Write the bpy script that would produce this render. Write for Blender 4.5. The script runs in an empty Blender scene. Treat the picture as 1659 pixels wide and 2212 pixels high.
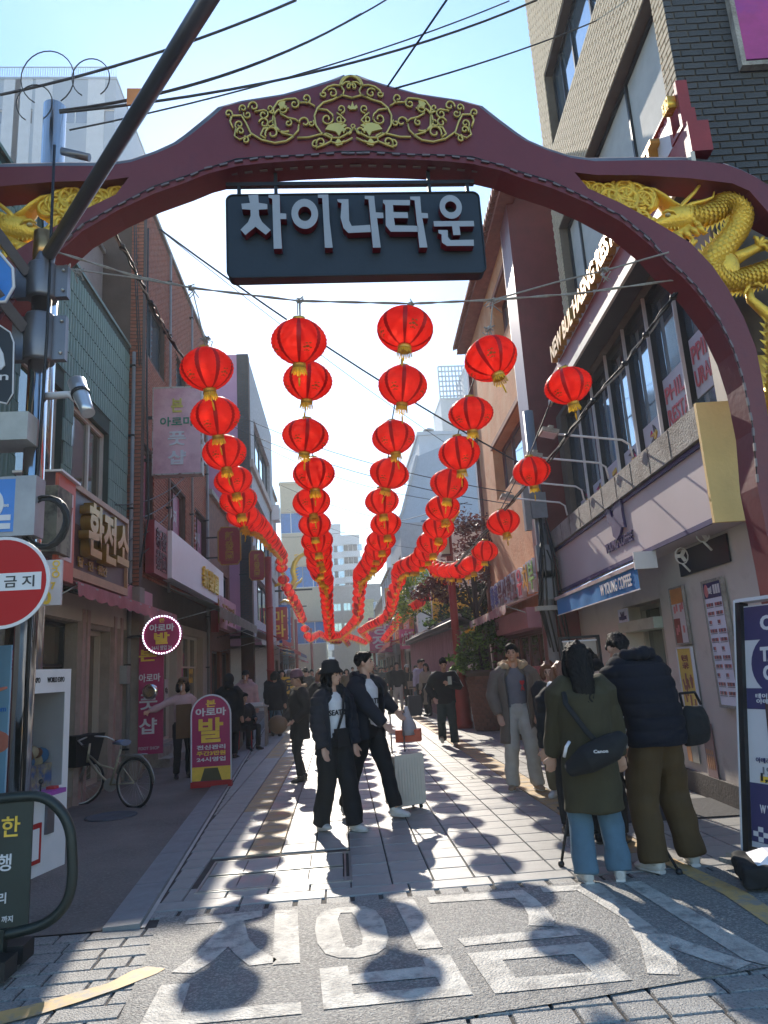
import bpy, bmesh, math, random
import numpy as np
from mathutils import Vector, Matrix, noise, Quaternion
random.seed(7)
R = math.radians
sc = bpy.context.scene
COL = sc.collection
# ---------------------------------------------------------------- camera
W, H, F, CH = 1659.0, 2212.0, 1533.5, 1.6
CX, CY = W / 2, H / 2
_Y = Vector((735 - CX, 1449 - CY, F)).normalized()
_Z = Vector((-0.045, -1, 0)); _Z = (_Z - _Y * _Z.dot(_Y)).normalized()
_X = (-_Z).cross(_Y).normalized()
def ray(u, v):
    d = Vector((u - CX, v - CY, F)) / F
    return Vector((d.dot(_X), d.dot(_Y), d.dot(_Z)))
def onZ(u, v, z=0.0):
    r = ray(u, v); t = (z - CH) / r.z; return Vector((r.x * t, r.y * t, z))
def onY(u, v, y):
    r = ray(u, v); t = y / r.y; return Vector((r.x * t, y, CH + r.z * t))
cam = bpy.data.cameras.new('camera'); co = bpy.data.objects.new('camera', cam); COL.objects.link(co)
sc.camera = co
cam.sensor_fit = 'HORIZONTAL'; cam.sensor_width = 36; cam.lens = 36 * F / W
cam.clip_start = 0.05; cam.clip_end = 3000
rm = Matrix((Vector((_X.x, _Y.x, _Z.x)), Vector((-_X.y, -_Y.y, -_Z.y)), Vector((-_X.z, -_Y.z, -_Z.z)))).transposed()
co.matrix_world = Matrix.Translation((0, 0, CH)) @ rm.to_4x4()
# ---------------------------------------------------------------- light
SUN_AZ, SUN_EL = R(-5.6), R(34.0)          # azimuth from +Y towards +X
wd = bpy.data.worlds.new('World'); sc.world = wd; wd.use_nodes = True
nt = wd.node_tree; bg = nt.nodes['Background']
sky = nt.nodes.new('ShaderNodeTexSky'); sky.sky_type = 'NISHITA'; sky.sun_disc = False
sky.sun_elevation = SUN_EL; sky.sun_rotation = SUN_AZ
sky.air_density = 1.2; sky.dust_density = .14; sky.ozone_density = 2.2
sat = nt.nodes.new('ShaderNodeHueSaturation'); sat.inputs['Saturation'].default_value = 1.18; nt.links.new(sky.outputs[0], sat.inputs['Color']); nt.links.new(sat.outputs[0], bg.inputs[0]); bg.inputs[1].default_value = 0.14
sl = bpy.data.lights.new('sun', 'SUN'); sl.energy = 3.6; sl.angle = R(0.55); sl.color = (1, .91, .78)
so = bpy.data.objects.new('sun', sl); COL.objects.link(so)
sdir = Vector((math.sin(SUN_AZ) * math.cos(SUN_EL), math.cos(SUN_AZ) * math.cos(SUN_EL), math.sin(SUN_EL)))
so.rotation_euler = sdir.to_track_quat('Z', 'Y').to_euler()
sc.view_settings.view_transform = 'Standard'; sc.view_settings.look = 'None'
sc.view_settings.gamma = 1; sc.view_settings.use_curve_mapping = False
sc.view_settings.exposure = 1.14
cy = sc.cycles
cy.use_denoising = True
try: cy.denoiser = 'OPENIMAGEDENOISE'
except Exception: pass
cy.max_bounces = 8; cy.diffuse_bounces = 4; cy.glossy_bounces = 3; cy.transmission_bounces = 5
cy.transparent_max_bounces = 12; cy.caustics_reflective = False; cy.caustics_refractive = False
cy.sample_clamp_indirect = 6
# ---------------------------------------------------------------- materials
_mats = {}
def M(name, col, rough=.75, metal=0., var=.18, vs=3., bump=0., bs=30., spec=.5, trans=0., emit=0., stretch=None, col2=None, c2s=1., c2t=(.45, .6), coat=0.):
    """procedural material: base colour varied by noise, optional second colour as worn patches, bump relief"""
    if name in _mats: return _mats[name]
    m = bpy.data.materials.new(name); m.use_nodes = True; n = m.node_tree.nodes; l = m.node_tree.links
    b = n['Principled BSDF']; out = n['Material Output']
    tc = n.new('ShaderNodeTexCoord'); src = tc.outputs['Object']
    if stretch:
        mp = n.new('ShaderNodeMapping'); mp.inputs['Scale'].default_value = stretch; l.new(src, mp.inputs[0]); src = mp.outputs[0]
    nz = n.new('ShaderNodeTexNoise'); nz.inputs['Scale'].default_value = vs; nz.inputs['Detail'].default_value = 6; nz.inputs['Roughness'].default_value = .65
    l.new(src, nz.inputs['Vector'])
    hs = n.new('ShaderNodeHueSaturation'); hs.inputs['Color'].default_value = (*col, 1)
    oi = n.new('ShaderNodeObjectInfo')
    mr = n.new('ShaderNodeMapRange'); mr.inputs[1].default_value = .3; mr.inputs[2].default_value = .7
    mr.inputs[3].default_value = 1 - var; mr.inputs[4].default_value = 1 + var
    l.new(nz.outputs[0], mr.inputs[0])
    ml = n.new('ShaderNodeMath'); ml.operation = 'MULTIPLY_ADD'; l.new(oi.outputs['Random'], ml.inputs[0]); ml.inputs[1].default_value = var * .7; l.new(mr.outputs[0], ml.inputs[2])
    sb = n.new('ShaderNodeMath'); sb.operation = 'SUBTRACT'; l.new(ml.outputs[0], sb.inputs[0]); sb.inputs[1].default_value = var * .35
    l.new(sb.outputs[0], hs.inputs['Value'])
    cout = hs.outputs[0]
    if col2:
        n2 = n.new('ShaderNodeTexNoise'); n2.inputs['Scale'].default_value = c2s; n2.inputs['Detail'].default_value = 8; n2.inputs['Roughness'].default_value = .7
        l.new(src, n2.inputs['Vector'])
        m2 = n.new('ShaderNodeMapRange'); m2.inputs[1].default_value = c2t[0]; m2.inputs[2].default_value = c2t[1]; l.new(n2.outputs[0], m2.inputs[0])
        mx = n.new('ShaderNodeMix'); mx.data_type = 'RGBA'; l.new(m2.outputs[0], mx.inputs[0]); l.new(cout, mx.inputs[6]); mx.inputs[7].default_value = (*col2, 1)
        cout = mx.outputs[2]
    l.new(cout, b.inputs['Base Color'])
    b.inputs['Roughness'].default_value = rough; b.inputs['Metallic'].default_value = metal
    b.inputs['Specular IOR Level'].default_value = spec; b.inputs['Coat Weight'].default_value = coat
    if bump:
        nb = n.new('ShaderNodeTexNoise'); nb.inputs['Scale'].default_value = bs; nb.inputs['Detail'].default_value = 5; l.new(src, nb.inputs['Vector'])
        bp = n.new('ShaderNodeBump'); bp.inputs['Strength'].default_value = bump; bp.inputs['Distance'].default_value = .02; l.new(nb.outputs[0], bp.inputs['Height']); l.new(bp.outputs[0], b.inputs['Normal'])
    if emit: l.new(cout, b.inputs['Emission Color']); b.inputs['Emission Strength'].default_value = emit
    if trans:
        tr = n.new('ShaderNodeBsdfTranslucent'); l.new(cout, tr.inputs[0])
        ms = n.new('ShaderNodeMixShader'); ms.inputs[0].default_value = trans
        l.new(b.outputs[0], ms.inputs[1]); l.new(tr.outputs[0], ms.inputs[2]); l.new(ms.outputs[0], out.inputs[0])
    _mats[name] = m; return m
def glass(name, tint=(.05, .07, .09), rough=.04, metal=0.):
    """dark shop glass: mirrors the sky and the street, shows a dim interior"""
    if name in _mats: return _mats[name]
    m = bpy.data.materials.new(name); m.use_nodes = True; n = m.node_tree.nodes; l = m.node_tree.links
    b = n['Principled BSDF']; b.inputs['Base Color'].default_value = (*tint, 1); b.inputs['Roughness'].default_value = rough
    b.inputs['Specular IOR Level'].default_value = 1.0; b.inputs['IOR'].default_value = 1.7; b.inputs['Metallic'].default_value = metal
    nz = n.new('ShaderNodeTexNoise'); nz.inputs['Scale'].default_value = 1.18; tc = n.new('ShaderNodeTexCoord'); l.new(tc.outputs['Object'], nz.inputs['Vector'])
    bp = n.new('ShaderNodeBump'); bp.inputs['Strength'].default_value = .06; bp.inputs['Distance'].default_value = .05; l.new(nz.outputs[0], bp.inputs['Height']); l.new(bp.outputs[0], b.inputs['Normal'])
    _mats[name] = m; return m
# ---------------------------------------------------------------- mesh builder
class MB:
    def __init__(s): s.v = []; s.f = []; s.m = []; s.sm = []
    def add(s, vs, fs, mi=0, smooth=False):
        k = len(s.v); s.v.extend([tuple(p) for p in vs])
        for f in fs: s.f.append([i + k for i in f]); s.m.append(mi); s.sm.append(smooth)
        return s
    def box(s, x0, x1, y0, y1, z0, z1, mi=0, M4=None):
        vs = [(x, y, z) for z in (z0, z1) for y in (y0, y1) for x in (x0, x1)]
        if M4 is not None: vs = [M4 @ Vector(p) for p in vs]
        return s.add(vs, [(0, 2, 3, 1), (4, 5, 7, 6), (0, 1, 5, 4), (2, 6, 7, 3), (0, 4, 6, 2), (1, 3, 7, 5)], mi)
    def prism(s, poly, y0, y1, mi=0, smi=None):
        """polygon in x,z extruded along y"""
        n = len(poly); vs = [(x, y0, z) for x, z in poly] + [(x, y1, z) for x, z in poly]
        ar = sum(poly[i][0] * poly[(i + 1) % n][1] - poly[(i + 1) % n][0] * poly[i][1] for i in range(n))
        o = list(range(n))
        if ar < 0: o = o[::-1]
        s.add(vs, [o, [i + n for i in o[::-1]]], mi)
        k = len(s.v) - 2 * n
        for a in range(n):
            i, j = o[a], o[(a + 1) % n]; s.f.append([k + j, k + i, k + i + n, k + j + n]); s.m.append(mi if smi is None else smi); s.sm.append(False)
        return s
    def tube(s, pts, r, seg=8, mi=0, cap=True, up=(0, 0, 1), smooth=True, closed=False):
        """tube through points; r is a number, or one per point, or (a, b) pairs (a across, b along the up hint)"""
        pts = [Vector(p) for p in pts]; n = len(pts); base = len(s.v)
        if not isinstance(r, (list, tuple)) or (len(r) == 2 and n != 2): r = [r] * n
        U = Vector(up); prev = None
        for i, p in enumerate(pts):
            t = (pts[(i + 1) % n] - pts[i - 1]) if closed else (pts[min(i + 1, n - 1)] - pts[max(i - 1, 0)])
            t = t.normalized() if t.length > 1e-9 else Vector((0, 0, 1))
            if prev is None:
                a = t.cross(U)
                if a.length < 1e-3: a = t.cross(Vector((1, 0, 0)) if abs(t.x) < .9 else Vector((0, 1, 0)))
            else: a = prev - t * prev.dot(t)
            a.normalize(); prev = a; b = a.cross(t)
            ri = r[i]; ra, rb = (ri if isinstance(ri, (list, tuple)) else (ri, ri))
            for k in range(seg):
                w = 2 * math.pi * k / seg
                s.v.append(tuple(p + a * (ra * math.cos(w)) + b * (rb * math.sin(w))))
        for i in range(n if closed else n - 1):
            for k in range(seg):
                q = (k + 1) % seg; j = (i + 1) % n
                s.f.append([base + i * seg + k, base + i * seg + q, base + j * seg + q, base + j * seg + k]); s.m.append(mi); s.sm.append(smooth)
        if cap and not closed:
            s.f.append([base + k for k in range(seg)][::-1]); s.m.append(mi); s.sm.append(False)
            s.f.append([base + (n - 1) * seg + k for k in range(seg)]); s.m.append(mi); s.sm.append(False)
        return s
    def lathe(s, prof, seg=16, c=(0, 0, 0), mi=0, smooth=True, M4=None):
        base = len(s.v); c = Vector(c)
        for r, z in prof:
            for k in range(seg):
                w = 2 * math.pi * k / seg; p = Vector((r * math.cos(w), r * math.sin(w), z))
                if M4 is not None: p = M4 @ p
                s.v.append(tuple(c + p))
        for i in range(len(prof) - 1):
            for k in range(seg):
                q = (k + 1) % seg; s.f.append([base + i * seg + k, base + i * seg + q, base + (i + 1) * seg + q, base + (i + 1) * seg + k]); s.m.append(mi); s.sm.append(smooth)
        s.f.append([base + k for k in range(seg)][::-1]); s.m.append(mi); s.sm.append(False)
        s.f.append([base + (len(prof) - 1) * seg + k for k in range(seg)]); s.m.append(mi); s.sm.append(False)
        return s
    def ball(s, c, r, seg=12, rings=8, mi=0, M4=None):
        r = r if isinstance(r, (list, tuple)) else (r, r, r); c = Vector(c); vs = []
        for i in range(rings + 1):
            a = math.pi * i / rings
            for k in range(seg):
                w = 2 * math.pi * k / seg
                p = Vector((r[0] * math.sin(a) * math.cos(w), r[1] * math.sin(a) * math.sin(w), -r[2] * math.cos(a)))
                if M4 is not None: p = M4 @ p
                vs.append(c + p)
        fs = [(i * seg + k, i * seg + (k + 1) % seg, (i + 1) * seg + (k + 1) % seg, (i + 1) * seg + k) for i in range(rings) for k in range(seg)]
        return s.add(vs, fs, mi, True)
    def mesh(s, name, mats):
        me = bpy.data.meshes.new(name); me.from_pydata([tuple(p) for p in s.v], [], s.f)
        for m in (mats if isinstance(mats, (list, tuple)) else [mats]): me.materials.append(m)
        me.polygons.foreach_set('material_index', s.m); me.polygons.foreach_set('use_smooth', s.sm); me.update(); return me
    def build(s, name, mats, parent=None, loc=(0, 0, 0), rot=None, label=None, kind=None):
        return link(name, s.mesh(name, mats), parent, loc, rot, label, kind)
def link(name, me, parent=None, loc=(0, 0, 0), rot=None, label=None, kind=None):
    o = bpy.data.objects.new(name, me); COL.objects.link(o); o.parent = parent; o.location = loc
    if rot is not None: o.rotation_euler = rot
    if label: o['label'] = label
    if kind: o['kind'] = kind
    return o
def tag(o, label, cat, group=None):
    o['label'] = label; o['category'] = cat
    if group: o['group'] = group
    return o
def thing(name, label, cat, loc=(0, 0, 0), rz=0., group=None):
    o = link(name, None, None, loc, (0, 0, rz)); return tag(o, label, cat, group)
def struct(o): o['kind'] = 'structure'; return o
def children(o): return [c for c in bpy.data.objects if c.parent == o]
# ---------------------------------------------------------------- facades: local x along the wall, y out of it, z up
class Fac:
    def __init__(s, p0, sdir):
        s.p = Vector((p0[0], p0[1], 0)); s.s = Vector((sdir[0], sdir[1], 0)).normalized(); s.n = Vector((-s.s.y, s.s.x, 0))
        s.rz = math.atan2(s.s.y, s.s.x)
    def at(s, u, v, n=0.):
        r = ray(u, v); o = Vector((0, 0, CH)); t = ((s.p + s.n * n) - o).dot(s.n) / r.dot(s.n); q = o + r * t
        return ((q - s.p).dot(s.s), q.z)
    def rect(s, u0, v0, u1, v1, n=0.):
        a, b = s.at(u0, v0, n), s.at(u1, v1, n)
        return (min(a[0], b[0]), max(a[0], b[0]), min(a[1], b[1]), max(a[1], b[1]))
    def w(s, x, z, n=0.): return s.p + s.s * x + s.n * n + Vector((0, 0, z))
    def thing(s, name, label, cat, group=None): return thing(name, label, cat, s.p, s.rz, group)
def wall_holes(mb, s0, s1, z0, z1, holes, y1=0., th=.25, mi=0, back=True):
    """wall sheet facing +y with rectangular openings and their reveals"""
    xs = sorted({s0, s1, *[h[0] for h in holes], *[h[1] for h in holes]}); zs = sorted({z0, z1, *[h[2] for h in holes], *[h[3] for h in holes]})
    xs = [x for x in xs if s0 <= x <= s1]; zs = [z for z in zs if z0 <= z <= z1]
    for i in range(len(xs) - 1):
        for j in range(len(zs) - 1):
            cx, cz = (xs[i] + xs[i + 1]) / 2, (zs[j] + zs[j + 1]) / 2
            if any(h[0] < cx < h[1] and h[2] < cz < h[3] for h in holes): continue
            mb.add([(xs[i], y1, zs[j]), (xs[i + 1], y1, zs[j]), (xs[i + 1], y1, zs[j + 1]), (xs[i], y1, zs[j + 1])], [(3, 2, 1, 0)], mi)
    for a, b, c, d in holes:
        mb.add([(a, y1, c), (b, y1, c), (b, y1, d), (a, y1, d), (a, y1 - th, c), (b, y1 - th, c), (b, y1 - th, d), (a, y1 - th, d)], [(0, 1, 5, 4), (1, 2, 6, 5), (2, 3, 7, 6), (3, 0, 4, 7)], mi)
    if back:
        mb.add([(s0, y1, z0), (s0, y1, z1), (s0, y1 - 6, z1), (s0, y1 - 6, z0), (s1, y1, z0), (s1, y1, z1), (s1, y1 - 6, z1), (s1, y1 - 6, z0)], [(0, 1, 2, 3), (7, 6, 5, 4), (1, 5, 6, 2), (3, 2, 6, 7)], mi)
def window(parent, a, b, c, d, y, mframe, mglass, cols=(), rows=(), fw=.05, depth=.06, name='window'):
    """framed window: frame object with one pane object per light"""
    f = MB(); f.box(a, b, y, y + depth, c, c + fw).box(a, b, y, y + depth, d - fw, d).box(a, a + fw, y, y + depth, c + fw, d - fw).box(b - fw, b, y, y + depth, c + fw, d - fw)
    xs = [a + fw] + [a + (b - a) * q for q in cols] + [b - fw]; zs = [c + fw] + [c + (d - c) * q for q in rows] + [d - fw]
    for x in xs[1:-1]: f.box(x - fw * .45, x + fw * .45, y + .003, y + depth - .003, c + fw, d - fw)
    for z in zs[1:-1]: f.box(a + fw, b - fw, y + .006, y + depth - .008, z - fw * .4, z + fw * .4)
    w = f.build(name, mframe, parent)
    for i in range(len(xs) - 1):
        for j in range(len(zs) - 1):
            MB().box(xs[i], xs[i + 1], y + .012, y + .02, zs[j], zs[j + 1]).build('pane', mglass, w)
    return w
def pieces(parent, rects, y, proud, mat, name, fac, maxn=300, gap=.006, seams=0):
    """bricks, tiles or panels: the nearest ones single objects sharing a mesh, the rest joined"""
    def dist(q): return (fac.w((q[0] + q[1]) / 2, (q[2] + q[3]) / 2) - Vector((0, 0, CH))).length
    rects = sorted(rects, key=dist); cache = {}
    rest = MB()
    def shape(mb, ox, oz, w, h):
        g = gap / 2; x0, x1, z0, z1 = ox - w / 2 + g, ox + w / 2 - g, oz - h / 2 + g, oz + h / 2 - g
        if seams:
            n = seams; 
            for k in range(n):
                xa = x0 + (x1 - x0) * k / n; xb = x0 + (x1 - x0) * (k + 1) / n; q = (xb - xa)
                mb.add([(xa, y, z0), (xa + q * .3, y + proud, z0), (xa + q * .7, y + proud, z0), (xb, y, z0), (xa, y, z1), (xa + q * .3, y + proud, z1), (xa + q * .7, y + proud, z1), (xb, y, z1)],
                       [(0, 4, 5, 1), (1, 5, 6, 2), (2, 6, 7, 3)])
            mb.add([(x0, y - .002, z0), (x1, y - .002, z0), (x1, y + proud, z0 ), (x0, y + proud, z0)], [(0, 3, 2, 1)])
        else:
            c = min(.004, proud * .6)
            mb.add([(x0, y - .01, z0), (x1, y - .01, z0), (x1, y - .01, z1), (x0, y - .01, z1), (x0 + c, y + proud, z0 + c), (x1 - c, y + proud, z0 + c), (x1 - c, y + proud, z1 - c), (x0 + c, y + proud, z1 - c)],
                   [(7, 6, 5, 4), (0, 4, 5, 1), (1, 5, 6, 2), (2, 6, 7, 3), (3, 7, 4, 0)])
    for i, (a, b, c, d) in enumerate(rects):
        w, h = round(b - a, 3), round(d - c, 3)
        if i < maxn:
            if (w, h) not in cache:
                mb = MB(); shape(mb, 0, 0, w, h); cache[(w, h)] = mb.mesh(name, mat)
            link(name, cache[(w, h)], parent, ((a + b) / 2, random.uniform(-.002, .002), (c + d) / 2))
        else: shape(rest, (a + b) / 2, (c + d) / 2, w, h)
    if rest.v: rest.build(name, mat, parent, kind='stuff')
def courses(s0, s1, z0, z1, bw, bh, holes=(), bond=.5):
    out = []; z = z0; r = 0
    while z + bh <= z1 + 1e-6:
        x = s0 - (bw * bond if r % 2 else 0)
        while x < s1 - .01:
            a, b = max(x, s0), min(x + bw, s1); x += bw
            if b - a < bw * .25: continue
            segs = [(a, b)]
            for h in holes:
                if h[2] < z + bh - .01 and h[3] > z + .01:
                    ns = []
                    for p, q in segs:
                        if q <= h[0] or p >= h[1]: ns.append((p, q))
                        else:
                            if p < h[0]: ns.append((p, h[0]))
                            if q > h[1]: ns.append((h[1], q))
                    segs = ns
            out += [(p, q, z, z + bh) for p, q in segs if q - p > bw * .2]
        z += bh; r += 1
    return out
# ---------------------------------------------------------------- lettering
def glyphs(body, size=1., bold=0., ext=.01, align='CENTER', spacing=1., shear=0., res=3):
    cu = bpy.data.curves.new('t', 'FONT'); cu.body = body; cu.size = size; cu.extrude = ext; cu.offset = bold * size; cu.shear = shear
    cu.align_x = align; cu.align_y = 'CENTER'; cu.space_character = spacing; cu.resolution_u = res; cu.fill_mode = 'BOTH'
    o = bpy.data.objects.new('t', cu); COL.objects.link(o); bpy.context.view_layer.update()
    me = bpy.data.meshes.new_from_object(o.evaluated_get(bpy.context.evaluated_depsgraph_get()))
    bpy.data.objects.remove(o); bpy.data.curves.remove(cu); return me
def text(body, parent, s, z, y, w=None, h=None, mat=None, bold=.02, ext=.01, name='lettering', size=1., spacing=1., shear=0., back=None, bext=None, off=.004, vertical=False, res=3):
    """lettering on a facade-local surface, reading for someone who faces it; scaled to w and/or h"""
    if vertical: body = '\n'.join(body)
    me = glyphs(body, 1., bold, ext, spacing=spacing, shear=shear, res=res)
    n = len(me.vertices); a = np.empty(n * 3); me.vertices.foreach_get('co', a); a = a.reshape(-1, 3)
    if n == 0: return None
    mn, mx = a.min(0), a.max(0); c = (mn + mx) / 2; d = np.maximum(mx - mn, 1e-6)
    kx = w / d[0] if w else (h / d[1] if h else size); ky = h / d[1] if h else kx
    b = np.empty_like(a); b[:, 0] = -(a[:, 0] - c[0]) * kx; b[:, 2] = (a[:, 1] - c[1]) * ky; b[:, 1] = a[:, 2] + ext
    me.vertices.foreach_set('co', b.reshape(-1)); me.update()
    me.materials.clear(); me.materials.append(mat)
    return link(name, me, parent, (s, y, z))
BW = dict(black=M('black_metal', (.02, .02, .022), .45, .2), white=M('white_paint', (.78, .78, .76), .5))
# ================================================================ ground
m_asph = M('asphalt', (.18, .178, .172), .5, var=.3, vs=1.2, bump=1., bs=90, col2=(.36, .35, .32), c2s=55, c2t=(.48, .58))
m_old = M('old_concrete', (.15, .13, .115), .85, var=.35, vs=.8, bump=.5, bs=60, col2=(.20, .18, .16), c2s=40, c2t=(.5, .65))
m_tile = M('granite_paving', (.30, .295, .28), .42, var=.14, vs=6, bump=.25, bs=160, col2=(.2, .2, .195), c2s=1.1, c2t=(.5, .72))
m_block = M('granite_block', (.30, .295, .28), .5, var=.22, vs=5, bump=.8, bs=90, col2=(.15, .15, .15), c2s=50, c2t=(.5, .6))
m_joint = M('dark_joint', (.055, .05, .045), .9, var=.3, vs=9)
m_kerb = M('kerb_granite', (.2, .21, .22), .6, var=.15, vs=7, bump=.3, bs=90)
m_yel = M('worn_yellow_paving', (.46, .31, .13), .6, var=.2, vs=4, col2=(.27, .24, .2), c2s=3, c2t=(.45, .65))
m_yline = M('yellow_road_paint', (.50, .32, .12), .6, var=.2, vs=6, col2=(.28, .25, .2), c2s=8, c2t=(.48, .62))
m_paint = M('white_road_paint', (.50, .48, .43), .55, var=.2, vs=4, bump=.7, bs=70, col2=(.24, .235, .22), c2s=7, c2t=(.46, .62))
g = MB(); g.add([(-500, -60, -.06), (500, -60, -.06), (500, 900, -.06), (-500, 900, -.06)], [(0, 1, 2, 3)])
struct(g.build('ground', m_old))
def kx(y): return -1.49 - .058 * (y - 6.93)              # the left kerb drifts away from the axis
def sheet(name, pts, z, m, th=.02):
    mb = MB(); n = len(pts); mb.add([(x, y, z) for x, y in pts], [list(range(n))]); return struct(mb.build(name, m))
side = sheet('left_pavement', [(-14, 5.33), (kx(5.33) - .27, 5.33), (kx(70) - .27, 70), (-14, 70)], .006, m_old)
street = struct(MB().add([(kx(5.5), 5.5, -.012), (8, 5.5, -.012), (14, 90, -.012), (kx(90), 90, -.012)], [(0, 1, 2, 3)]).build('street', m_joint))
road = struct(MB().add([(-9, -3, -.012), (9, -3, -.012), (9, 5.5, -.012), (-9, 5.5, -.012)], [(0, 1, 2, 3)]).build('road', m_joint))
# kerb stones
k = MB(); y = 5.33
kerb = struct(MB().add([(kx(5.33) - .3, 5.33, -.005), (kx(5.33), 5.33, -.005), (kx(70), 70, -.005), (kx(70) - .3, 70, -.005)], [(0, 1, 2, 3)]).build('kerb', m_joint))
while y < 60:
    L = 1.0; b = MB(); x0, x1 = kx(y), kx(y + L - .012)
    b.add([(x0 - .26, y, -.01), (x0 - .015, y, -.01), (x1 - .015, y + L - .012, -.01), (x1 - .26, y + L - .012, -.01), (x0 - .26, y, .022), (x0 - .015, y, .03), (x1 - .015, y + L - .012, .03), (x1 - .26, y + L - .012, .022)],
          [(4, 5, 6, 7), (0, 1, 5, 4), (1, 2, 6, 5), (2, 3, 7, 6), (3, 0, 4, 7)])
    b.build('kerb_stone', m_kerb, kerb); y += L
# pale edging strip beside the kerb stones
edge = MB(); edge.add([(kx(5.33) - .012, 5.33, .004), (kx(5.33) + .018, 5.33, .004), (kx(60) + .018, 60, .004), (kx(60) - .012, 60, .004)], [(0, 1, 2, 3)])
edge.build('edging_strip', M('edging_steel', (.5, .5, .48), .4, .3), kerb)
def slabs(parent, rects, mat, name, maxn, z=0., gap=.008, jit=.0015, taper=None):
    """ground pieces, the ones that show largest as single objects"""
    vis = []; cache = {}
    for q in rects:
        cx, cy = (q[0] + q[1]) / 2, (q[2] + q[3]) / 2
        d = Vector((cx, cy, -CH)); zc = d.dot(_Y)
        u = CX + F * d.dot(_X) / zc if zc > .3 else -999; v = CY + F * (d.x * _X.y + d.y * _Y.y + d.z * _Z.y) / zc if zc > .3 else -999
        u = CX + F * Vector((_X.x, _Y.x, _Z.x)).dot(d) / max(zc2 := Vector((_X.z, _Y.z, _Z.z)).dot(d), .2)
        v = CY + F * Vector((_X.y, _Y.y, _Z.y)).dot(d) / max(zc2, .2)
        inside = zc2 > .5 and -60 < u < W + 60 and v < H + 80
        vis.append((0 if inside else 1, cy, cx, q))
    vis.sort(key=lambda t: t[:3]); rest = MB(); i = 0
    for far, cy, cx, (a, b, c, d) in vis:
        w, h = round(b - a - gap, 3), round(d - c - gap, 3); t = random.uniform(-jit, jit) + z
        e = .005
        def vs(ox, oy, oz):
            return [(ox - w / 2, oy - h / 2, oz - .012), (ox + w / 2, oy - h / 2, oz - .012), (ox + w / 2, oy + h / 2, oz - .012), (ox - w / 2, oy + h / 2, oz - .012),
                    (ox - w / 2 + e, oy - h / 2 + e, oz), (ox + w / 2 - e, oy - h / 2 + e, oz), (ox + w / 2 - e, oy + h / 2 - e, oz), (ox - w / 2 + e, oy + h / 2 - e, oz)]
        fs = [(4, 5, 6, 7), (0, 1, 5, 4), (1, 2, 6, 5), (2, 3, 7, 6), (3, 0, 4, 7)]
        if i < maxn and not far:
            if (w, h) not in cache: cache[(w, h)] = MB().add(vs(0, 0, 0), fs).mesh(name, mat)
            link(name, cache[(w, h)], parent, (cx, cy, t), (random.uniform(-.002, .002), random.uniform(-.002, .002), 0)); i += 1
        else: rest.add(vs(cx, cy, t), fs)
    if rest.v: rest.build(name, mat, parent, kind='stuff')
COVER = (-1.19, .02, 6.02, 6.95)
rs = []; ry = []; y = 5.86
TW = .315
while y < 60:
    hgt = .31 if y < 14 else .62
    x = kx(y) + .02; x = -4.4 + math.ceil((x + 4.4) / TW) * TW
    a = kx(y) + .02
    yl = -.78 - .056 * (y - 6.3)
    b = x
    while a < (6.2 if y < 30 else 4.5 + .05 * y):
        if b - a > .04:
            cxm = (a + b) / 2
            if COVER[0] < cxm < COVER[1] and COVER[2] < y + hgt / 2 < COVER[3]: pass
            elif abs(cxm - yl) < TW * .5 and y > 6.9: ry.append((a, b, y, y + hgt))
            elif abs(cxm - 2.44) < TW * .5 and y > 5.9: ry.append((a, b, y, y + hgt))
            else: rs.append((a, b, y, y + hgt))
        a = b; b += TW
    y += hgt
slabs(street, rs, m_tile, 'paving_tile', 300)
slabs(street, ry, m_yel, 'yellow_paving_tile', 120)
# soldier course of small setts, then flush band
rs = []; x = -1.42
while x < 6: rs.append((x, x + .205, 5.5, 5.66)); x += .205
x = -1.42
ru = []
while x < 6: ru.append((x, x + .62, 5.66, 5.86)); x += .62
slabs(street, rs, m_block, 'granite_sett', 60, gap=.03)
slabs(street, ru, m_tile, 'paving_tile', 12)
# asphalt patch with the painted words, block paving round it
asp = MB(); asp.add([(-1.32, 5.5, .006), (-1.18, 4.3, .006), (-1.12, 3.55, .006), (-.1, 3.62, .006), (1.1, 3.75, .006), (2.1, 3.9, .006), (3.0, 4.3, .006), (6.5, 4.5, .006), (6.5, 5.5, .006)], [list(range(9))])
struct(asp.build('asphalt_road', m_asph))
rs = []; y = -.6; r = 0
while y < 5.33:
    x = -6 + (random.random() * .2)
    while x < 6.5:
        w = random.choice((.2, .26, .3, .36)); cxm, cym = x + w / 2, y + .08
        lim = 3.95 + .16 * max(0, cxm + .2) if cxm > -1.1 else (9 if cxm < -1.25 else 3.5)
        if cym < lim or cxm < -1.0: rs.append((x, x + w, y, min(y + .165, 5.33)))
        x += w
    y += .165; r += 1
rs = [q for q in rs if not ((q[0] + q[1]) / 2 > -1.0 and (q[2] + q[3]) / 2 > 4.0 + .16 * max(0, q[0]))]
slabs(road, rs, m_block, 'paving_block', 300, gap=.014, jit=.002, z=-.001)
def A(x, y): return (276.5 + x * .4334, 1824.9 + y * .4334)
def B(x, y): return (829.5 + x * .5, 1824.9 + y * .5)
def cp(x, y): return (x * .3, 1935.5 + y * .3)
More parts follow.
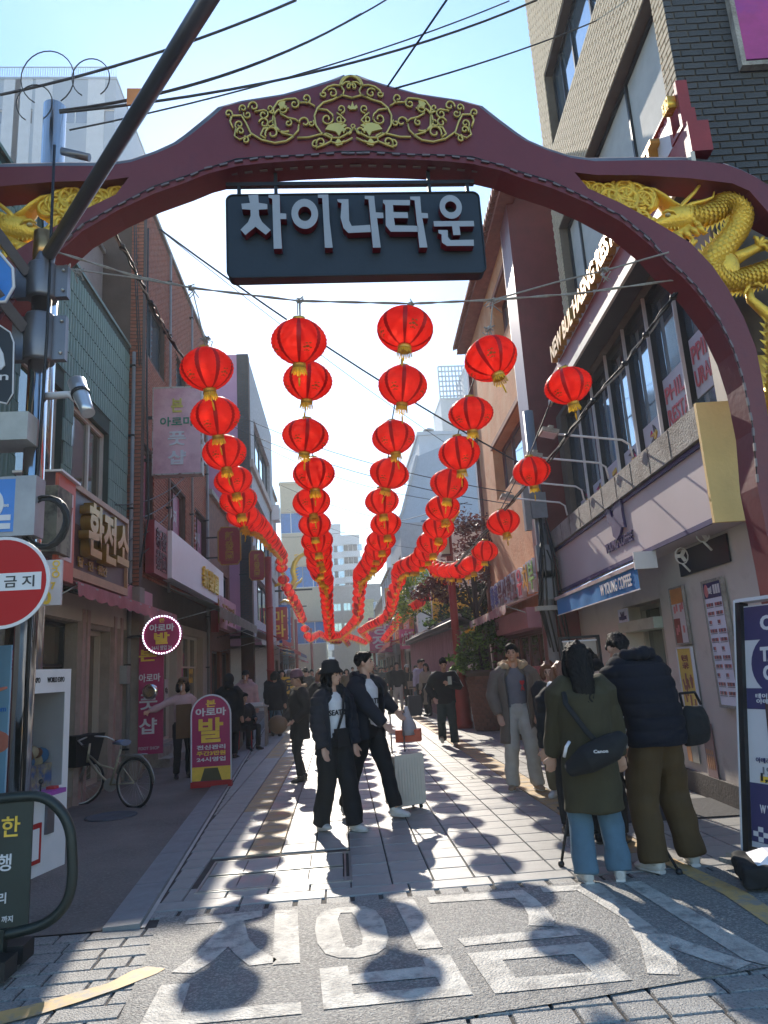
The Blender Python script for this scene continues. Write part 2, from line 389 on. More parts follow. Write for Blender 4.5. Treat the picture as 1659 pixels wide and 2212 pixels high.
def ring_face(outer, inner=None, z=.010):
    P = [onZ(*q) for q in outer]; bm = bmesh.new()
    vo = [bm.verts.new((p.x, p.y, z)) for p in P]
    if inner:
        vi = [bm.verts.new((p.x, p.y, z)) for p in [onZ(*q) for q in inner]]
        es = [bm.edges.new((vo[i], vo[(i + 1) % len(vo)])) for i in range(len(vo))] + [bm.edges.new((vi[i], vi[(i + 1) % len(vi)])) for i in range(len(vi))]
        bmesh.ops.triangle_fill(bm, use_beauty=True, edges=es, use_dissolve=False)
    else: bm.faces.new(vo)
    bmesh.ops.recalc_face_normals(bm, faces=bm.faces)
    for f in bm.faces:
        if f.normal.z < 0: f.normal_flip()
    return bm
letters = [
 ([A(280, 405), A(305, 372), A(670, 335), A(668, 366), A(578, 385), A(600, 470), A(640, 520), A(742, 580), A(725, 597), A(605, 612), A(540, 560), A(500, 516), A(420, 590), A(330, 648), A(215, 645), A(330, 560), A(400, 490), A(440, 440), A(470, 392)], None),
 ([A(733, 333), A(845, 330), A(858, 597), A(722, 608)], None),
 ([A(165, 710), A(310, 697), A(262, 848), A(860, 793), A(866, 853), A(240, 912), A(40, 940)], None),
 ([A(1000, 330), A(1060, 318), A(1180, 314), A(1235, 335), A(1275, 385), A(1300, 470), A(1285, 520), A(1240, 552), A(1150, 572), A(1050, 572), A(985, 552), A(945, 500), A(932, 430), A(940, 375), A(965, 345)],
  [A(1060, 347), A(1115, 345), A(1138, 370), A(1170, 470), A(1168, 505), A(1120, 527), A(1085, 515), A(1068, 470), A(1046, 380)]),
 ([A(1325, 285), A(1425, 278), A(1570, 520), A(1445, 530)], None),
 ([A(955, 628), A(1095, 610), A(1102, 655), A(1485, 615), A(1465, 568), B(285, 482), B(385, 655), A(975, 832)], [A(1115, 705), A(1535, 668), A(1560, 715), A(1125, 755)]),
 ([B(185, 232), B(600, 200), B(650, 235), B(700, 280), B(738, 330), B(735, 360), B(625, 355), B(625, 310), B(600, 265), B(565, 235), B(200, 258)], None),
 ([B(315, 412), B(820, 363), B(850, 397), B(350, 445)], None),
 ([B(360, 477), B(885, 428), B(1075, 592), B(480, 652)], [B(512, 505), B(820, 480), B(900, 558), B(570, 583)]),
 ([B(675, 190), B(930, 172), B(960, 195), B(1080, 300), B(1190, 380), B(1300, 420), B(1400, 455), B(1590, 520), B(1520, 550), B(1400, 510), B(1270, 465), B(1232, 448), B(1262, 495), B(1277, 570), B(1140, 565), B(1110, 440), B(1040, 330), B(835, 203), B(690, 212)], None),
 ([B(1030, 168), B(1110, 163), B(1700, 500), B(1659, 530), B(1560, 505)], None)]
mark = struct(link('road_lettering', None)); del mark['kind']; tag(mark, 'large white Korean no entry words painted on the asphalt', 'road marking')
for o_, i_ in letters:
    bm = ring_face(o_, i_); me = bpy.data.meshes.new('stroke'); bm.to_mesh(me); bm.free(); me.materials.append(m_paint); link('stroke', me, mark)
bm = ring_face([cp(1060, 518), cp(1190, 535), cp(1130, 570), cp(850, 680), cp(600, 765), cp(250, 875), cp(-200, 990), cp(-200, 890), cp(250, 790), cp(500, 720), cp(780, 640), cp(950, 550)], None, .009)
me = bpy.data.meshes.new('m'); bm.to_mesh(me); bm.free(); me.materials.append(m_yline); tag(link('road_line', me), 'faded yellow line curving across the block paving at the lower left', 'road marking')
rl = MB(); rl.add([(2.40, 5.88, .010), (2.54, 5.88, .010), (2.62, 5.0, .010), (2.5, 3.6, .010), (2.36, 3.6, .010), (2.46, 5.0, .010)], [(0, 5, 2, 1), (5, 4, 3, 2)])
tag(rl.build('road_line', m_yline), 'yellow edge line running under the padded banner weight', 'road marking')
# long utility cover with steel rails and paved infill
m_steel = M('worn_steel', (.42, .42, .4), .35, .8, var=.2)
uc = thing('utility_cover', 'long paved utility cover with bright steel rails before the painted words', 'cover', (0, 0, 0))
x0, x1, y0, y1 = COVER
fr = MB()
for a, b, c, d in ((x0, x1, y0, y0 + .02), (x0, x1, y1 - .02, y1), (x0, x0 + .02, y0 + .022, y1 - .022), (x1 - .02, x1, y0 + .022, y1 - .022), (x1 - .06, x1 - .045, y0 + .022, y1 - .022), (x0 + .022, x1 - .07, 6.43, 6.445), (x0 + .022, x1 - .07, 6.5, 6.515), (x0 + .022, x1 - .07, y0 + .045, y0 + .055), (x1 - .2, x1 - .19, y0 + .06, y0 + .2), (x1 - .2, x1 - .19, y1 - .2, y1 - .03)):
    fr.box(a, b, c, d, -.01, .004)
fr.build('frame', m_steel, uc)
for i in range(4):
    for (c, d) in ((y0 + .06, 6.425), (6.52, y1 - .025)):
        a = x0 + .025 + i * .28; MB().box(a, a + .272, c, d, -.01, .001).build('paving_tile', m_tile, uc)
MB().box(x0 + .022, x1 - .07, 6.447, 6.498, -.01, -.004).build('slot', M('dark_slot', (.02, .02, .02), .8), uc)
def cover(x, y, r, label):
    t = thing('manhole_cover', label, 'cover', (x, y, .006))
    MB().lathe([(r, 0), (r, .012), (r - .03, .014), (r - .035, .01), (.01, .01)], 28).build('lid', M('cast_iron_blue', (.09, .11, .14), .55, .5, bump=.6, bs=70), t)
p = onZ(240, 1765); cover(p.x, p.y, .31, 'round bluish manhole lid on the pavement beside the bicycle')
dr = thing('drain_cover', 'small rectangular drain cover in the paving behind the suitcase', 'cover', (1.95, 10.6, .002))
MB().box(-.2, .2, -.12, .12, -.01, .003).build('lid', m_steel, dr)
for i in range(4): MB().box(-.16 + i * .09, -.13 + i * .09, -.09, .09, .003, .005).build('slot', BW['black'], dr)
p1 = onZ(1480, 1860)
mt = thing('door_mat', 'flat black mat on the paving before the coffee shop door', 'mat', (3.3, 7.6, .003), R(-4))
MB().box(-1.05, .85, -.45, .45, 0, .012).build('mat', M('rubber_mat', (.03, .03, .035), .8, bump=.4), mt)
# ================================================================ right side: tan brick block with the coffee shop
FA = Fac((3.37, 0), (.077, 1))          # facade plane, local x runs away from the camera
FB = Fac((3.66, 0), (.045, 1))
m_tan = M('tan_brick', (.56, .46, .31), .85, var=.16, vs=7, bump=.3, bs=60)
m_mort = M('brick_mortar', (.16, .13, .10), .95, var=.2)
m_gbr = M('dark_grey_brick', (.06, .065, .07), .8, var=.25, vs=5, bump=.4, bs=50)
m_plas = M('cream_plaster', (.62, .56, .50), .85, var=.07, vs=1.5, bump=.12, bs=60, col2=(.4, .34, .28), c2s=1.7, c2t=(.55, .8))
m_frame = M('dark_window_frame', (.035, .037, .042), .45, .3)
m_gl = glass('window_glass', (.22, .27, .3), .04, .5); m_glb = glass('blue_glass', (.26, .36, .44), .04, .7)
m_cur = M('pale_blind', (.52, .52, .48), .8, var=.1)
m_red = M('red_lacquer', (.30, .03, .025), .45, var=.18, vs=3, bump=.1)
m_dred = M('maroon_lacquer', (.135, .02, .022), .4, var=.2, vs=3)
m_gold = M('gold_leaf_paint', (.80, .52, .07), .34, .55, var=.15, vs=8, bump=.15, bs=40)
m_conc = M('rough_concrete', (.36, .33, .29), .9, var=.22, vs=4, bump=.8, bs=45, col2=(.22, .19, .16), c2s=2.5, c2t=(.5, .65))
m_navy = M('navy_trim', (.05, .045, .13), .5); m_purp = M('dark_violet_print', (.07, .045, .12), .5)
m_white = M('white_panel', (.72, .71, .70), .5, var=.05)
s_far = 12.95; S_UP = 11.35
ba = FA.thing('brick_building', 'tall tan brick building on the right with the coffee shop at street level', 'building')
winA = (7.0, 10.72, 10.5, 11.92); winB = (6.45, 11.0, 7.42, 9.0); winC = (6.45, 12.4, 3.9, 6.02)
z2 = 3.88; zled = 3.87; zpt = 3.55; zpb = 2.74; S1 = 6.15
door = (8.75, 10.25, 0, 2.25)
HT = 15.5
walls = MB(); wall_holes(walls, S1, S_UP, 6.1, HT, [winA, winB], 0, .22, 0); wall_holes(walls, S1, s_far, z2, 6.1, [winC], 0, .22, 0)
walls.build('wall', m_mort, ba)
wall2 = MB(); wall_holes(wall2, S1, s_far, 0, z2, [door], 0, .35, 0); wall2.build('shop_wall', m_plas, ba)
rc = courses(S1, S_UP, winC[3] + .45, HT, .235, .082, [winA, (winB[0], winB[1], winB[2], winB[3])])
pieces(ba, [q for q in rc if q[2] < 14.5], 0, .012, m_tan, 'brick', FA, 300, .012)
# near face looking at the camera
near = Fac(FA.w(S1, 0)[:2], (-FA.n).xy if False else (-FA.n.x, -FA.n.y))
nb = MB(); c0 = FA.w(S1, 0, .0)
ns = near
hold = thing('brick_building_side', 'dark grey brick side wall of the corner building with a magenta poster', 'wall', FA.w(S1, 0) + Vector((0, -.004, 0)), math.atan2(FA.n.y, FA.n.x) + math.pi)
hold.rotation_euler = (0, 0, math.atan2(-FA.n.y, -FA.n.x))   # local x into the block, local y towards the far side
# flip so that local y points at the camera
ax = -FA.n; NF = Fac((FA.w(S1, 0) - FA.n * 7).xy, (FA.n.x, FA.n.y))
bpy.data.objects.remove(hold)
hold = NF.thing('side_wall', 'dark grey brick side wall of the corner building with a magenta poster', 'wall')
w_ = MB(); wall_holes(w_, 0, 7, 0, HT, [(3.2, 6.7, 4.35, 6.1)], 0, .2, 0, False); w_.build('wall', m_mort, hold)
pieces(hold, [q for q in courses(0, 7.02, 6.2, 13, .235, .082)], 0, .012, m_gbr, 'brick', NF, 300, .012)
window(hold, 3.2, 6.7, 4.35, 6.1, -.18, m_frame, m_glb, (.25, .5, .75))
MB().box(0, 7, 0, .05, 3.75, 4.3).build('yellow_band', M('yellow_wall_paint', (.66, .44, .05), .6), hold)
MB().box(0, 7, 0, .012, 0, 3.75).build('plaster_wall', m_plas, hold)
# magenta poster high on the side wall
po = NF.thing('wall_poster', 'magenta poster with blue flower drawings high on the dark side wall', 'poster')
a = NF.at(1601, 140); b_ = NF.at(1575, -30)
MB().box(a[0] - 3, a[0], .02, .07, a[1], a[1] + 2.6).build('panel', M('magenta_print', (.42, .05, .22), .5, col2=(.2, .04, .3), c2s=.8, c2t=(.45, .7)), po)
MB().box(a[0], a[0] + .05, .02, .1, a[1] - .05, a[1] + 2.6).box(a[0] - 3, a[0] + .05, .02, .1, a[1] - .1, a[1] - .05).build('frame', m_conc, po)
fl = MB()
for (fx, fz, fr_) in ((a[0] - .35, a[1] + .95, .16), (a[0] - .25, a[1] + 1.8, .2), (a[0] - .6, a[1] + 1.9, .15)):
    for k in range(6):
        w = k * math.pi / 3; fl.lathe([(fr_ * .45, 0), (fr_ * .45, .01)], 10, (fx + fr_ * .6 * math.cos(w), .075, fz + fr_ * .6 * math.sin(w)), M4=Matrix.Rotation(-math.pi / 2, 4, 'X'))
fl.build('flower_print', M('pale_blue_print', (.35, .45, .7), .6), po)
# windows
window(ba, *winA, -.2, m_frame, m_glb, (.18, .42, .68, .86))
window(ba, *winB, -.2, m_frame, m_cur, (.3, .62, .86))
wC = window(ba, *winC, -.2, m_frame, m_glb, [i / 7 for i in range(1, 7)], (), .07, .1)
for q in (winC[0] + (winC[1] - winC[0]) * i / 7 for i in range(1, 7)):
    MB().box(q - .06, q - .035, -.1, -.06, winC[2], winC[3]).build('mullion', m_white, ba)
MB().box(6.0, 6.42, -.02, .03, z2, winC[3] + .1).build('corner_pier', M('beige_metal', (.42, .38, .31), .6), ba)
# projecting floor band with soffit, cream lip, red band and the white name board
zs0 = winC[3]; zsg = FA.at(1210, 690, .7)[1]
band = MB(); band.box(5.6, 11.9, .0, .28, zs0 + .02, zs0 + .05); band.build('soffit', M('dark_soffit', (.07, .065, .065), .8), ba)
MB().box(5.55, 11.9, .28, .32, zs0 + .0, zs0 + .12).build('fascia_lip', M('cream_trim', (.62, .57, .48), .6), ba)
MB().box(5.55, 11.6, .1, .3, zs0 + .125, zs0 + .45).build('red_band', m_red, ba)
rsn = FA.thing('restaurant_sign', 'white restaurant name board with gold letters and red lattice ends above the second floor', 'sign')
MB().box(5.9, 11.1, .15, .3, zs0 + .455, zs0 + .76).build('board', m_white, rsn)
MB().box(5.62, 5.9, .2, .31, zs0 + .455, zs0 + .5).box(5.62, 5.67, .2, .31, zs0 + .505, zs0 + .97).box(5.67, 11.1, .2, .26, zs0 + .95, zs0 + .97).box(5.84, 5.9, .2, .31, zs0 + .505, zs0 + .945).build('frame', m_red, rsn)
MB().box(5.67, 5.84, .14, .2, zs0 + .505, zs0 + .7).build('red_end_panel', m_red, rsn)
lat = MB(); x = 5.92
while x < 11.0:
    for zz in (zs0 + .775, zs0 + .862):
        lat.box(x + .01, x + .15, .2, .24, zz, zz + .016).box(x + .01, x + .032, .205, .235, zz + .017, zz + .082).box(x + .12, x + .142, .205, .235, zz + .017, zz + .082).box(x + .055, x + .1, .205, .235, zz + .035, zz + .05)
    x += .17
lat.build('lattice', M('pink_lattice', (.5, .2, .24), .5), rsn)
m_gl2 = M('bronze_letter', (.45, .24, .05), .4, .4)
text('NEW BUL HAENG RESTAURANT', rsn, 8.6, zs0 + .62, .3, 4.9, .3, m_gl2, .03, .05, 'gold_letters')
text('新發園', rsn, 5.76, zs0 + .8, .3, .14, .14, m_gold, .02, .04, 'gold_letters')
# restaurant posters inside the blue windows
def pane_sheet(i0, i1, za, zb, m, name, label):
    x0 = winC[0] + (winC[1] - winC[0]) * i0 / 7 + .07; x1 = winC[0] + (winC[1] - winC[0]) * i1 / 7 - .07
    t = FA.thing('window_poster', label, 'poster'); MB().box(x0, x1, -.175, -.165, za, zb).build('sheet', m, t); return t, x0, x1
m_pw = M('milky_film', (.62, .62, .66), .6, var=.05); m_pr = M('pink_letter', (.62, .16, .18), .5)
zh = (winC[3] - winC[2])
for i, (t1, t2) in enumerate((('PPINE', 'URANT'), ('PHILI', 'RESTA'))):
    t, x0, x1 = pane_sheet(i, i + 1, winC[2] + (.32 if i == 0 else .2) * zh * .6, winC[2] + (.52 if i == 0 else .46) * zh, m_pw, 'p', 'milky film lettered %s %s in the upstairs window' % (t1, t2))
    zm = winC[2] + .36 * zh if i == 0 else winC[2] + .29 * zh
    text(t1, t, (x0 + x1) / 2, zm + .13, -.16, (x1 - x0) * .88, .2, m_pr, .01, .004, 'lettering')
    text(t2, t, (x0 + x1) / 2, zm - .15, -.16, (x1 - x0) * .88, .2, m_pr, .01, .004, 'lettering')
t, x0, x1 = pane_sheet(0, 1, winC[2], winC[2] + .16 * zh * .6, M('yellow_film', (.7, .55, .2), .6), 'p', 'yellow film lettered COFFEE at the foot of the near upstairs window')
text('COFFEE', t, (x0 + x1) / 2, winC[2] + .05 * zh, -.16, (x1 - x0) * .8, .11, m_pr, .02, .004)
# posters of dancers behind the far panes
for i in range(2, 7):
    t, x0, x1 = pane_sheet(i, i + 1, winC[2] + .02, winC[2] + zh * (.3, .26, .27, .24, .2)[i - 2], m_pw, 'p', '%s window poster of a dancer in pink and yellow beside the street lamps' % ('second', 'third', 'fourth', 'fifth', 'sixth')[i - 2])
    d = MB(); cx = (x0 + x1) / 2; cz = winC[2] + zh * .12
    for k in range(9):
        w = random.uniform(0, 6.28); r0 = random.uniform(.03, .1); zz = cz + random.uniform(-.2, .22)
        d.prism([(cx + random.uniform(-.12, .12), zz), (cx + random.uniform(-.16, .16), zz + r0), (cx + random.uniform(-.1, .1), zz + r0 * 1.6), (cx + random.uniform(-.16, 0), zz + r0 * .3)], -.163, -.158 + k * .001, k % 3)
    d.build('figure_print', [M('magenta_ink', (.6, .05, .16), .5), M('yellow_ink', (.75, .5, .06), .5), M('dark_ink', (.05, .04, .05), .5)], t)
# concrete ledge and the shop sign box
SN = 6.2
MB().box(SN, s_far + .05, .0, .36, zpt + .0, zled).build('ledge', m_conc, ba)
yl = MB(); yl.box(SN - .05, SN - .004, -.9, .37, zpb - .02, zled + .01); yl.build('ledge_return', M('pale_yellow_face', (.74, .50, .19), .7, var=.08, bump=.2), ba)  # near end of the ledge box, coloured yellow unlike its front
for i in range(9):
    q = SN + .7 + i * .62
    MB().box(q, q + .012, .361, .364, zpt + .01, zled - .01).build('joint', m_joint, ba)
sg = FA.thing('shop_sign', 'long blank mauve coffee shop fascia with a dark butterfly logo over the door', 'sign')
MB().box(SN + .02, s_far - .02, .0, .3, zpb, zpt - .01).build('panel', M('mauve_panel', (.56, .48, .48), .55, var=.05, vs=.8), sg)
MB().box(SN, s_far, .3, .325, zpb - .0, zpb + .05).box(SN, s_far, .3, .325, zpt - .06, zpt - .012).box(SN, SN + .04, .3, .324, zpb + .051, zpt - .061).box(s_far - .04, s_far, .3, .324, zpb + .051, zpt - .061).build('frame', m_navy, sg)
lx, lz = FA.at(1332, 1141, .32); lz += .1; k = .2
wing = [(0, .95), (.12, 1.), (.3, .75), (.36, .3), (.5, .25), (.52, .8), (.75, 1.05), (1.0, .95), (.98, .2), (1.02, -.65), (.85, -.55), (.72, -.85), (.5, -1.05), (.3, -.75), (.28, -.2), (.1, .1)]
k = .23; MB().prism([(lx - (a_ - .5) * k * 3.0, lz + b_ * k * 1.05) for a_, b_ in wing], .305, .34).build('logo', m_purp, sg)
text('YOUNG COFFEE', sg, FA.at(1338, 1193, .32)[0], FA.at(1338, 1193, .32)[1] + .13, .305, 1.15, .13, m_purp, .02, .01)
# awning
aw = FA.thing('awning', 'narrow blue awning with white shop name under the mauve fascia', 'awning')
a0 = 12.2; a1 = 7.95; za = 2.52
m_awn = M('blue_canvas', (.05, .28, .66), .6, var=.1, trans=.25)
MB().add([(a1, .3, za + .2), (a0, .3, za + .2), (a0, .5, za + .09), (a1, .5, za + .09), (a1, .3, za + .185), (a0, .3, za + .185), (a0, .5, za + .075), (a1, .5, za + .075)], [(0, 1, 2, 3), (7, 6, 5, 4), (0, 3, 7, 4), (1, 5, 6, 2)]).build('canopy', m_awn, aw)
MB().box(a1, a0, .48, .53, za + .05, za + .1).build('front_rail', M('pale_rail', (.6, .58, .56), .4, .4), aw)
val = MB(); n_ = 40
for i in range(n_):
    xa = a1 + (a0 - a1) * i / n_; xb = a1 + (a0 - a1) * (i + 1) / n_; ya = .505 + .008 * math.sin(i * .9); yb = .505 + .008 * math.sin((i + 1) * .9)
    val.add([(xa, ya, za - .2), (xb, yb, za - .2), (xb, yb, za + .05), (xa, ya, za + .05)], [(3, 2, 1, 0)], 0, True)
val.build('valance', m_awn, aw)
MB().box(a1, a0, .5, .512, za - .215, za - .2).build('hem', m_white, aw)
text('W YOUNG COFFEE', aw, a1 + .85, za - .07, .52, 1.3, .15, m_white, .02, .003)
MB().box(a1 - .04, a1, .28, .54, za + .02, za + .22).build('end_bracket', m_white, aw)
# recess over the door with two white fans of the awning gear
nf = MB(); nf.box(a1 - 1.25, a1 - .02, .012, .03, za - .1, zpb - .04); nf.build('dark_recess', BW['black'], ba)
for i, (du, zz) in enumerate(((.35, -.02), (.95, .12))):
    cf = FA.thing('clip_fan', ('small' if i == 0 else 'larger') + ' white clip fan mounted above the shop door', 'fan')
    f = MB(); f.tube([(a1 - du, .12 + .07 * math.cos(t_), za + .12 + zz + .09 * math.sin(t_)) for t_ in [k * math.pi / 6 for k in range(12)]], .008, 6, closed=True)
    f.tube([(a1 - du, .12, za + zz + .03), (a1 - du, .05, za + zz - .06)], .012, 6); f.build('guard', m_white, cf)
    MB().ball((a1 - du, .12, za + zz + .12), .025).build('hub', m_white, cf)
    bl = MB()
    for k in range(3):
        w = k * 2.094; bl.box(-.004, .004, .01, .07, -.02, .02, M4=Matrix.Translation((a1 - du, .12, za + zz + .12)) @ Matrix.Rotation(w, 4, 'X'))
    bl.build('blade', m_white, cf)
# door, little sign, posters, menu board
dr_ = MB(); a_, b_, c_, d_ = door
window(ba, a_, b_, 0, d_, -.33, M('door_frame', (.45, .42, .38), .5), glass('door_glass', (.06, .085, .07)), (.48,), (), .06, .08, 'door')
MB().box(a_ + .05, b_ - .02, -.24, .1, d_ - .36, d_ - .22).build('door_closer', M('pale_green_rail', (.45, .5, .42), .4), ba)
def sheetsign(name, label, fac, u0, v0, u1, v1, n, mat, depth=.02, frame=None, fw=.02):
    a, b, c, d = fac.rect(u0, v0, u1, v1, n); t = fac.thing(name, label, 'sign' if 'sign' in name else 'poster')
    MB().box(a, b, n, n + depth, c, d).build('sheet', mat, t)
    if frame: MB().box(a - fw, a, n, n + depth + .01, c - fw, d + fw).box(b, b + fw, n, n + depth + .01, c - fw, d + fw).box(a, b, n, n + depth + .01, c - fw, c).box(a, b, n, n + depth + .01, d, d + fw).build('frame', frame, t)
    return t, a, b, c, d
t, a, b, c, d = sheetsign('order_sign', 'small white sign reading ORDER HERE beside the coffee shop door', FA, 1337, 1318, 1360, 1342, .08, M('bluish_white', (.62, .64, .8), .5))  # plain bluish white sheet
text('ORDER HERE', t, (a + b) / 2, c + .06, .1, (b - a) * .8, .05, m_navy, .02, .003)
text('W', t, (a + b) / 2, d - .1, .1, (b - a) * .45, .12, m_navy, .05, .003)
m_cw = M('poster_white', (.66, .64, .66), .35, var=.04); m_or = M('poster_orange', (.65, .26, .06), .4); m_pk = M('poster_pink', (.6, .2, .2), .4); m_br = M('poster_brown', (.25, .06, .04), .4); m_yp = M('poster_yellow', (.66, .46, .07), .4)
t, a, b, c, d = sheetsign('drink_poster', 'red and white drinks poster on the wall right of the shop door', FA, 1450, 1275, 1494, 1387, .02, m_cw, .02, m_conc)
h_ = (d - c)
MB().box(a, b, .041, .043, c + h_ * .72, d).build('orange_print', m_or, t); MB().box((a + b) / 2, b, .041, .043, c, c + h_ * .45).build('red_print', m_br, t)
g_ = MB()
for i, (fx, fz) in enumerate(((.22, .55), (.4, .58), (.7, .56), (.85, .6), (.2, .15), (.35, .2), (.75, .18))):
    g_.box(b - (b - a) * fx - .02, b - (b - a) * fx + .02, .044, .048, c + h_ * fz, c + h_ * (fz + .13))
g_.build('cup_print', m_pk, t)
t, a, b, c, d = sheetsign('churros_poster', 'yellow poster with brown churros below the drinks poster', FA, 1466, 1402, 1515, 1534, .02, m_yp, .02, m_cw)
text('에스프레\n소츄러스', t, (a + b) / 2, c + (d - c) * .78, .042, (b - a) * .45, .16, m_br, .03, .002)
g_ = MB()
for i in range(11): 
    x, z = a + (b - a) * random.uniform(.12, .8), c + (d - c) * random.uniform(.08, .52); g_.box(-.018, .018, 0, .003, -.06, .06, M4=Matrix.Translation((x, .041 + i * .0003, z)) @ Matrix.Rotation(random.uniform(-.5, .5), 4, 'Y'))
g_.build('churro_print', m_br, t)
t, a, b, c, d = sheetsign('bread_poster', 'dull mauve bread poster low on the wall behind the bending man', FA, 1516, 1560, 1556, 1692, .012, M('poster_mauve', (.2, .12, .13), .5), .01)
g_ = MB()
for i in range(4): g_.ball((a + (b - a) * (.2 + .2 * i), .022, c + (d - c) * .32), (.03, .004, .08), 8, 6).ball((a + (b - a) * (.25 + .2 * i), .022, c + (d - c) * .5), (.022, .004, .03), 8, 6)
g_.build('bread_print', M('bread_ink', (.42, .2, .1), .5), t)
t, a, b, c, d = sheetsign('menu_board', 'tall pale menu board with a navy heading on the wall near the corner', FA, 1524, 1262, 1606, 1526, .02, M('menu_sheet', (.78, .78, .90), .3, var=.03), .03, m_conc, .03)
MB().box(a, b, .051, .053, c + (d - c) * .87, d).build('heading', m_navy, t)
text('900원', t, a + (b - a) * .63, c + (d - c) * .935, .054, (b - a) * .2, .08, m_cw, .03, .001)
g_ = MB(); 
for i in range(3): g_.box(a + (b - a) * (.08 + .13 * i), a + (b - a) * (.18 + .13 * i), .054, .056, c + (d - c) * .9, c + (d - c) * .975)
MB().ball((a + (b - a) * .85, .053, c + (d - c) * .935), (.05, .004, .07), 10, 6).build('cup_print', m_pk, t)
g_.build('menu_tiles', m_cw, t)
g_ = MB()
for r_ in range(11):
    for cc in range(2):
        if r_ in (2, 5, 8) : n2 = 3
        else: n2 = 7
        for i in range(n2):
            x = b - (b - a) * (.08 + cc * .48 + i * .055); z = c + (d - c) * (.82 - r_ * .072)
            g_.box(x - .008, x + .008, .053, .055, z - .022, z + .012, (r_ + i) % 3); g_.box(x - .012, x + .012, .053, .055, z - .036, z - .03, 2)
g_.build('drink_print', [m_br, m_pk, M('grey_ink', (.15, .14, .2), .5)], t)
t, a, b, c, d = sheetsign('bakery_poster', 'red and grey picture poster low beside the bread poster', FA, 1478, 1560, 1514, 1650, .012, M('poster_grey', (.4, .38, .33), .5), .01)
MB().box(b - .12, b, .023, .025, c, d).build('red_print', m_or, t)
# dark plinth, step
for q in ((S1, door[0] - .05), (door[1] + .05, s_far)): MB().box(q[0], q[1], .0, .035, 0, .24).build('plinth', M('dark_plinth', (.08, .07, .065), .8, bump=.3), ba)
# lamps on bent arms over the ledge
for i, (u, v, uh, vh) in enumerate(((1316, 1043, 1218, 1000), (1262, 1082, 1178, 1018), (1226, 1117, 1140, 1060), (1369, 1003, 1260, 950))):
    s_, z_ = FA.at(u, v, .4); lp = FA.thing('arm_lamp', ('third', 'second', 'farthest', 'nearest')[i] + ' floodlight on a bent white arm over the coffee shop fascia', 'lamp', 'floodlights on arms over the coffee shop')
    d_out = 1.0; z_ = zled
    MB().tube([(s_, .4, z_), (s_, .42, z_ + .16), (s_, .5, z_ + .22), (s_, 1.25, z_ + .34)], .014, 8).build('arm', m_white, lp)
    hd = MB(); Mx = Matrix.Translation((s_, 1.36, z_ + .36)) @ Matrix.Rotation(.25, 4, 'X'); hd.box(-.12, .12, -.1, .1, -.02, .03, M4=Mx).box(-.1, .1, -.03, .03, .03, .07, M4=Mx); hd.build('lamp_head', m_conc, lp)
    MB().box(-.105, .105, -.085, .085, -.027, -.021, M4=Mx).build('lens', m_white, lp)
# big maroon pier and drain pole between the two buildings
pr = FA.thing('maroon_pier', 'broad maroon pier standing between the coffee shop and the orange building', 'pillar')
MB().box(12.75, 13.65, -.6, .5, 0, 11.6).build('shaft', m_dred, pr)
MB().tube([(13.7, .46, 0), (13.7, .46, 11)], .035, 8).build('downpipe', M('pale_pipe', (.55, .5, .5), .5, .2), pr)
# ================================================================ left side
FL = Fac((-3.75, 0), (0, -1))           # local x = -Y
def FY(y): return Fac((0, y), (-1, 0))  # faces the camera, local x = -X
m_grn = M('green_sheet_panel', (.17, .26, .225), .6, var=.16, vs=4, stretch=(1, 1, .25), col2=(.11, .18, .155), c2s=2.2, c2t=(.5, .62), bump=.15, bs=40)
m_grd = M('green_backing', (.04, .06, .05), .9)
m_beige = M('beige_render', (.42, .35, .32), .9, var=.08, vs=1.2, bump=.15, bs=40, col2=(.26, .22, .2), c2s=1.2, c2t=(.5, .7))
m_rbr = M('red_brick', (.34, .11, .06), .85, var=.3, vs=6, bump=.35, bs=60, col2=(.34, .15, .10), c2s=9, c2t=(.5, .65))
m_rmo = M('dark_mortar', (.10, .065, .05), .95, var=.2)
m_pinkaw = M('faded_pink_canvas', (.50, .16, .18), .7, var=.14, vs=3, trans=.3)
m_pinkp = M('pink_panel', (.50, .22, .26), .55, var=.1, vs=1.5)
m_shopw = M('grimy_stone', (.27, .22, .18), .8, var=.25, vs=2.5, bump=.3, bs=30)
m_shopc = M('cream_shop_wall', (.46, .39, .32), .8, var=.12, vs=2)
m_wfr = M('cream_window_frame', (.62, .56, .48), .5, var=.06)
m_brown = M('brown_sign_board', (.10, .05, .055), .5); m_lav = M('slate_sign_board', (.16, .17, .22), .5)
m_goldl = M('dull_gold_letter', (.38, .20, .035), .35, .5)
m_mag = M('magenta_sign', (.36, .012, .10), .45, var=.05); m_ylet = M('yellow_letter', (.80, .52, .06), .5)
gl_dim = glass('dim_shop_glass', (.10, .085, .055), .05)
# beige block behind, green clad building in front
bb = thing('beige_building', 'plain beige rendered building rising behind the green clad one', 'building', (-4.3, 0, 0))
MB().box(-7, 0, 11.4, 12.9, 0, 9.9).build('wall', m_beige, bb)
MB().box(-7.05, .05, 11.35, 12.89, 9.91, 10.0).build('coping', m_conc, bb)
bg_ = FL.thing('green_building', 'two storey building clad in green ribbed sheet panels on the left', 'building')
w1 = (-9.75, -8.35, 4.15, 5.72); w2 = (-11.8, -10.12, 4.05, 5.76)
shop = (-12.4, -5, 0, 2.75)
wl_ = MB(); wall_holes(wl_, -12.84, -3, 2.9, 7.86, [w1, w2], 0, .2, 0); wl_.build('wall', m_grd, bg_)
pieces(bg_, courses(-12.84, -7.0, 2.95, 7.86, .55, .34, [w1, w2]), 0, .022, m_grn, 'cladding_panel', FL, 300, .008, seams=5)
MB().box(-12.86, -3, -.05, .035, 7.865, 7.92).build('coping', m_grn, bg_)
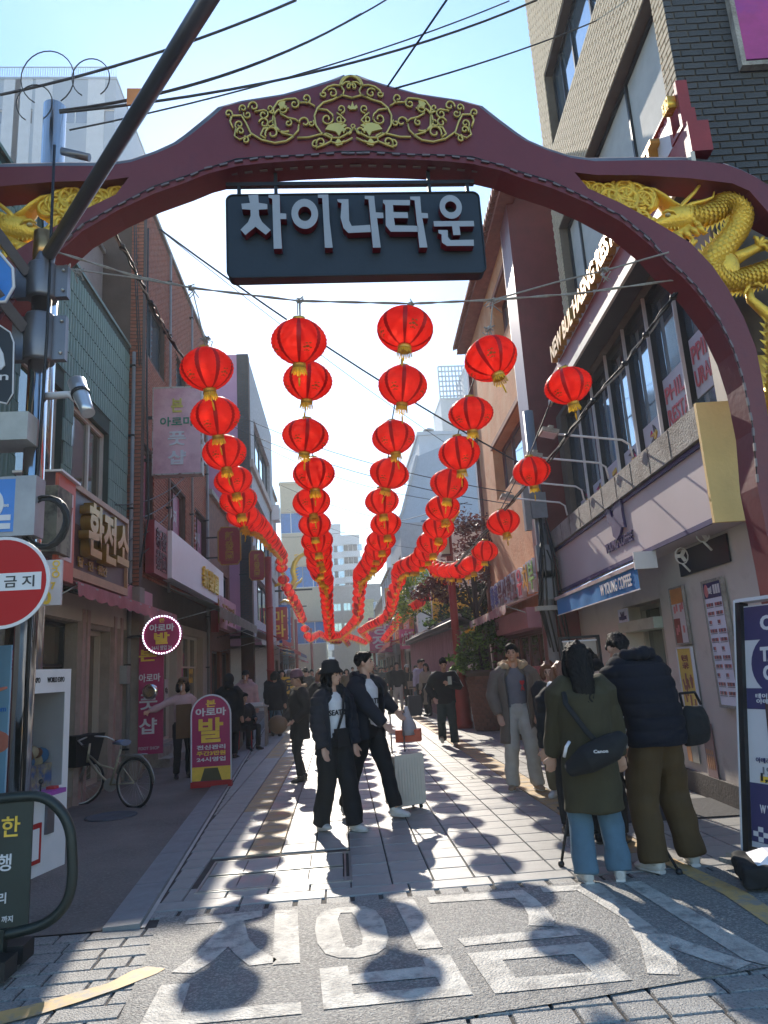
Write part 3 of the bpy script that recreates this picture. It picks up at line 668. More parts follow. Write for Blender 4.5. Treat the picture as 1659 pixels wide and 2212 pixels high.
window(bg_, *w1, -.15, m_wfr, glass('green_glass', (.02, .08, .05)), (.5,), (.45,), .07)
window(bg_, *w2, -.15, m_wfr, gl_dim, (.42,), (), .07)
wl_ = MB(); wall_holes(wl_, -12.84, -3, 0, 2.9, [(-12.1, -11.0, .12, 2.45), (-10.6, -8.2, .12, 2.5), (-7.9, -5.5, .1, 2.5)], 0, .3, 0, False); wl_.build('shop_front_wall', m_shopw, bg_)
window(bg_, -12.1, -11.0, .12, 2.45, -.25, m_shopc, gl_dim, (.5,), (), .07, .1, 'door')
window(bg_, -10.6, -8.2, .12, 2.5, -.25, BW['black'], gl_dim, (.33, .66), (.75,), .05, .08)
window(bg_, -7.9, -5.5, .1, 2.5, -.25, BW['black'], gl_dim, (.5,), (), .05, .08)
for x in (-12.6, -12.25, -10.95, -10.75):
    MB().box(x, x + .12, .0, .07, 0, 2.7).build('pilaster', M('pinkish_stone', (.36, .25, .22), .7, var=.2, vs=4), bg_)
MB().box(-12.84, -7, .01, .05, 2.52, 2.88).build('shop_lintel', m_shopc, bg_)
MB().box(-14.3, -8.9, .01, .12, 2.97, 3.3).build('awning_box', m_pinkp, bg_)
# pink awning
def awning(label, fac, s0, s1, zt, zb, out, mat, drop=.16, name='awning', frame=True, scal=True, group=None, base=.02, end=True):
    t = fac.thing(name, label, 'awning', group)
    MB().add([(s0, base, zt), (s1, base, zt), (s1, out, zb), (s0, out, zb), (s0, base, zt - .012), (s1, base, zt - .012), (s1, out, zb - .012), (s0, out, zb - .012)], [(3, 2, 1, 0), (4, 5, 6, 7), (0, 4, 7, 3), (1, 2, 6, 5)]).build('canopy', mat, t)
    v = MB(); n = max(8, int((s1 - s0) * 9))
    for i in range(n):
        a = s0 + (s1 - s0) * i / n; b = s0 + (s1 - s0) * (i + 1) / n; ya = out + .012 * math.sin(i * 1.3); yb = out + .012 * math.sin((i + 1) * 1.3)
        if scal: c1 = zb - drop * (.75 + .25 * abs(math.sin(i * .8))); c2 = zb - drop * (.75 + .25 * abs(math.sin((i + 1) * .8)))
        else: c1 = c2 = zb - drop
        v.add([(a, ya + .01, c1), (b, yb + .01, c2), (b, out, zb), (a, out, zb)], [(0, 1, 2, 3)], 0, True)
    v.build('valance', mat, t)
    if frame:
        MB().box(s0, s1, out - .02, out, zb - .035, zb - .014).build('front_rail', M('galvanised', (.35, .35, .34), .4, .6), t)
        for x in (s0 + .1, s1 - .1): MB().tube([(x, base, zb - .3), (x, out - .02, zb - .03)], .012, 6).build('strut', M('galvanised', (0, 0, 0)), t)
    return t
awning('faded pink scalloped awning over the shop under the currency sign', FL, -14.5, -9.0, 3.0, 2.88, .55, m_pinkaw, .2)
# exchange sign
ex = FL.thing('shop_sign', 'framed brown and slate sign with big raised gold letters under the green wall', 'sign')
MB().box(-11.85, -9.0, .05, .28, 3.12, 4.2).build('board', [m_brown], ex)
MB().box(-11.85, -9.0, .281, .286, 3.75, 4.2).build('upper_print', m_lav, ex)
m_copper = M('copper_frame', (.45, .24, .13), .5)
MB().box(-11.9, -9.0, .04, .33, 4.2, 4.28).box(-11.9, -9.0, .04, .33, 3.0, 3.12).box(-11.9, -11.85, .04, .33, 3.125, 4.195).build('frame', m_copper, ex)
text('환전소', ex, -10.65, 3.72, .29, 1.9, .75, m_goldl, .035, .07, 'raised_letters')
text('달 · 엔 · 위안', ex, -10.3, 3.25, .29, 1.2, .14, m_goldl, .02, .01)
# red banner box with CCTV notice (hangs on the steel pole)
# brick building
br_ = FL.thing('brick_building', 'dark red brick building with pink filmed windows beyond the green one', 'building')
ws = [(-15.6, -14.0, 8.35, 9.7), (-17.9, -16.75, 8.35, 9.6), (-17.9, -16.1, 4.8, 6.15), (-20.9, -19.1, 4.8, 6.15), (-14.7, -13.9, 4.8, 6.3)]
sh = [(-14.4, -13.5, 0, 2.5), (-17.0, -14.7, .35, 2.6), (-20.2, -17.5, .1, 2.7)]
wl_ = MB(); wall_holes(wl_, -20.8, -12.95, 2.9, 11.85, ws, 0, .2, 0); wl_.build('wall', m_rmo, br_)
wl_ = MB(); wall_holes(wl_, -20.8, -12.95, 0, 2.9, sh, 0, .3, 0, False); wl_.build('ground_wall', m_shopc, br_)
pieces(br_, courses(-20.8, -12.95, 3.6, 11.8, .215, .07, ws), 0, .012, m_rbr, 'brick', FL, 300, .012)
MB().box(-20.85, -12.9, -.1, .06, 11.85, 11.95).build('coping', m_conc, br_)
# brick pier at the near corner, courses facing the camera
FP = FY(12.93); pp = FP.thing('brick_pier', 'slim brick corner pier between the green cladding and the brick wall', 'pillar')
MB().box(3.52, 3.76, -.2, 0, 3.3, 11.85).build('core', m_rmo, pp)
rs = []
z = 3.3; i = 0
while z < 11.8:
    rs += [(3.52, 3.64, z, z + .075), (3.64, 3.765, z, z + .075)] if i % 2 else [(3.52, 3.765, z, z + .075)]; z += .075; i += 1
pieces(pp, rs, 0, .012, m_rbr, 'brick', FP, 300, .012)
MB().box(3.5, 3.8, -.3, .03, 0, 3.28).build('stone_base', m_shopw, pp)
m_pfilm = M('pink_film', (.42, .13, .22), .35, var=.12, vs=1.5)
for i, w_ in enumerate(ws):
    win = window(br_, *w_, -.16, m_frame if i < 2 else M('brown_frame', (.09, .04, .03), .6), m_glb if i < 2 else m_pfilm, (.5,), (), .05)
    a, b, c, d = w_
    bk = MB(); z = c
    cache = None
    for x in (a - .1, b):
        z = c
        while z < d:
            me = None; q = MB().box(x + .003, x + .097, .0, .03, z + .004, z + .062); q.build('surround_brick', m_rbr, br_); z += .068 * (2 if i > 1 else 2)
for q in ((-17.0, '마사지'), (-20.0, '24시')):
    text(q[1], br_, q[0], 5.5, -.13, .9, .4, m_cw, .02, .004, 'lettering')
window(br_, *sh[0], -.25, m_frame, gl_dim, (), (), .05, .08, 'door')
window(br_, *sh[1], -.25, m_wfr, gl_dim, (.25, .5, .75), (), .05, .08)
window(br_, *sh[2], -.25, m_wfr, gl_dim, (.33, .66), (.7,), .05, .08)
MB().box(-17.2, -14.45, .0, .45, 0, .16).box(-17.2, -14.45, .0, .22, .161, .33).build('step', m_conc, br_)
# steps, shop sign board with Chinese name
ss = FL.thing('shop_sign', 'long plain white restaurant sign with small gold Chinese letters on the brick front', 'sign')
MB().box(-22.0, -15.15, .05, .3, 3.72, 4.74).build('board', M('warm_white_board', (.84, .76, .76), .5, var=.04), ss)
text('新發園', ss, -19.6, 4.2, .305, 2.3, .55, m_gold, .01, .03, 'raised_letters')
s2 = FL.thing('shop_sign', 'dark red openwork sign panel with Chinese characters next to the white board', 'sign')
MB().box(-15.1, -14.0, .05, .22, 3.68, 4.74).build('board', M('deep_red_board', (.28, .02, .03), .5), s2)
text('新發\n發園', s2, -14.55, 4.2, .225, .9, .85, M('dark_red_print', (.09, .01, .015), .6), .02, .006)
# grey retracting awning under the white sign
awning('wide grey canvas awning under the white restaurant sign', FL, -22.3, -15.4, 3.62, 3.1, 1.25, M('grey_canvas', (.25, .23, .19), .8, trans=.3), .25, scal=False)
# hanging pink sign
F14 = FY(14.0)
a, b, c, d = F14.rect(332, 840, 434, 1020)
hs = F14.thing('hanging_sign', 'pink box sign with stacked green, yellow and white Korean words jutting from the brick wall', 'sign')
MB().box(a, b, -.22, 0, c, d).build('box', M('pale_pink_sign', (.70, .42, .46), .5, var=.12, vs=1.2, col2=(.35, .09, .14), c2s=.7, c2t=(.45, .75)), hs)
MB().box(a - .02, b + .02, -.24, .01, d, d + .03).box(a - .02, b + .02, -.24, .01, c - .03, c).box(a - .02, a, -.24, .01, c, d).box(b, b + .02, -.24, .01, c, d).build('frame', M('rusty_white', (.5, .46, .42), .6, col2=(.2, .09, .05), c2s=6, c2t=(.52, .6)), hs)
hh = d - c; mid = (a + b) / 2
text('본', hs, mid, c + hh * .79, .002, .24, .3, M('olive_letter', (.5, .42, .06), .5), .03, .008)
text('아로마', hs, mid, c + hh * .6, .002, .68, .2, M('green_letter', (.03, .2, .12), .5), .02, .008)
text('풋', hs, mid, c + hh * .4, .002, .36, .3, m_cw, .02, .008); text('샵', hs, mid, c + hh * .18, .002, .36, .3, m_cw, .03, .008)
MB().box(b + .02, b + .2, -.14, -.09, d - .62, d - .56).box(b + .02, b + .2, -.14, -.09, c + .3, c + .36).build('bracket', BW['black'], hs)
# round LED sign, magenta banner
F13 = FY(12.6); s_, z_ = F13.at(350, 1371)
rs_ = F13.thing('round_sign', 'round magenta sign ringed with white lights reading the foot shop name', 'sign')
RX = Matrix.Rotation(-math.pi / 2, 4, 'X')
MB().lathe([(.33, -.12), (.34, 0), (.335, .01), (.3, .012)], 40, (s_, 0, z_), M4=RX).build('disc', m_mag, rs_)
led = M('led_light', (.75, .85, 1), .4, emit=2.5, var=0)
for k in range(44):
    w = k * 2 * math.pi / 44; MB().box(-.008, .008, 0, .014, -.012, .012, M4=Matrix.Translation((s_ + .318 * math.cos(w), .012, z_ + .318 * math.sin(w)))).build('led', led, rs_)
text('본', rs_, s_, z_ + .25, .013, .09, .08, m_ylet, .02, .004); text('아로마', rs_, s_, z_ + .12, .013, .42, .13, m_cw, .03, .004)
text('발', rs_, s_, z_ - .06, .013, .26, .2, m_ylet, .04, .006); text('24시 영업 24', rs_, s_, z_ - .22, .013, .34, .08, m_cw, .01, .004)
MB().box(s_ + .3, s_ + .6, -.06, -.03, z_ - .02, z_ + .02).build('bracket', BW['black'], rs_)
a, b, c, d = F13.rect(294, 1382, 345, 1612); 
vb = FY(12.8).thing('wall_banner', 'tall magenta vertical banner with the foot shop name beside the doorway', 'banner')
MB().box(a - .0, b, -.05, 0, .42, d + .05).build('board', m_mag, vb)
mid = (a + b) / 2 + .02; h = d - .42
text('본', vb, mid + .04, .42 + h * .86, .002, .3, .2, m_ylet, .03, .004); text('아로마', vb, mid, .42 + h * .66, .002, .36, .14, m_cw, .02, .004)
text('풋', vb, mid + .02, .42 + h * .45, .002, .3, .26, m_cw, .02, .004); text('샵', vb, mid + .02, .42 + h * .24, .002, .3, .26, m_cw, .02, .004); text('FOOT SHOP', vb, mid, .42 + h * .05, .002, .34, .05, m_cw, .01, .003)
# small red sign plates of the restaurant
def plaque(u0, v0, u1, v1, y, txt, label):
    f = FY(y); a, b, c, d = f.rect(u0, v0, u1, v1); t = f.thing('hanging_plaque', label, 'sign'); k = (b - a) * .13
    pts = [(a + k, c), (b - k, c), (b - k * .5, c + k), (b, c + k * 1.5), (b, d - k * 1.5), (b - k * .5, d - k), (b - k, d), (a + k, d), (a + k * .5, d - k), (a, d - k * 1.5), (a, c + k * 1.5), (a + k * .5, c + k)]
    MB().prism(pts, -.1, 0).build('board', M('deep_red_board', (0, 0, 0)), t)
    MB().tube([(p[0], 0, p[1]) for p in pts], (b - a) * .035, 5, closed=True).build('rim', m_goldl, t)
    text(txt, t, (a + b) / 2, (c + d) / 2, .002, (b - a) * .4, (d - c) * .78, m_goldl, .02, .006, vertical=True)
    MB().box(b, b + .35, -.06, -.03, d - .3, d - .26).box(b, b + .35, -.06, -.03, c + .2, c + .24).build('bracket', BW['black'], t)
plaque(471, 1140, 520, 1218, 20.5, '新發園', 'red hanging plaque with gold rim and Chinese name under the lanterns')
plaque(538, 1190, 572, 1252, 24.5, '新發園', 'second red hanging plaque half hidden behind the lantern string')
# pink sided building further on
F25 = FY(25.0)
pb = thing('pink_building', 'tall building with a plain pink side wall and grey stone front beyond the brick one', 'building')
m_pinkw = M('pink_render', (.50, .27, .40), .85, var=.06, vs=1); m_gst = M('grey_stone_cladding', (.38, .38, .40), .8, var=.3, vs=8, bump=.5, bs=20)
MB().box(-8.5, -3.35, 25, 34, 3, 13.4).build('side_wall', m_pinkw, pb)
FG = Fac((-2.93, 0), (0, -1))
gf = FG.thing('stone_front', 'grey stone and dark brick front with blue windows on the pink sided building', 'building')
hs_ = [(-33, -26.5, 9.6, 11.4), (-33, -26.5, 6.3, 8.3), (-33, -26.5, 3.6, 5.2)]
wl_ = MB(); wall_holes(wl_, -34.2, -25.4, 2.9, 13.3, hs_, 0, .25, 0); wl_.build('wall', m_gst, gf)
for h_ in hs_: window(gf, *h_, -.2, m_frame, m_glb, (.25, .5, .75), (), .08)
MB().box(-25.4, -25, -.42, .0, 0, 13.42).build('corner_pier', m_rmo, gf)
F25b = FY(24.99)
cb = F25b.thing('brick_corner', 'dark brick corner strip on the pink sided building', 'pillar')
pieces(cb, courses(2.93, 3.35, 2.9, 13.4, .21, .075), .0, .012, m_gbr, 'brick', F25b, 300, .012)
MB().box(2.93, 3.35, -.3, 0, 0, 13.4).build('core', m_rmo, cb)
for z in (9.0, 5.8): MB().box(-34.2, -25, .0, .12, z, z + .3).build('floor_band', m_beige, gf)
# ================================================================ right side beyond the coffee shop
FO = Fac((3.42, 0), (.045, 1))
m_org = M('orange_render', (.64, .27, .12), .9, var=.1, vs=2, bump=.6, bs=14, col2=(.70, .40, .22), c2s=1.2, c2t=(.45, .7))
m_terra = M('terracotta_tile', (.30, .09, .05), .7, var=.25, vs=5)
ob = FO.thing('orange_building', 'orange rendered Chinese style building with tiled eaves and slanting blue windows', 'building')
h1 = (13.9, 17.5, 5.6, 6.95); h2 = (13.8, 15.8, 8.9, 10.1); h3 = (14.0, 18.9, .3, 2.15)
wl_ = MB(); wall_holes(wl_, 13.72, 19.6, 2.4, 10.8, [h1, h2], 0, .35, 0); wl_.build('wall', m_org, ob)
wl_ = MB(); wall_holes(wl_, 13.72, 19.6, 0, 2.4, [h3], 0, .2, 0, False); wl_.build('shop_wall', m_dred, ob)
window(ob, *h1, -.3, m_dred, m_glb, (.3, .66), (), .06); window(ob, *h2, -.3, m_dred, m_glb, (.3, .66), (), .06)
window(ob, *h3, -.15, m_dred, gl_dim, (.2, .4, .6, .8), (), .05)
for i in range(4): 
    a = 14.1 + i * 1.0; MB().box(a, a + .8, -.125, -.11, .35, 1.45).build('pink_film', M('bright_pink_film', (.55, .2, .25), .4, var=.08), ob)
for q in (h1, h2): MB().box(q[0] - .05, q[1] + .05, .0, .05, q[3], q[3] + .12).build('lintel', M('rust_trim', (.33, .10, .05), .7), ob)
MB().box(19.6, 19.9, -.3, .1, 0, 10.9).build('end_column', m_dred, ob)
MB().box(12.2, 19.95, .0, .34, 10.8, 10.92).build('eave_board', m_terra, ob)
x = 12.2; tl = MB().tube([(0, -.6, .42), (0, .42, 0)], .085, 8).mesh('roof_tile', m_terra); lens_ = MB().ball((0, .44, -.02), (.09, .03, .09), 10, 6).mesh('tile_end', m_terra)
while x < 19.95:
    link('roof_tile', tl, ob, (x, 0, 10.98)); link('tile_end', lens_, ob, (x, 0, 10.98)); x += .2
MB().add([(12.2, -.6, 11.42), (19.95, -.6, 11.42), (19.95, .4, 10.95), (12.2, .4, 10.95)], [(3, 2, 1, 0), (0, 1, 2, 3)]).build('roof', m_terra, ob)
sgn = FO.thing('school_sign', 'raised blue, pink, yellow and green Korean letters of the school on the orange wall', 'sign')
cols = [M('blue_letter', (.12, .13, .35), .5)] * 2 + [M('plum_letter', (.25, .12, .12), .5)] * 4 + [M('rose_letter', (.6, .1, .14), .5), M('amber_letter', (.65, .34, .05), .5), M('leaf_letter', (.22, .42, .12), .5)]
for i, ch in enumerate('韓華부산학교유치부'):
    x = 18.9 - i * .6
    text(ch, sgn, x, 3.25, .01, .56, .66, m_cw, .07, .05, 'letter_backing'); text(ch, sgn, x, 3.25, .115, .48, .56, cols[min(i, 8)], .012, .008, 'letter')
aw1 = FO.thing('shop_sign', 'pink name panel with dim letters under the awning of the orange building', 'sign')
MB().box(13.8, 20.2, .02, .35, 2.2, 2.6).build('board', m_pinkp, aw1)
text('부산화교중고등학교', aw1, 18.2, 2.42, .352, 2.4, .24, M('dark_red_print', (0, 0, 0)), .02, .004)
awning('white and pink scalloped awning on the orange building', FO, 13.8, 20.4, 2.88, 2.68, .75, M('whitish_pink_canvas', (.56, .36, .36), .7, trans=.35, stretch=(.7, 1, 1), col2=(.7, .62, .58), c2s=1.2, c2t=(.5, .54)), .2)
# utility pole with cable bundles between the buildings
up = thing('utility_pole', 'grey utility pole with bundled black cables beside the coffee shop', 'pole', (3.78, 12.6, 0))
MB().tube([(0, 0, 0), (0, 0, 6.2)], .1, 12).build('shaft', M('pole_grey', (.23, .24, .27), .5, .3, var=.1), up)
for z, k in ((4.1, .16), (3.0, .2), (2.62, .17)): MB().box(-.16, .12, -.16, -.05, z, z + k * 3).build('junction_box', M('box_grey', (.26, .27, .28), .6), up)
MB().box(-.28, -.17, -.1, .04, 3.9, 4.75).build('cabinet', M('pole_grey2', (.3, .28, .27), .5), up)
cb_ = M('black_cable', (.012, .012, .013), .5)
for i in range(10):
    x = random.uniform(-.2, .2); pts = [(x * .4, -.12 - i * .006, 4.3 - i * .1), (x, -.16 - i * .01, 3.3), (x * 1.4 - .05, -.17 - i * .01, 2.5), (x * 1.2 + .06, -.15, 1.7 + .08 * (i % 4))]
    MB().tube(pts, .016, 6).build('cable', cb_, up)
MB().box(-.3, .3, -.3, -.14, 2.42, 2.5).build('cable_tray', M('tray_metal', (.45, .43, .38), .5, .5), up)
# mural wall with tiled coping
m_mur = M('mauve_mural_wall', (.30, .14, .17), .85, var=.2, vs=2, stretch=(3, 3, .35), col2=(.09, .05, .07), c2s=3.2, c2t=(.56, .62))
mw = thing('mural_wall', 'long mauve painted wall with a tiled coping beyond the round planter', 'wall', (3.15, 0, 0))
MB().box(0, .25, 19.3, 32, 0, 2.55).build('wall', m_mur, mw)
y = 19.2; tmesh = MB().tube([(-.22, 0, -.03), (.12, 0, .13), (.46, 0, -.03)], .06, 7).mesh('coping_tile', M('dark_roof_tile', (.06, .055, .06), .6))
MB().box(-.2, .45, 19.2, 32, 2.551, 2.62).build('coping', M('dark_roof_tile', (0, 0, 0)), mw)
while y < 32: link('coping_tile', tmesh, mw, (0, y, 2.67)); y += .16
MB().tube([(.12, 19.2, 2.86), (.12, 32, 2.86)], .07, 8).build('ridge', M('ridge_tile', (.35, .33, .32), .7), mw)
# white and yellow wall behind the trees
yb = thing('yellow_wall', 'white wall with a big yellow arch painted behind the dark tree', 'wall', (4.2, 24, 0))
MB().box(-1.0, 4.5, 0, .3, 0, 6.2).build('wall', M('off_white_wall', (.5, .48, .44), .8), yb)
MB().prism([(-1, 2.2), (1.3, 2.2), (1.2, 3.0), (.9, 3.6), (.3, 4.0), (-1, 4.1)], -.03, -.002).build('arch_print', M('yellow_wall_paint', (0, 0, 0)), yb)
# ---- plants
def leaf_cloud(center, rad, n, size, seed, squash=1., clumps=14):
    rnd = random.Random(seed); mb = MB(); cs = []
    for _ in range(clumps):
        v = Vector((rnd.gauss(0, 1), rnd.gauss(0, 1), rnd.gauss(0, 1))).normalized() * rnd.uniform(.3, .95)
        cs.append((Vector((v.x * rad[0], v.y * rad[1], v.z * rad[2])), rnd.uniform(.22, .45)))
    for _ in range(n):
        c, r = rnd.choice(cs); p = Vector(center) + c + Vector((rnd.gauss(0, 1) * rad[0], rnd.gauss(0, 1) * rad[1], rnd.gauss(0, 1) * rad[2])) * r * .5
        a = Vector((rnd.gauss(0, 1), rnd.gauss(0, 1), rnd.gauss(0, .6))).normalized(); b = a.cross(Vector((rnd.gauss(0, 1), rnd.gauss(0, 1), rnd.gauss(0, 1)))).normalized(); s = size * rnd.uniform(.6, 1.3)
        mb.add([p - a * s, p + b * s * .45, p + a * s, p - b * s * .45], [(0, 1, 2, 3)], 0 if rnd.random() < .6 else 1)
    return mb
def tree(name, label, loc, h, trunk_r, crowns, mats, seed, cat='tree', branches=5):
    t = thing(name, label, cat, loc); rnd = random.Random(seed); tr = MB()
    top = Vector((rnd.uniform(-.2, .2), 0, h)); tr.tube([(0, 0, 0), (top.x * .4, .05, h * .4), (top.x * .7, 0, h * .75), top], [trunk_r, trunk_r * .8, trunk_r * .6, trunk_r * .35], 9)
    for c, r, n, s in crowns:
        tr.tube([(top.x * .6, 0, h * rnd.uniform(.5, .8)), Vector(c) * .6 + Vector((0, 0, h * .3)), c], [trunk_r * .4, trunk_r * .25, trunk_r * .1], 6)
    tr.build('trunk', M('bark', (.05, .035, .03), .9, bump=.5), t)
    mb = MB()
    for i, (c, r, n, s) in enumerate(crowns):
        q = leaf_cloud(c, r, n, s, seed * 10 + i); k = len(mb.v); mb.v += q.v; mb.f += [[j + k for j in f] for f in q.f]; mb.m += q.m; mb.sm += q.sm
    mb.build('crown', mats, t); return t
lf = lambda n, c, t=.35: M(n, c, .5, var=.3, trans=t)
tree('plum_tree', 'tree with dark purple red leaves rising above the mural wall', (3.9, 19.6, 0), 4.4, .12, [((0, 0, 4.9), (.9, .8, .8), 1500, .07), ((-.5, .2, 4.2), (.6, .6, .5), 700, .07), ((.6, .1, 4.1), (.6, .6, .6), 700, .07), ((-1.1, .4, 3.7), (.6, .5, .45), 800, .07)], [lf('plum_leaf', (.10, .025, .03)), lf('bronze_leaf', (.16, .06, .04))], 3)
tree('shade_tree', 'dense dark green tree standing between the mural wall and the orange building', (4.3, 20.6, 0), 3.2, .14, [((0, 0, 3.4), (.9, .8, .8), 1600, .08), ((.2, 0, 2.5), (.7, .6, .5), 900, .08)], [lf('dark_leaf', (.018, .028, .014)), lf('olive_leaf', (.05, .06, .02))], 4)
tree('willow_tree', 'light yellow green tree drooping over the far end of the mural wall', (3.7, 27.5, 0), 4.6, .12, [((-.6, 0, 4.8), (1.0, .8, .9), 1400, .08), ((-1.2, 0, 4.0), (.6, .6, .9), 900, .07), ((.4, 0, 4.0), (.9, .8, .8), 1000, .08)], [lf('lime_leaf', (.20, .26, .03), .55), lf('green_leaf', (.07, .13, .02), .45)], 5)
tree('wall_bush', 'green leafy bush spilling over the coping of the mural wall', (3.75, 23.5, 0), 2.6, .07, [((0, 0, 3.2), (.9, 1.6, .5), 1500, .08)], [lf('green_leaf', (0, 0, 0)), lf('dark_leaf', (0, 0, 0))], 6, 'bush')
pl = thing('brick_planter', 'tall tapering brick planter in front of the mural wall', 'planter', (3.55, 17.6, 0))
MB().lathe([(.36, 0), (.5, 1.3), (.56, 1.34), (.56, 1.42), (.45, 1.42), (.42, 1.3)], 20).build('core', m_rmo, pl)
bm_ = {}
z = .02; i = 0
while z < 1.28:
    r = .365 + (z / 1.3) * .14; n = 16
    for k in range(n):
        w = (k + (i % 2) * .5) * 2 * math.pi / n
        key = round(r, 2)
        if key not in bm_: bm_[key] = MB().box(-math.pi * r / n + .006, math.pi * r / n - .006, -.02, .012, .004, .086).mesh('brick', M('planter_brick', (.17, .075, .05), .85, var=.3, vs=6, bump=.3))
        if math.sin(w) < .45: link('brick', bm_[key], pl, (r * math.cos(w), r * math.sin(w), z), (0, 0, w + math.pi / 2 + math.pi))
    z += .09; i += 1
tree('potted_shrub', 'bright green shrub growing out of the tall brick planter', (3.5, 17.6, 1.3), .9, .04, [((0, 0, .75), (.55, .45, .6), 1500, .06), ((-.55, -.1, .35), (.35, .3, .35), 800, .06), ((.25, 0, 1.2), (.25, .25, .4), 500, .055)], [lf('green_leaf', (0, 0, 0)), lf('spring_leaf', (.16, .28, .04), .5)], 8, 'shrub')
# ================================================================ street behind: rows of shop houses
def rnd_shop(side, y0, y1, x, h, wallm, signs, aw, seed, label, zshop=2.7):
    rnd = random.Random(seed)
    f = Fac((x, 0), (0, 1) if side > 0 else (0, -1)); S = (lambda y: y) if side > 0 else (lambda y: -y)
    a, b = sorted((S(y0), S(y1))); t = f.thing('shop_house', label, 'building'); hs = []; z = 3.6
    nw = max(2, int((b - a) / 2.2))
    while z + 1.4 < h:
        for i in range(nw):
            p = a + (b - a) * (i + .5) / nw; hs.append((p - .65, p + .65, z, z + 1.3))
        z += 2.9
    sh_ = [(a + .4 + i * (b - a - .4) / 2, a + (i + 1) * (b - a - .4) / 2, .1, 2.4) for i in range(2)]
    w = MB(); wall_holes(w, a, b, 0, h, hs + sh_, 0, .2, 0); w.build('wall', wallm, t)
    for q in hs: window(t, *q, -.15, m_frame, m_glb, (.5,), (), .06)
    for q in sh_: window(t, *q, -.15, m_frame, gl_dim, (.5,), (), .06)
    MB().box(a, b, -.1, .12, h, h + .15).build('coping', m_conc, t)
    for j, (txt, bc, tc, ya, yb, za, zb, out) in enumerate(signs):
        if out:   # juts into the street, faces the camera
            g = Fac((0, ya), (-1, 0)); xs = sorted((-(x - side * .1), -(x - side * (out + .1)))); s = g.thing('hanging_sign', label_sign('jutting', bc, label), 'sign')
            MB().box(xs[0], xs[1], -.15, 0, za, zb).build('board', bc, s); text(txt, s, sum(xs) / 2, (za + zb) / 2, .002, (xs[1] - xs[0]) * .75, (zb - za) * .8, tc, .02, .006, vertical=len(txt) > 1 and zb - za > (xs[1] - xs[0]) * 1.3)
        else:
            p, q = sorted((S(ya), S(yb))); s = f.thing('shop_sign', label_sign('flat', bc, label), 'sign'); MB().box(p, q, .05, .25, za, zb).build('board', bc, s); text(txt, s, (p + q) / 2, (za + zb) / 2, .252, (q - p) * .7, (zb - za) * .6, tc, .02, .01)
    if aw:
        awning('%s canvas awning %s metres up the street on the %s side' % (aw[0], {34.2: 'some thirty five', 41: 'some forty', 49: 'some fifty', 60: 'some sixty', 32.3: 'some thirty three', 39: 'some thirty nine', 47: 'some forty seven', 57: 'some fifty seven'}.get(y0, 'far'), 'left' if side < 0 else 'right'), f, a + .3, b - .3, 3.1, 2.75, aw[2], aw[1], .22)
    return t
_seen = {}
def label_sign(kind, bc, label):
    n = bc.name.replace('_', ' ').replace(' board', '').replace(' sign', '').replace(' panel', '').replace(' paint', '')
    return '%s %s signboard with Korean letters on the %s' % (kind, n, label.split(' house')[0] + ' house')
m_rs = M('red_sign_board', (.42, .02, .02), .5); m_ys = M('yellow_sign_board', (.65, .42, .04), .5); m_bs = M('blue_sign_board', (.03, .14, .42), .5); m_ps = M('pink_sign_board', (.50, .06, .20), .5)
m_gw = M('grey_wall', (.34, .34, .36), .85, var=.1); m_ww = M('white_wall', (.5, .49, .48), .85, var=.08); m_bw = M('brown_brick_wall', (.20, .09, .06), .85, var=.25, vs=6); m_osn = M('orange_sign_board', (.55, .2, .05), .5)
m_awr = M('red_canvas', (.48, .06, .06), .7, trans=.3); m_awb = M('deep_blue_canvas', (.04, .09, .3), .7, trans=.3); m_aww = M('white_canvas', (.58, .56, .52), .7, trans=.35)
m_letw = m_cw
rnd_shop(-1, 20.9, 24.9, -3.7, 7.0, m_bw, [('중국요리', m_pinkp, m_goldl, 21.2, 24.6, 3.05, 4.0, 0), ('新發園', m_rs, m_goldl, 20.9, 21.1, 2.9, 4.1, 0)], None, 1, 'low brown shop house squeezed between the brick and the pink sided buildings')
awning('white slanting canvas awning in front of the low brown shop house', Fac((-3.7, 0), (0, -1)), -27.5, -22.6, 3.3, 2.7, 1.3, m_aww, .15, scal=False)
awning('deep pink awning beside the left red pole', Fac((-2.93, 0), (0, -1)), -30.5, -26.0, 3.25, 2.85, .9, m_awr, .2, scal=False)
rnd_shop(-1, 34.2, 41, -3.35, 11.5, m_ww, [('장춘향', m_ys, m_ps, 34.6, 36.5, 3.0, 3.9, 0), ('마라', m_rs, m_ylet, 35, 35, 3.2, 4.8, .8)], ('red', m_awr, 1.2), 2, 'white four storey shop house past the pink sided building')
rnd_shop(-1, 41, 49, -3.8, 8.5, m_bw, [('홍성방', m_rs, m_ylet, 42, 46, 3.0, 4.0, 0), ('냉면', m_bs, m_letw, 42.5, 42.5, 3.4, 5.6, .9)], ('blue', m_awb, 1.6), 3, 'brown brick shop house with a red name board')
rnd_shop(-1, 49, 60, -4.2, 9.5, m_gw, [('일품향', m_ys, m_rs, 50, 54, 3.0, 3.9, 0), ('만두', m_rs, m_letw, 51, 51, 3.5, 5.5, .9)], ('white', m_aww, 1.5), 4, 'grey shop house with a yellow name board')
rnd_shop(-1, 60, 75, -4.6, 8.5, m_bw, [('장성향', m_rs, m_ylet, 61, 66, 3.1, 4.1, 0)], ('red', m_awr, 1.4), 5, 'farthest brown shop house in the left row')
rnd_shop(1, 32.3, 39, 3.6, 5.6, m_ww, [('2호점', m_ps, m_letw, 33.2, 33.2, 2.4, 3.3, .7), ('등갈비', m_osn, m_letw, 33.5, 37, 2.9, 3.9, 0)], ('red', m_awr, 1.3), 6, 'low white shop house just past the mural wall')
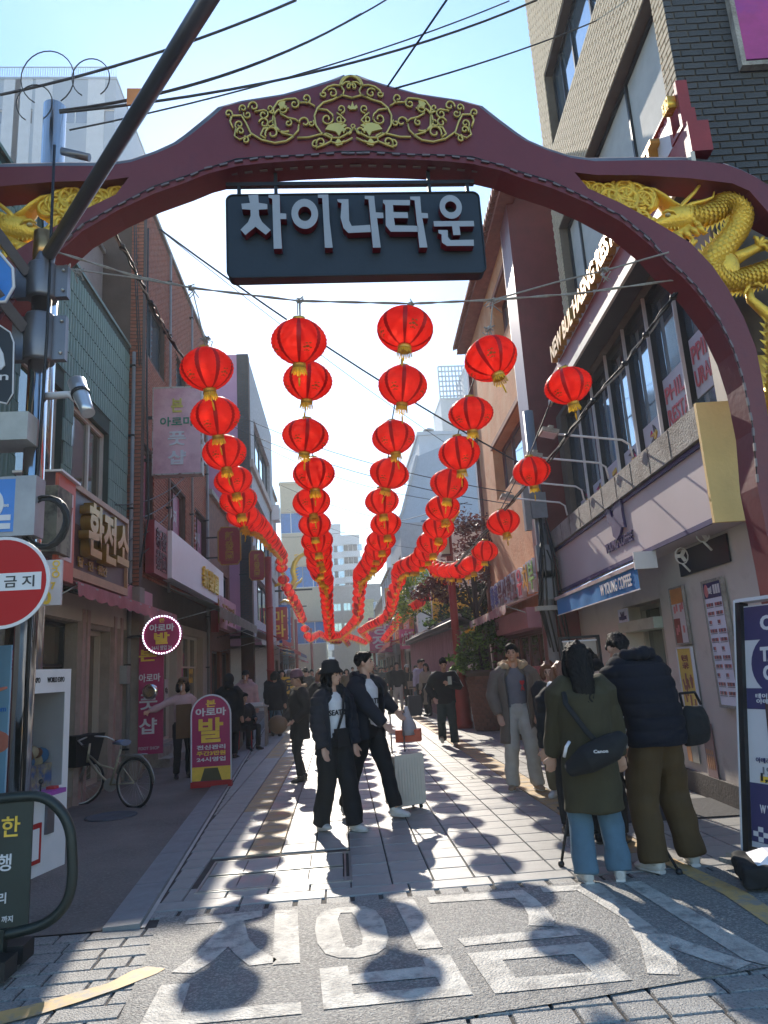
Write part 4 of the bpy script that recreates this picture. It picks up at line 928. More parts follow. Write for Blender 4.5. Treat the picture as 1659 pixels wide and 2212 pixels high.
rnd_shop(1, 39, 47, 3.7, 9.5, m_gw, [('환전', m_osn, m_ylet, 40, 40, 4.5, 6.0, .9), ('중국집', m_ys, m_rs, 40, 44, 3.0, 3.9, 0)], ('pink', m_pinkaw, 1.2), 7, 'grey three storey shop house with an orange sign')
rnd_shop(1, 47, 57, 3.6, 8.0, m_ww, [('당장', m_ps, m_letw, 47.5, 47.5, 2.6, 4.9, 1.5), ('양꼬치', m_rs, m_letw, 48, 54, 3.0, 4.0, 0)], ('red', m_awr, 1.6), 8, 'white shop house behind the tall pink sign')
rnd_shop(1, 57, 75, 3.9, 7.5, m_bw, [('만두', m_rs, m_ylet, 58, 64, 3.0, 4.1, 0)], ('white', m_aww, 1.6), 9, 'last brick shop house in the right row')
# ================================================================ far buildings
def block(name, label, y, u0, u1, vt, mat, wins=None, wm=None, depth=10, vb=None, cat='building', frame=None):
    a = onY(u0, vt, y); b = onY(u1, vt, y); x0, x1, z1 = min(a.x, b.x), max(a.x, b.x), (a.z + b.z) / 2
    f = Fac((0, y), (-1, 0)); t = f.thing(name, label, cat); z0 = 0
    hs = []
    if wins:
        nx, ww, wh, zs, dz, n = wins
        for j in range(n):
            for i in range(nx):
                cx = -x1 + (x1 - x0) * (i + .5) / nx; z = z1 - zs - j * dz; 
                if z - wh > 1: hs.append((cx - ww / 2, cx + ww / 2, z - wh, z))
    w = MB(); wall_holes(w, -x1, -x0, z0, z1, hs, 0, .25, 0, False)
    w.add([(-x1, 0, 0), (-x1, 0, z1), (-x1, -depth, z1), (-x1, -depth, 0), (-x0, 0, 0), (-x0, 0, z1), (-x0, -depth, z1), (-x0, -depth, 0)], [(0, 1, 2, 3), (7, 6, 5, 4), (1, 5, 6, 2), (3, 2, 6, 7)], 0)
    w.build('wall', mat, t)
    for q in hs:
        fr = MB().box(q[0], q[1], -.24, -.2, q[2], q[2] + .08).box(q[0], q[1], -.24, -.2, q[3] - .08, q[3]).box((q[0] + q[1]) / 2 - .04, (q[0] + q[1]) / 2 + .04, -.24, -.2, q[2] + .08, q[3] - .08).build('window', frame or m_white, t)
        MB().box(q[0], q[1], -.25, -.235, q[2], q[3]).build('pane', wm or m_glb, fr)
    MB().box(-x1 - .1, -x0 + .1, -depth, .12, z1, z1 + .3).build('parapet', mat, t)
    return t, x0, x1, z1
m_och = M('ochre_wall', (.50, .42, .30), .85, var=.05); m_tow = M('pale_tower_wall', (.46, .49, .53), .85, var=.04); m_wht = M('whitewashed_wall', (.50, .53, .58), .85, var=.08, vs=.8)
block('ochre_building', 'ochre building with blue windows at the far left end of the street', 78, 604, 690, 1046, m_och, (2, 2.2, 2.4, 3.2, 6.1, 4), M('blue_panel', (.03, .16, .45), .4))
block('apartment_tower', 'pale stepped apartment tower at the end of the street, taller part', 170, 697, 735, 1135, m_tow, (3, 2.3, 1.7, 5, 3.1, 10))
block('apartment_tower', 'pale stepped apartment tower at the end of the street, lower part', 170.5, 735.5, 776, 1158, m_tow, (4, 2.2, 1.7, 2, 3.1, 10))
block('far_block', 'low grey block with a battlement roof in front of the pale tower', 95, 716, 822, 1268, m_gw, (5, .9, 1.1, 2, 2.6, 2))
block('far_block', 'narrow pale yellow block beside the low grey one', 88, 775, 806, 1300, M('pale_yellow_wall', (.5, .48, .3), .85))
t, x0, x1, z1 = block('white_building', 'tall whitewashed building with a roof vent behind the red lanterns', 56, 903, 1060, 938, m_wht, (3, 1.1, 1.6, 9.5, 4, 3), m_gl)
MB().tube([(-x0 - 1.2, -2, z1), (-x0 - 1.2, -2, z1 + 1.0)], .32, 12).lathe([(.5, 0), (.5, .12), (.1, .3)], 12, (-x0 - 1.2, -2, z1 + 1.0)).build('roof_vent', m_steel, t)
a = onY(848, 1165, 52); b = onY(903, 985, 52); gz = a.z
gb = thing('gabled_building', 'grey blue building with a long slanting roof edge behind the motel sign', 'building', (0, 52, 0))
MB().prism([(a.x, 0), (a.x, gz), (onY(872, 1105, 52).x, onY(872, 1105, 52).z), (b.x, b.z), (b.x + 6, b.z + 2.2), (b.x + 6, 0)], 0, 8).build('wall', M('blue_grey_wall', (.30, .36, .46), .85, var=.06), gb)
MB().tube([(a.x - .1, -.1, gz), (onY(872, 1105, 52).x - .1, -.1, onY(872, 1105, 52).z), (b.x - .1, -.1, b.z)], .12, 6).build('gutter', m_gw, gb)
t, x0, x1, z1 = block('high_rise', 'far high rise with a lattice crown seen between the lanterns and the orange building', 125, 951, 1040, 862, m_tow, (4, 1.4, 1.6, 6, 3.2, 7))
cr = MB()
for i in range(13):
    x = -x1 + (x1 - x0) * i / 12; cr.box(x - .12, x + .12, 0, .3, z1 + .3, z1 + 6.5)
for j in range(7): cr.box(-x1, -x0, .02, .28, z1 + .5 + j, z1 + .72 + j)
cr.build('lattice_crown', M('lattice_blue', (.25, .33, .42), .7), t)
t, x0, x1, z1 = block('high_rise', 'second far high rise mostly hidden behind the orange building', 120, 1005, 1080, 790, m_tow, (3, 1.4, 1.6, 6, 3.2, 4))
a = onY(862, 1166, 48.0); b = onY(940, 1215, 48.0)
F48 = FY(48.0); ms = F48.thing('motel_sign', 'white and red rooftop motel sign above the right hand shops', 'sign')
x0, x1, z0, z1 = F48.rect(862, 1166, 940, 1214); q = x1 - (x1 - x0) * .46
MB().box(q, x1, -.3, 0, z0, z1).build('white_board', m_cw, ms); MB().box(x0, q - .01, -.3, 0, z0, z1).build('red_board', m_rs, ms)
text('MOTEL', ms, (q + x1) / 2, z0 + .25, .002, (x1 - q) * .8, .32, m_frame, .03, .01); text('복', ms, (x0 + q) / 2 + .2, (z0 + z1) / 2, .002, .8, 1.0, m_cw, .04, .01)
MB().lathe([(.36, 0), (.36, .03), (.2, .03), (.2, 0)], 20, ((q + x1) / 2, .01, z1 - .55), M4=RX).build('spiral_print', m_rs, ms)
MB().box(x0, x1, -.2, -.1, z0 - 1.5, z0).build('support', m_frame, ms)
tk = thing('water_tank', 'dark blue water tank on the roof behind the motel sign', 'tank', onY(925, 1166, 50) + Vector((0, 0, -.2)))
MB().lathe([(1.1, 0), (1.15, .9), (1.0, 1.1), (.45, 1.35), (.45, 1.6)], 18).build('body', M('tank_blue', (.03, .05, .12), .4), tk)
# upper left apartment slab
t, x0, x1, z1 = block('apartment_block', 'bluish white apartment slab with roof railing at the upper left', 75, -160, 251, 172, M('blue_white_wall', (.28, .34, .42), .85, var=.04), (7, 2.9, 2.0, 4.2, 8.3, 4), m_gl, 14)
rl_ = MB(); x = -x1
while x < -x0: rl_.box(x, x + .06, 0, .06, z1 + .3, z1 + 1.7); x += .28
rl_.box(-x1, -x0, -.02, .08, z1 + 1.7, z1 + 1.8); rl_.build('roof_railing', M('railing_metal', (.35, .4, .45), .5), t)
for i in range(4):
    cx = onY((205, 90, 45, 20)[i], 300, 75).x; MB().box(-cx - 1, -cx + 1, .0, .06, 10, z1).build('wall_stripe', m_wht, t)
# ================================================================ the gate
GY = 5.5
def gp(u, v): p = onY(u, v, GY); return (p.x, p.z)
gate = thing('street_gate', 'maroon arched gate spanning the street with gold scrollwork and golden dragons', 'gate', (0, GY, 0))
XC = gp(758, 161)[0]
top = [(758, 161), (790, 173), (842, 189), (902, 205), (994, 219), (1034, 229), (1066, 255), (1106, 285), (1135, 304), (1179, 323), (1234, 341), (1285, 348), (1381, 346), (1491, 346), (1564, 354), (1601, 367), (1637, 385), (1659, 400)]
railb = [(1659, 458), (1619, 412), (1582, 396), (1491, 385), (1381, 378), (1290, 378), (1241, 372)]
lowt = [(1271, 407), (1344, 440), (1417, 480), (1491, 524), (1539, 574), (1573, 624), (1606, 684), (1633, 751), (1646, 818), (1659, 898)]
lowb = [(1636, 1051), (1626, 931), (1605, 830), (1583, 762), (1550, 694), (1506, 634), (1473, 598), (1440, 570), (1405, 530), (1344, 480), (1271, 440), (1197, 408), (1124, 384), (1082, 368), (1022, 354), (962, 348), (882, 344), (802, 342), (758, 341)]
T = [gp(*p) for p in top]; RB = [gp(*p) for p in railb]; LT = [gp(*p) for p in lowt]; LB = [gp(*p) for p in lowb]
xe = LT[-1][0]; xi = LB[0][0]
outer_end = [(4.45, 5.55), (4.75, 5.0), (4.85, 4.2), (4.8, 3.0), (4.7, 0)]
rail_in = [(4.6, 0), (4.62, 3.0), (4.68, 4.2), (4.55, 4.9), (4.3, 5.3)]
half = T + outer_end + rail_in + RB + LT + [(xe + .04, 3.2), (xe + .06, 0), (xi + .03, 0), (xi + .02, 2.2)] + LB
half = [(max(x - XC, 0), z) for x, z in half]
def arch_half(s): return MB().prism([(XC + s * x, z) for x, z in half], .0, .26, 0)
m_gate = M('gate_maroon', (.15, .024, .03), .5, var=.12, vs=2, bump=.1, bs=20, col2=(.11, .02, .03), c2s=2, c2t=(.5, .65))
arch_half(1).build('arch', m_gate, gate); arch_half(-1).build('arch', m_gate, gate)
# strip of small light fittings along the lower edge
m_strip = M('light_strip', (.16, .13, .13), .5, .2)
def along(pts, step):
    out = []; acc = 0
    for i in range(len(pts) - 1):
        a, b = Vector(pts[i]), Vector(pts[i + 1]); L = (b - a).length; d = acc
        while d < L: out.append((a + (b - a) * d / L, math.atan2(b.y - a.y, b.x - a.x))); d += step
        acc = d - L
    return out
fit = MB().box(-.035, .035, -.02, 0, -.008, .008).mesh('light_fitting', m_strip); LBr = LB[::-1]
for s in (1, -1):
    for p, w in along([(x, z + .035 + .01 * (i % 2)) for i, (x, z) in enumerate(LBr)], .135):
        if p.y < 2.3: continue
        link('light_fitting', fit, gate, (XC + s * (p.x - XC), -.002, p.y), (0, -w * s, 0))
    for p, w in along([(x, z - .008) for (x, z) in LBr], .135)[::1]:
        if p.y > 3: link('light_fitting', fit, gate, (XC + s * (p.x + .06 - XC), .10, p.y), (0, -w * s, 0))
wr = MB()
for s in (1, -1): wr.tube([(XC + s * (x - XC), -.012, z + .055 + .012 * math.sin(i * 2.1)) for i, (x, z) in enumerate(LBr)], .005, 5)
wr.build('cable', BW['black'], gate)
cpg = MB()
for s in (1, -1): cpg.tube([(XC + s * (x - XC), .13, z + .004) for x, z in T], (.135, .006), 4, up=(0, 1, 0))
cpg.build('top_flashing', M('flashing', (.3, .27, .27), .6, .3), gate)
# gold scrollwork on the crown: traced strokes, mirrored
def S(x, y): return gp(442.4 + x * .4, 110.6 + y * .4)
ctr = S(797, 300)[0]
def spiral(cx, cy, r, a0, turns, d=1, r1=.25, n=18):
    """curl in crop pixels, from the outside in"""
    return [(cx + r * (1 - (1 - r1) * t / n) * math.cos(a0 + d * 2 * math.pi * turns * t / n), cy + r * (1 - (1 - r1) * t / n) * math.sin(a0 + d * 2 * math.pi * turns * t / n)) for t in range(n + 1)]
strokes = [
 ([(797, 265), (740, 250), (690, 275), (640, 290), (608, 320), (592, 360), (600, 410), (630, 455), (680, 480), (730, 480), (775, 455), (800, 430)], 4.5),
 (spiral(797, 205, 62, math.pi, .5, 1, .9, 10), 4), ([(797, 180), (760, 180), (735, 200), (700, 195), (665, 205), (640, 225), (630, 245)], 4),
 (spiral(690, 240, 28, -2.6, 1.1, 1), 3.6), (spiral(642, 245, 18, 3.4, 1.0, -1), 3.6), ([(735, 200), (752, 225), (745, 250), (715, 262)], 4), (spiral(780, 205, 22, .3, .9, -1), 3.4),
 ([(615, 325), (660, 330), (690, 355), (695, 385)], 4), (spiral(660, 378, 34, -.3, 1.15, 1), 4), (spiral(735, 325, 24, 1.6, 1.1, -1), 3.6), ([(712, 345), (735, 360), (760, 385), (740, 410)], 3.6), (spiral(728, 380, 20, .8, 1.0, 1), 3.4),
 (spiral(432, 385, 66, -1.2, .62, -1, .95, 16), 4.6), ([(375, 365), (372, 320), (395, 285), (440, 272), (490, 268), (510, 285)], 4.5), (spiral(485, 298, 25, -1.0, 1.1, 1), 3.8), ([(510, 290), (560, 290), (595, 310)], 4), (spiral(548, 268, 26, 1.6, 1.1, -1), 3.8),
 (spiral(420, 325, 26, -.8, 1.1, 1), 3.6), ([(378, 370), (385, 420), (420, 455), (480, 470), (505, 440), (508, 410)], 4.5), (spiral(540, 398, 32, 3.14, .9, 1), 4), (spiral(575, 402, 18, -1, 1.1, 1), 3.6), ([(408, 350), (450, 372), (490, 380), (515, 400)], 4), (spiral(452, 400, 20, -1.2, 1.1, 1), 3.6),
 ([(480, 470), (440, 498), (380, 508), (310, 492), (250, 455), (225, 400), (200, 360), (150, 360), (138, 390), (155, 430)], 4.8), (spiral(130, 350, 24, 1.2, 1.1, -1), 4), (spiral(208, 322, 22, 2.4, 1.1, 1), 3.8), (spiral(265, 312, 30, 2.8, 1.1, 1), 4), (spiral(232, 355, 22, 3.6, 1.1, -1), 3.6),
 ([(270, 340), (320, 330), (370, 348), (378, 370)], 4), (spiral(318, 355, 26, -.6, 1.1, 1), 3.8), (spiral(352, 322, 20, 2.4, 1.1, -1), 3.6), (spiral(322, 402, 30, 3.3, 1.15, 1), 4), (spiral(358, 400, 22, 3.0, 1.0, -1), 3.6),
 (spiral(365, 455, 40, 2.6, 1.1, 1), 4.4), ([(330, 485), (302, 465), (318, 430), (350, 425)], 4.4), (spiral(188, 410, 24, 2.2, 1.1, 1), 3.8), (spiral(196, 445, 22, 2.6, 1.1, 1), 3.8), ([(170, 430), (162, 470), (190, 490), (240, 470), (255, 460)], 4.2), (spiral(222, 492, 20, -2, 1.1, 1), 3.8),
 ([(500, 480), (560, 478), (620, 462), (660, 458)], 4.2), (spiral(628, 505, 28, 2.4, 1.0, 1), 4), (spiral(598, 515, 22, -1.2, .9, -1), 3.8), ([(600, 535), (640, 520), (680, 500), (688, 470), (655, 455)], 4.2), (spiral(775, 448, 26, 2.8, 1.0, 1), 4), ([(797, 480), (760, 500), (715, 512), (680, 500)], 4.2)]
gs = MB()
for pts, w in strokes:
    for s in (1, -1):
        P = [S(*p) for p in pts]; P = [(ctr + s * (x - ctr), -.022, z) for x, z in P]
        gs.tube(P, (w * .0020, .016), 6, up=(0, 1, 0))
gold2 = M('bright_gold_trim', (.62, .50, .16), .42, .35, var=.1)
for s in (1, -1):   # the two small beasts and the flames
    def poly(pts): return [(ctr + s * (S(*p)[0] - ctr), S(*p)[1]) for p in pts]
    gs.prism(poly([(650, 435), (668, 410), (700, 400), (722, 400), (735, 380), (745, 402), (768, 412), (748, 425), (765, 440), (738, 445), (725, 470), (710, 448), (690, 442)]), -.03, -.005)
    gs.prism(poly([(395, 300), (412, 278), (436, 282), (432, 305), (448, 318), (420, 325)]), -.028, -.004)
    gs.prism(poly([(700, 510), (720, 480), (738, 500), (755, 490), (742, 515), (715, 522)]), -.028, -.004)
gs.prism([S(770, 315), S(778, 302), S(788, 312), S(797, 282), S(806, 312), S(818, 300), S(826, 315), S(812, 326), S(784, 326)], -.028, -.004)
gs.tube([(S(800, 413)[0] + .018 * math.cos(k), -.02, S(800, 413)[1] + .018 * math.sin(k)) for k in [i * .785 for i in range(8)]], .006, 6, closed=True)
gs.build('gold_scrollwork', gold2, gate)
pb_ = MB().tube([(XC, .1, T[0][1]), (XC, .1, T[0][1] + .07)], .012, 6).build('finial', BW['black'], gate)
# name board hung below
board = thing('name_board', 'long dark hanging board with five big pale Korean letters under the gate', 'sign', (0, GY + .1, 0))
bx0, bz1 = gp(485, 397); bx1 = gp(1040, 408)[0]; bz0 = gp(485, 580)[1] + .0; bx1 = (bx1 + gp(1055, 583)[0]) / 2
bz0 = (gp(485, 580)[1] + gp(1055, 583)[1]) / 2; bz1 = (bz1 + gp(1040, 408)[1]) / 2
def rrect(x0, x1, z0, z1, r, n=5):
    P = []
    for cx, cz, a in ((x1 - r, z1 - r, 0), (x0 + r, z1 - r, 90), (x0 + r, z0 + r, 180), (x1 - r, z0 + r, 270)):
        for k in range(n + 1): w = R(a + 90 * k / n); P.append((cx + r * math.cos(w), cz + r * math.sin(w)))
    return P
m_navyb = M('dark_navy_board', (.011, .016, .024), .5, var=.2, vs=2, bump=.08, bs=30)
MB().prism(rrect(bx0, bx1, bz0, bz1, .06), 0, .12).build('panel', m_navyb, board)
rim = [(x, -.004, z) for x, z in rrect(bx0, bx1, bz0, bz1, .06)]
MB().tube(rim, .008, 6, closed=True).build('rim', BW['black'], board)
bw_, bh = bx1 - bx0, bz1 - bz0
m_sil = M('silver_letter', (.34, .335, .34), .45, .35, var=.08, vs=2); m_side = M('dark_red_letter_side', (.16, .02, .03), .6)
def BX(x, y): return (bx0 + (x - 105) / 1400 * bw_, bz1 - (y - 712) / 462 * bh)
hang = {
 'cha': [[(230, 748), (283, 745), (285, 792), (330, 800), (330, 828), (284, 830), (285, 865), (300, 900), (345, 945), (318, 970), (264, 925), (210, 970), (185, 940), (225, 900), (240, 865), (240, 830), (195, 826), (192, 796), (238, 792)], [(338, 748), (398, 748), (398, 852), (430, 855), (430, 885), (398, 885), (402, 1048), (358, 1048), (358, 770), (338, 762)]],
 'i': [None, [(605, 750), (662, 750), (662, 900), (672, 1048), (630, 1048), (628, 770), (605, 768)]],
 'na': [[(710, 778), (770, 778), (768, 900), (780, 930), (880, 925), (882, 965), (760, 968), (735, 940), (722, 880), (732, 800), (712, 792)], [(860, 760), (912, 762), (915, 855), (955, 858), (955, 888), (920, 888), (930, 1052), (888, 1052), (880, 780), (860, 778)]],
 'ta': [[(960, 785), (1108, 788), (1105, 818), (1012, 815), (1012, 855), (1090, 858), (1090, 890), (1012, 888), (1015, 930), (1140, 935), (1140, 968), (990, 965), (965, 930), (970, 815), (958, 800)], [(1110, 768), (1165, 768), (1165, 862), (1200, 865), (1200, 892), (1168, 892), (1183, 1056), (1140, 1056), (1133, 790), (1110, 785)]],
 'un': [None, [(1228, 910), (1450, 912), (1450, 942), (1368, 942), (1370, 990), (1330, 990), (1328, 940), (1228, 940)], [(1250, 960), (1302, 962), (1300, 1000), (1312, 1018), (1440, 1018), (1438, 1052), (1290, 1050), (1264, 1030), (1266, 985), (1250, 978)]]}
def ringp(cx, cy, rx, ry, t, mb, y0, y1, mi=0):
    n = 28; O = [BX(cx + rx * math.cos(k * 2 * math.pi / n), cy + ry * math.sin(k * 2 * math.pi / n)) for k in range(n)]; I = [BX(cx + (rx - t) * math.cos(k * 2 * math.pi / n), cy + (ry - t * 1.2) * math.sin(k * 2 * math.pi / n)) for k in range(n)]
    vs = [(x, y, z) for y in (y0, y1) for x, z in O] + [(x, y, z) for y in (y0, y1) for x, z in I]
    fs = []
    for k in range(n):
        q = (k + 1) % n; fs += [(k, q, 2 * n + q, 2 * n + k), (k, k + n, q + n, q), (2 * n + k, 2 * n + q, 3 * n + q, 3 * n + k)]
    mb.add(vs, fs, mi)
for key, polys in hang.items():
    fm, sm_ = MB(), MB()
    for p in polys:
        if p: fm.prism([BX(*q) for q in p], -.085, -.08); sm_.prism([BX(*q) for q in p], -.0795, -.004)
    if key == 'i': ringp(530, 857, 72, 84, 36, fm, -.085, -.08); ringp(530, 857, 72, 84, 36, sm_, -.0795, -.004)
    if key == 'un': ringp(1330, 830, 62, 68, 30, fm, -.085, -.08); ringp(1330, 830, 62, 68, 30, sm_, -.0795, -.004)
    L_ = sm_.build('letter_side', m_side, board); fm.build('letter_face', m_sil, L_)
br2 = MB(); zb = bz1 + .12; br2.box(bx0 - .01, bx1 - .02, .03, .08, zb, zb + .035); br2.build('hanger_rail', BW['black'], board)
for fx, top_z in ((.04, zb), (.185, zb + .2), (.8, zb + .2), (.955, zb)):
    x = bx0 + bw_ * fx; MB().box(x, x + .03, .035, .075, bz1 - .005, top_z).build('hanger', BW['black'], board)
# ---- golden dragons and clouds
m_drg = M('dragon_gold', (.80, .50, .06), .42, .45, var=.12, vs=8, bump=.35, bs=55, col2=(.42, .24, .03), c2s=9, c2t=(.55, .7))
def dragon(sgn, label):
    d = thing('golden_dragon', label, 'sculpture', (XC, GY + .14, 0), 0, 'golden dragons on the gate')
    def G3(u, v, dy=0): x, z = gp(u, v); return Vector((sgn * (x - XC), dy, z))
    def D3(x, y, dy=0): return G3(1050.8 + x * .3667, y * .3667, dy)
    def D7(x, y, dy=0): return G3(1437.8 + x * .15, 497.7 + y * .15, dy)
    body = [D3(1110, 1190), D3(1200, 1215), D3(1300, 1225), D3(1390, 1190), D3(1440, 1150), D3(1500, 1155), D3(1545, 1210), D3(1530, 1290), D3(1470, 1370), D3(1390, 1470), D3(1360, 1540), D3(1400, 1590), D3(1480, 1610), D3(1560, 1600), D3(1659, 1570), D3(1760, 1540), D3(1850, 1560), D3(1880, 1640), D3(1840, 1730), D3(1780, 1800), D3(1750, 1900), D3(1760, 2100), D3(1740, 2300), D3(1760, 2500)]
    rad = [.05, .085, .105, .105, .1, .1, .105, .1, .105, .125, .13, .12, .11, .1, .1, .1, .1, .1, .1, .09, .085, .08, .07, .05]
    # smooth resample
    def resample(P, Rr, k=4):
        o, r = [], []
        for i in range(len(P) - 1):
            p0, p1, p2, p3 = P[max(i - 1, 0)], P[i], P[i + 1], P[min(i + 2, len(P) - 1)]
            for j in range(k):
                t = j / k; o.append(.5 * ((2 * p1) + (p2 - p0) * t + (2 * p0 - 5 * p1 + 4 * p2 - p3) * t * t + (3 * p1 - p0 - 3 * p2 + p3) * t ** 3)); r.append(Rr[i] * (1 - t) + Rr[i + 1] * t)
        return o + [P[-1]], r + [Rr[-1]]
    P, Q = resample(body, rad)
    MB().tube(P, Q, 14).build('body', m_drg, d)
    sc_ = MB(); n = 0          # overlapping scales: thin tilted discs round the body
    for i in range(2, len(P) - 1):
        t = (P[i + 1] - P[i - 1]).normalized(); a = t.cross(Vector((0, 1, 0))).normalized(); b = a.cross(t)
        sub = max(1, int((P[i + 1] - P[i]).length / .042))
        for q in range(sub):
            c = P[i].lerp(P[i + 1], q / sub); r = Q[i]
            for k in range(9):
                w = math.pi * (k + (.5 if (i + q) % 2 else 0)) / 9
                nrm = a * math.cos(w) - Vector((0, 1, 0)) * math.sin(w); nrm.normalize(); side = t.cross(nrm).normalized(); p = c + nrm * r * .99; s = .024
                sc_.add([p + t * s * .9, p + side * s + nrm * .002, p - t * s * .5 + side * s * .6 + nrm * .012, p - t * s + nrm * .015, p - t * s * .5 - side * s * .6 + nrm * .012, p - side * s + nrm * .002], [(0, 1, 2, 3, 4, 5)])
    sc_.build('scales', m_drg, d, kind='stuff')
    sp = MB()                  # dorsal fin spikes
    for i in range(4, len(P) - 2, 1):
        t = (P[i + 1] - P[i - 1]).normalized(); a = t.cross(Vector((0, 1, 0))).normalized() * (1 if True else -1); c = P[i]; r = Q[i]
        o = -a if sgn > 0 else a
        sp.add([c + o * r * .9 + t * .03 + Vector((0, -.015, 0)), c + o * r * .9 - t * .03 + Vector((0, -.015, 0)), c + o * (r + .055) - t * .05, c + o * r * .9 + Vector((0, .02, 0))], [(0, 1, 2), (1, 3, 2), (3, 0, 2), (0, 3, 1)])
    sp.build('fin', m_drg, d)
    # head: snout, jaw, brow, horns, mane, whiskers, teeth
    hd = MB()
    hd.tube([D3(1290, 1215), D3(1210, 1225), D3(1140, 1240), D3(1090, 1262), D3(1050, 1272), D3(1012, 1275), D3(990, 1285)], [(.1, .09), (.125, .1), (.12, .1), (.085, .08), (.06, .065), (.055, .06), (.025, .03)], 14, up=(0, 1, 0))
    hd.ball(D3(1005, 1262, -.03), (.045, .05, .035), 10, 8)
    hd.build('head', m_drg, d)
    jw = MB().tube([D3(1230, 1300), D3(1170, 1335), D3(1110, 1345), D3(1060, 1330), D3(1030, 1318)], [(.06, .07), (.05, .065), (.036, .055), (.028, .045), (.012, .02)], 10, up=(0, 1, 0)).build('jaw', m_drg, d)
    th = MB()
    for i in range(6): c = D3(1050 + i * 22, 1300 + i * 1.5, -.045); th.add([c + Vector((-.01, 0, .02)), c + Vector((.01, 0, .02)), c + Vector((0, 0, -.022)), c + Vector((0, .015, .02))], [(0, 2, 1), (0, 3, 2), (1, 2, 3), (0, 1, 3)])
    th.build('teeth', m_drg, d, kind='stuff')
    MB().ball(D3(1085, 1243, -.085), (.026, .02, .018), 10, 8).build('eye', M('dragon_eye', (.5, .4, .2), .3), d)
    MB().tube([D3(1050, 1232, -.075), D3(1075, 1222, -.095), D3(1110, 1228, -.1), D3(1140, 1250, -.085)], [.008, .016, .014, .006], 8).build('brow', m_drg, d)
    for pts in ([(1180, 1205), (1230, 1170), (1310, 1150), (1360, 1130), (1368, 1095)], [(1150, 1215), (1190, 1160), (1250, 1100), (1285, 1050)]):
        MB().tube([D3(x, y, -.06) for x, y in pts], [.022, .02, .017, .013, .006][:len(pts)], 8).build('horn', m_drg, d)
    for k, (x, y) in enumerate(((1240, 1260), (1270, 1290), (1290, 1320), (1250, 1330), (1210, 1350), (1160, 1362))):
        MB().tube([D3(x - 25, y - 25, -.05), D3(x, y, -.06), D3(x + 25, y + 15, -.04), D3(x + 55, y + 8 - k * 3, -.02)], [.02, .03, .022, .004], 7).build('mane_lock', m_drg, d)
    # swan like sweep of flame above the head
    MB().tube([D3(1190, 1190, .02), D3(1120, 1160, .02), D3(1070, 1110, .02), D3(1020, 1065, .02), D3(950, 1045, .02), D3(905, 1040, .02)], [(.02, .09), (.02, .11), (.02, .09), (.02, .06), (.018, .04), (.01, .01)], 10, up=(0, 1, 0)).build('crest', m_drg, d)
    # claws
    def claw(path, r, paw, fing):
        MB().tube([D3(*p) for p in path], r, 9).build('foreleg', m_drg, d)
        c = Vector(paw)
        for fx, fy in fing:
            MB().tube([D3(c.x, c.y, -.03), D3(c.x + fx * .6, c.y + fy * .6 - 8, -.05), D3(c.x + fx, c.y + fy, -.035), D3(c.x + fx * 1.15, c.y + fy * 1.15 + 16, -.03)], [.024, .02, .016, .004], 7).build('claw', m_drg, d)
    claw([(1400, 1500), (1340, 1480), (1290, 1450), (1240, 1430)], [.07, .05, .04, .035], (1235, 1420), [(-60, -18), (-70, 20), (10, -55), (35, -40), (-20, 40)])
    claw([(1500, 1480), (1580, 1440), (1640, 1410), (1700, 1400)], [.07, .05, .045, .035], (1640, 1405), [(-25, -50), (30, -45), (50, 20), (60, -20)])
    k = .4091
    claw([(1800, 1900), (1700, 1800), (1610, 1720), (1590, 1650)], [.07, .05, .04, .035], (1590, 1640), [(-5, -60), (60, -35), (75, 10), (-55, 10), (-30, 50)])
    MB().ball(D3(1440, 1540, -.07), (.12, .05, .15), 16, 10).build('haunch', m_drg, d)
    # clouds: lobed plates with raised curls
    cl = MB()
    def cloud(lobes):
        for x, y, r, dd in lobes:
            R_ = r * .0045; c = D3(x, y, 0)
            cl.ball(c, (R_, .045, R_), 14, 8)
            sp_ = spiral(0, 0, 1, 1.2, 1.5, dd, .12, 22)
            cl.tube([c + Vector((a_ * R_ * .8, -.045 + .0 * a_, -b_ * R_ * .8)) for a_, b_ in sp_], [max(.004, R_ * .17 * (1 - t / 30)) for t in range(23)], 6)
    cloud([(535, 1040, 22, 1), (560, 1058, 20, -1), (600, 1060, 24, 1), (635, 1055, 18, -1), (690, 1085, 30, 1), (735, 1080, 24, -1), (740, 1130, 34, -1), (810, 1060, 34, -1), (850, 1075, 36, 1), (795, 1105, 30, 1), (835, 1125, 38, -1), (880, 1130, 30, 1), (905, 1090, 34, 1), (940, 1140, 32, -1), (960, 1110, 28, -1), (990, 1130, 24, 1), (830, 1165, 34, 1), (780, 1165, 24, -1), (820, 1215, 26, 1), (860, 1205, 30, -1), (900, 1225, 28, 1), (935, 1240, 24, -1), (965, 1255, 22, 1), (545, 1085, 14, 1), (1000, 1300, 20, 1)])
    cl.build('clouds', m_drg, d)
    return d
dragon(1, 'golden scaly dragon with open jaws and curled clouds in the right spandrel of the gate')
dragon(-1, 'golden dragon and cloud relief in the left spandrel of the gate behind the steel arm')
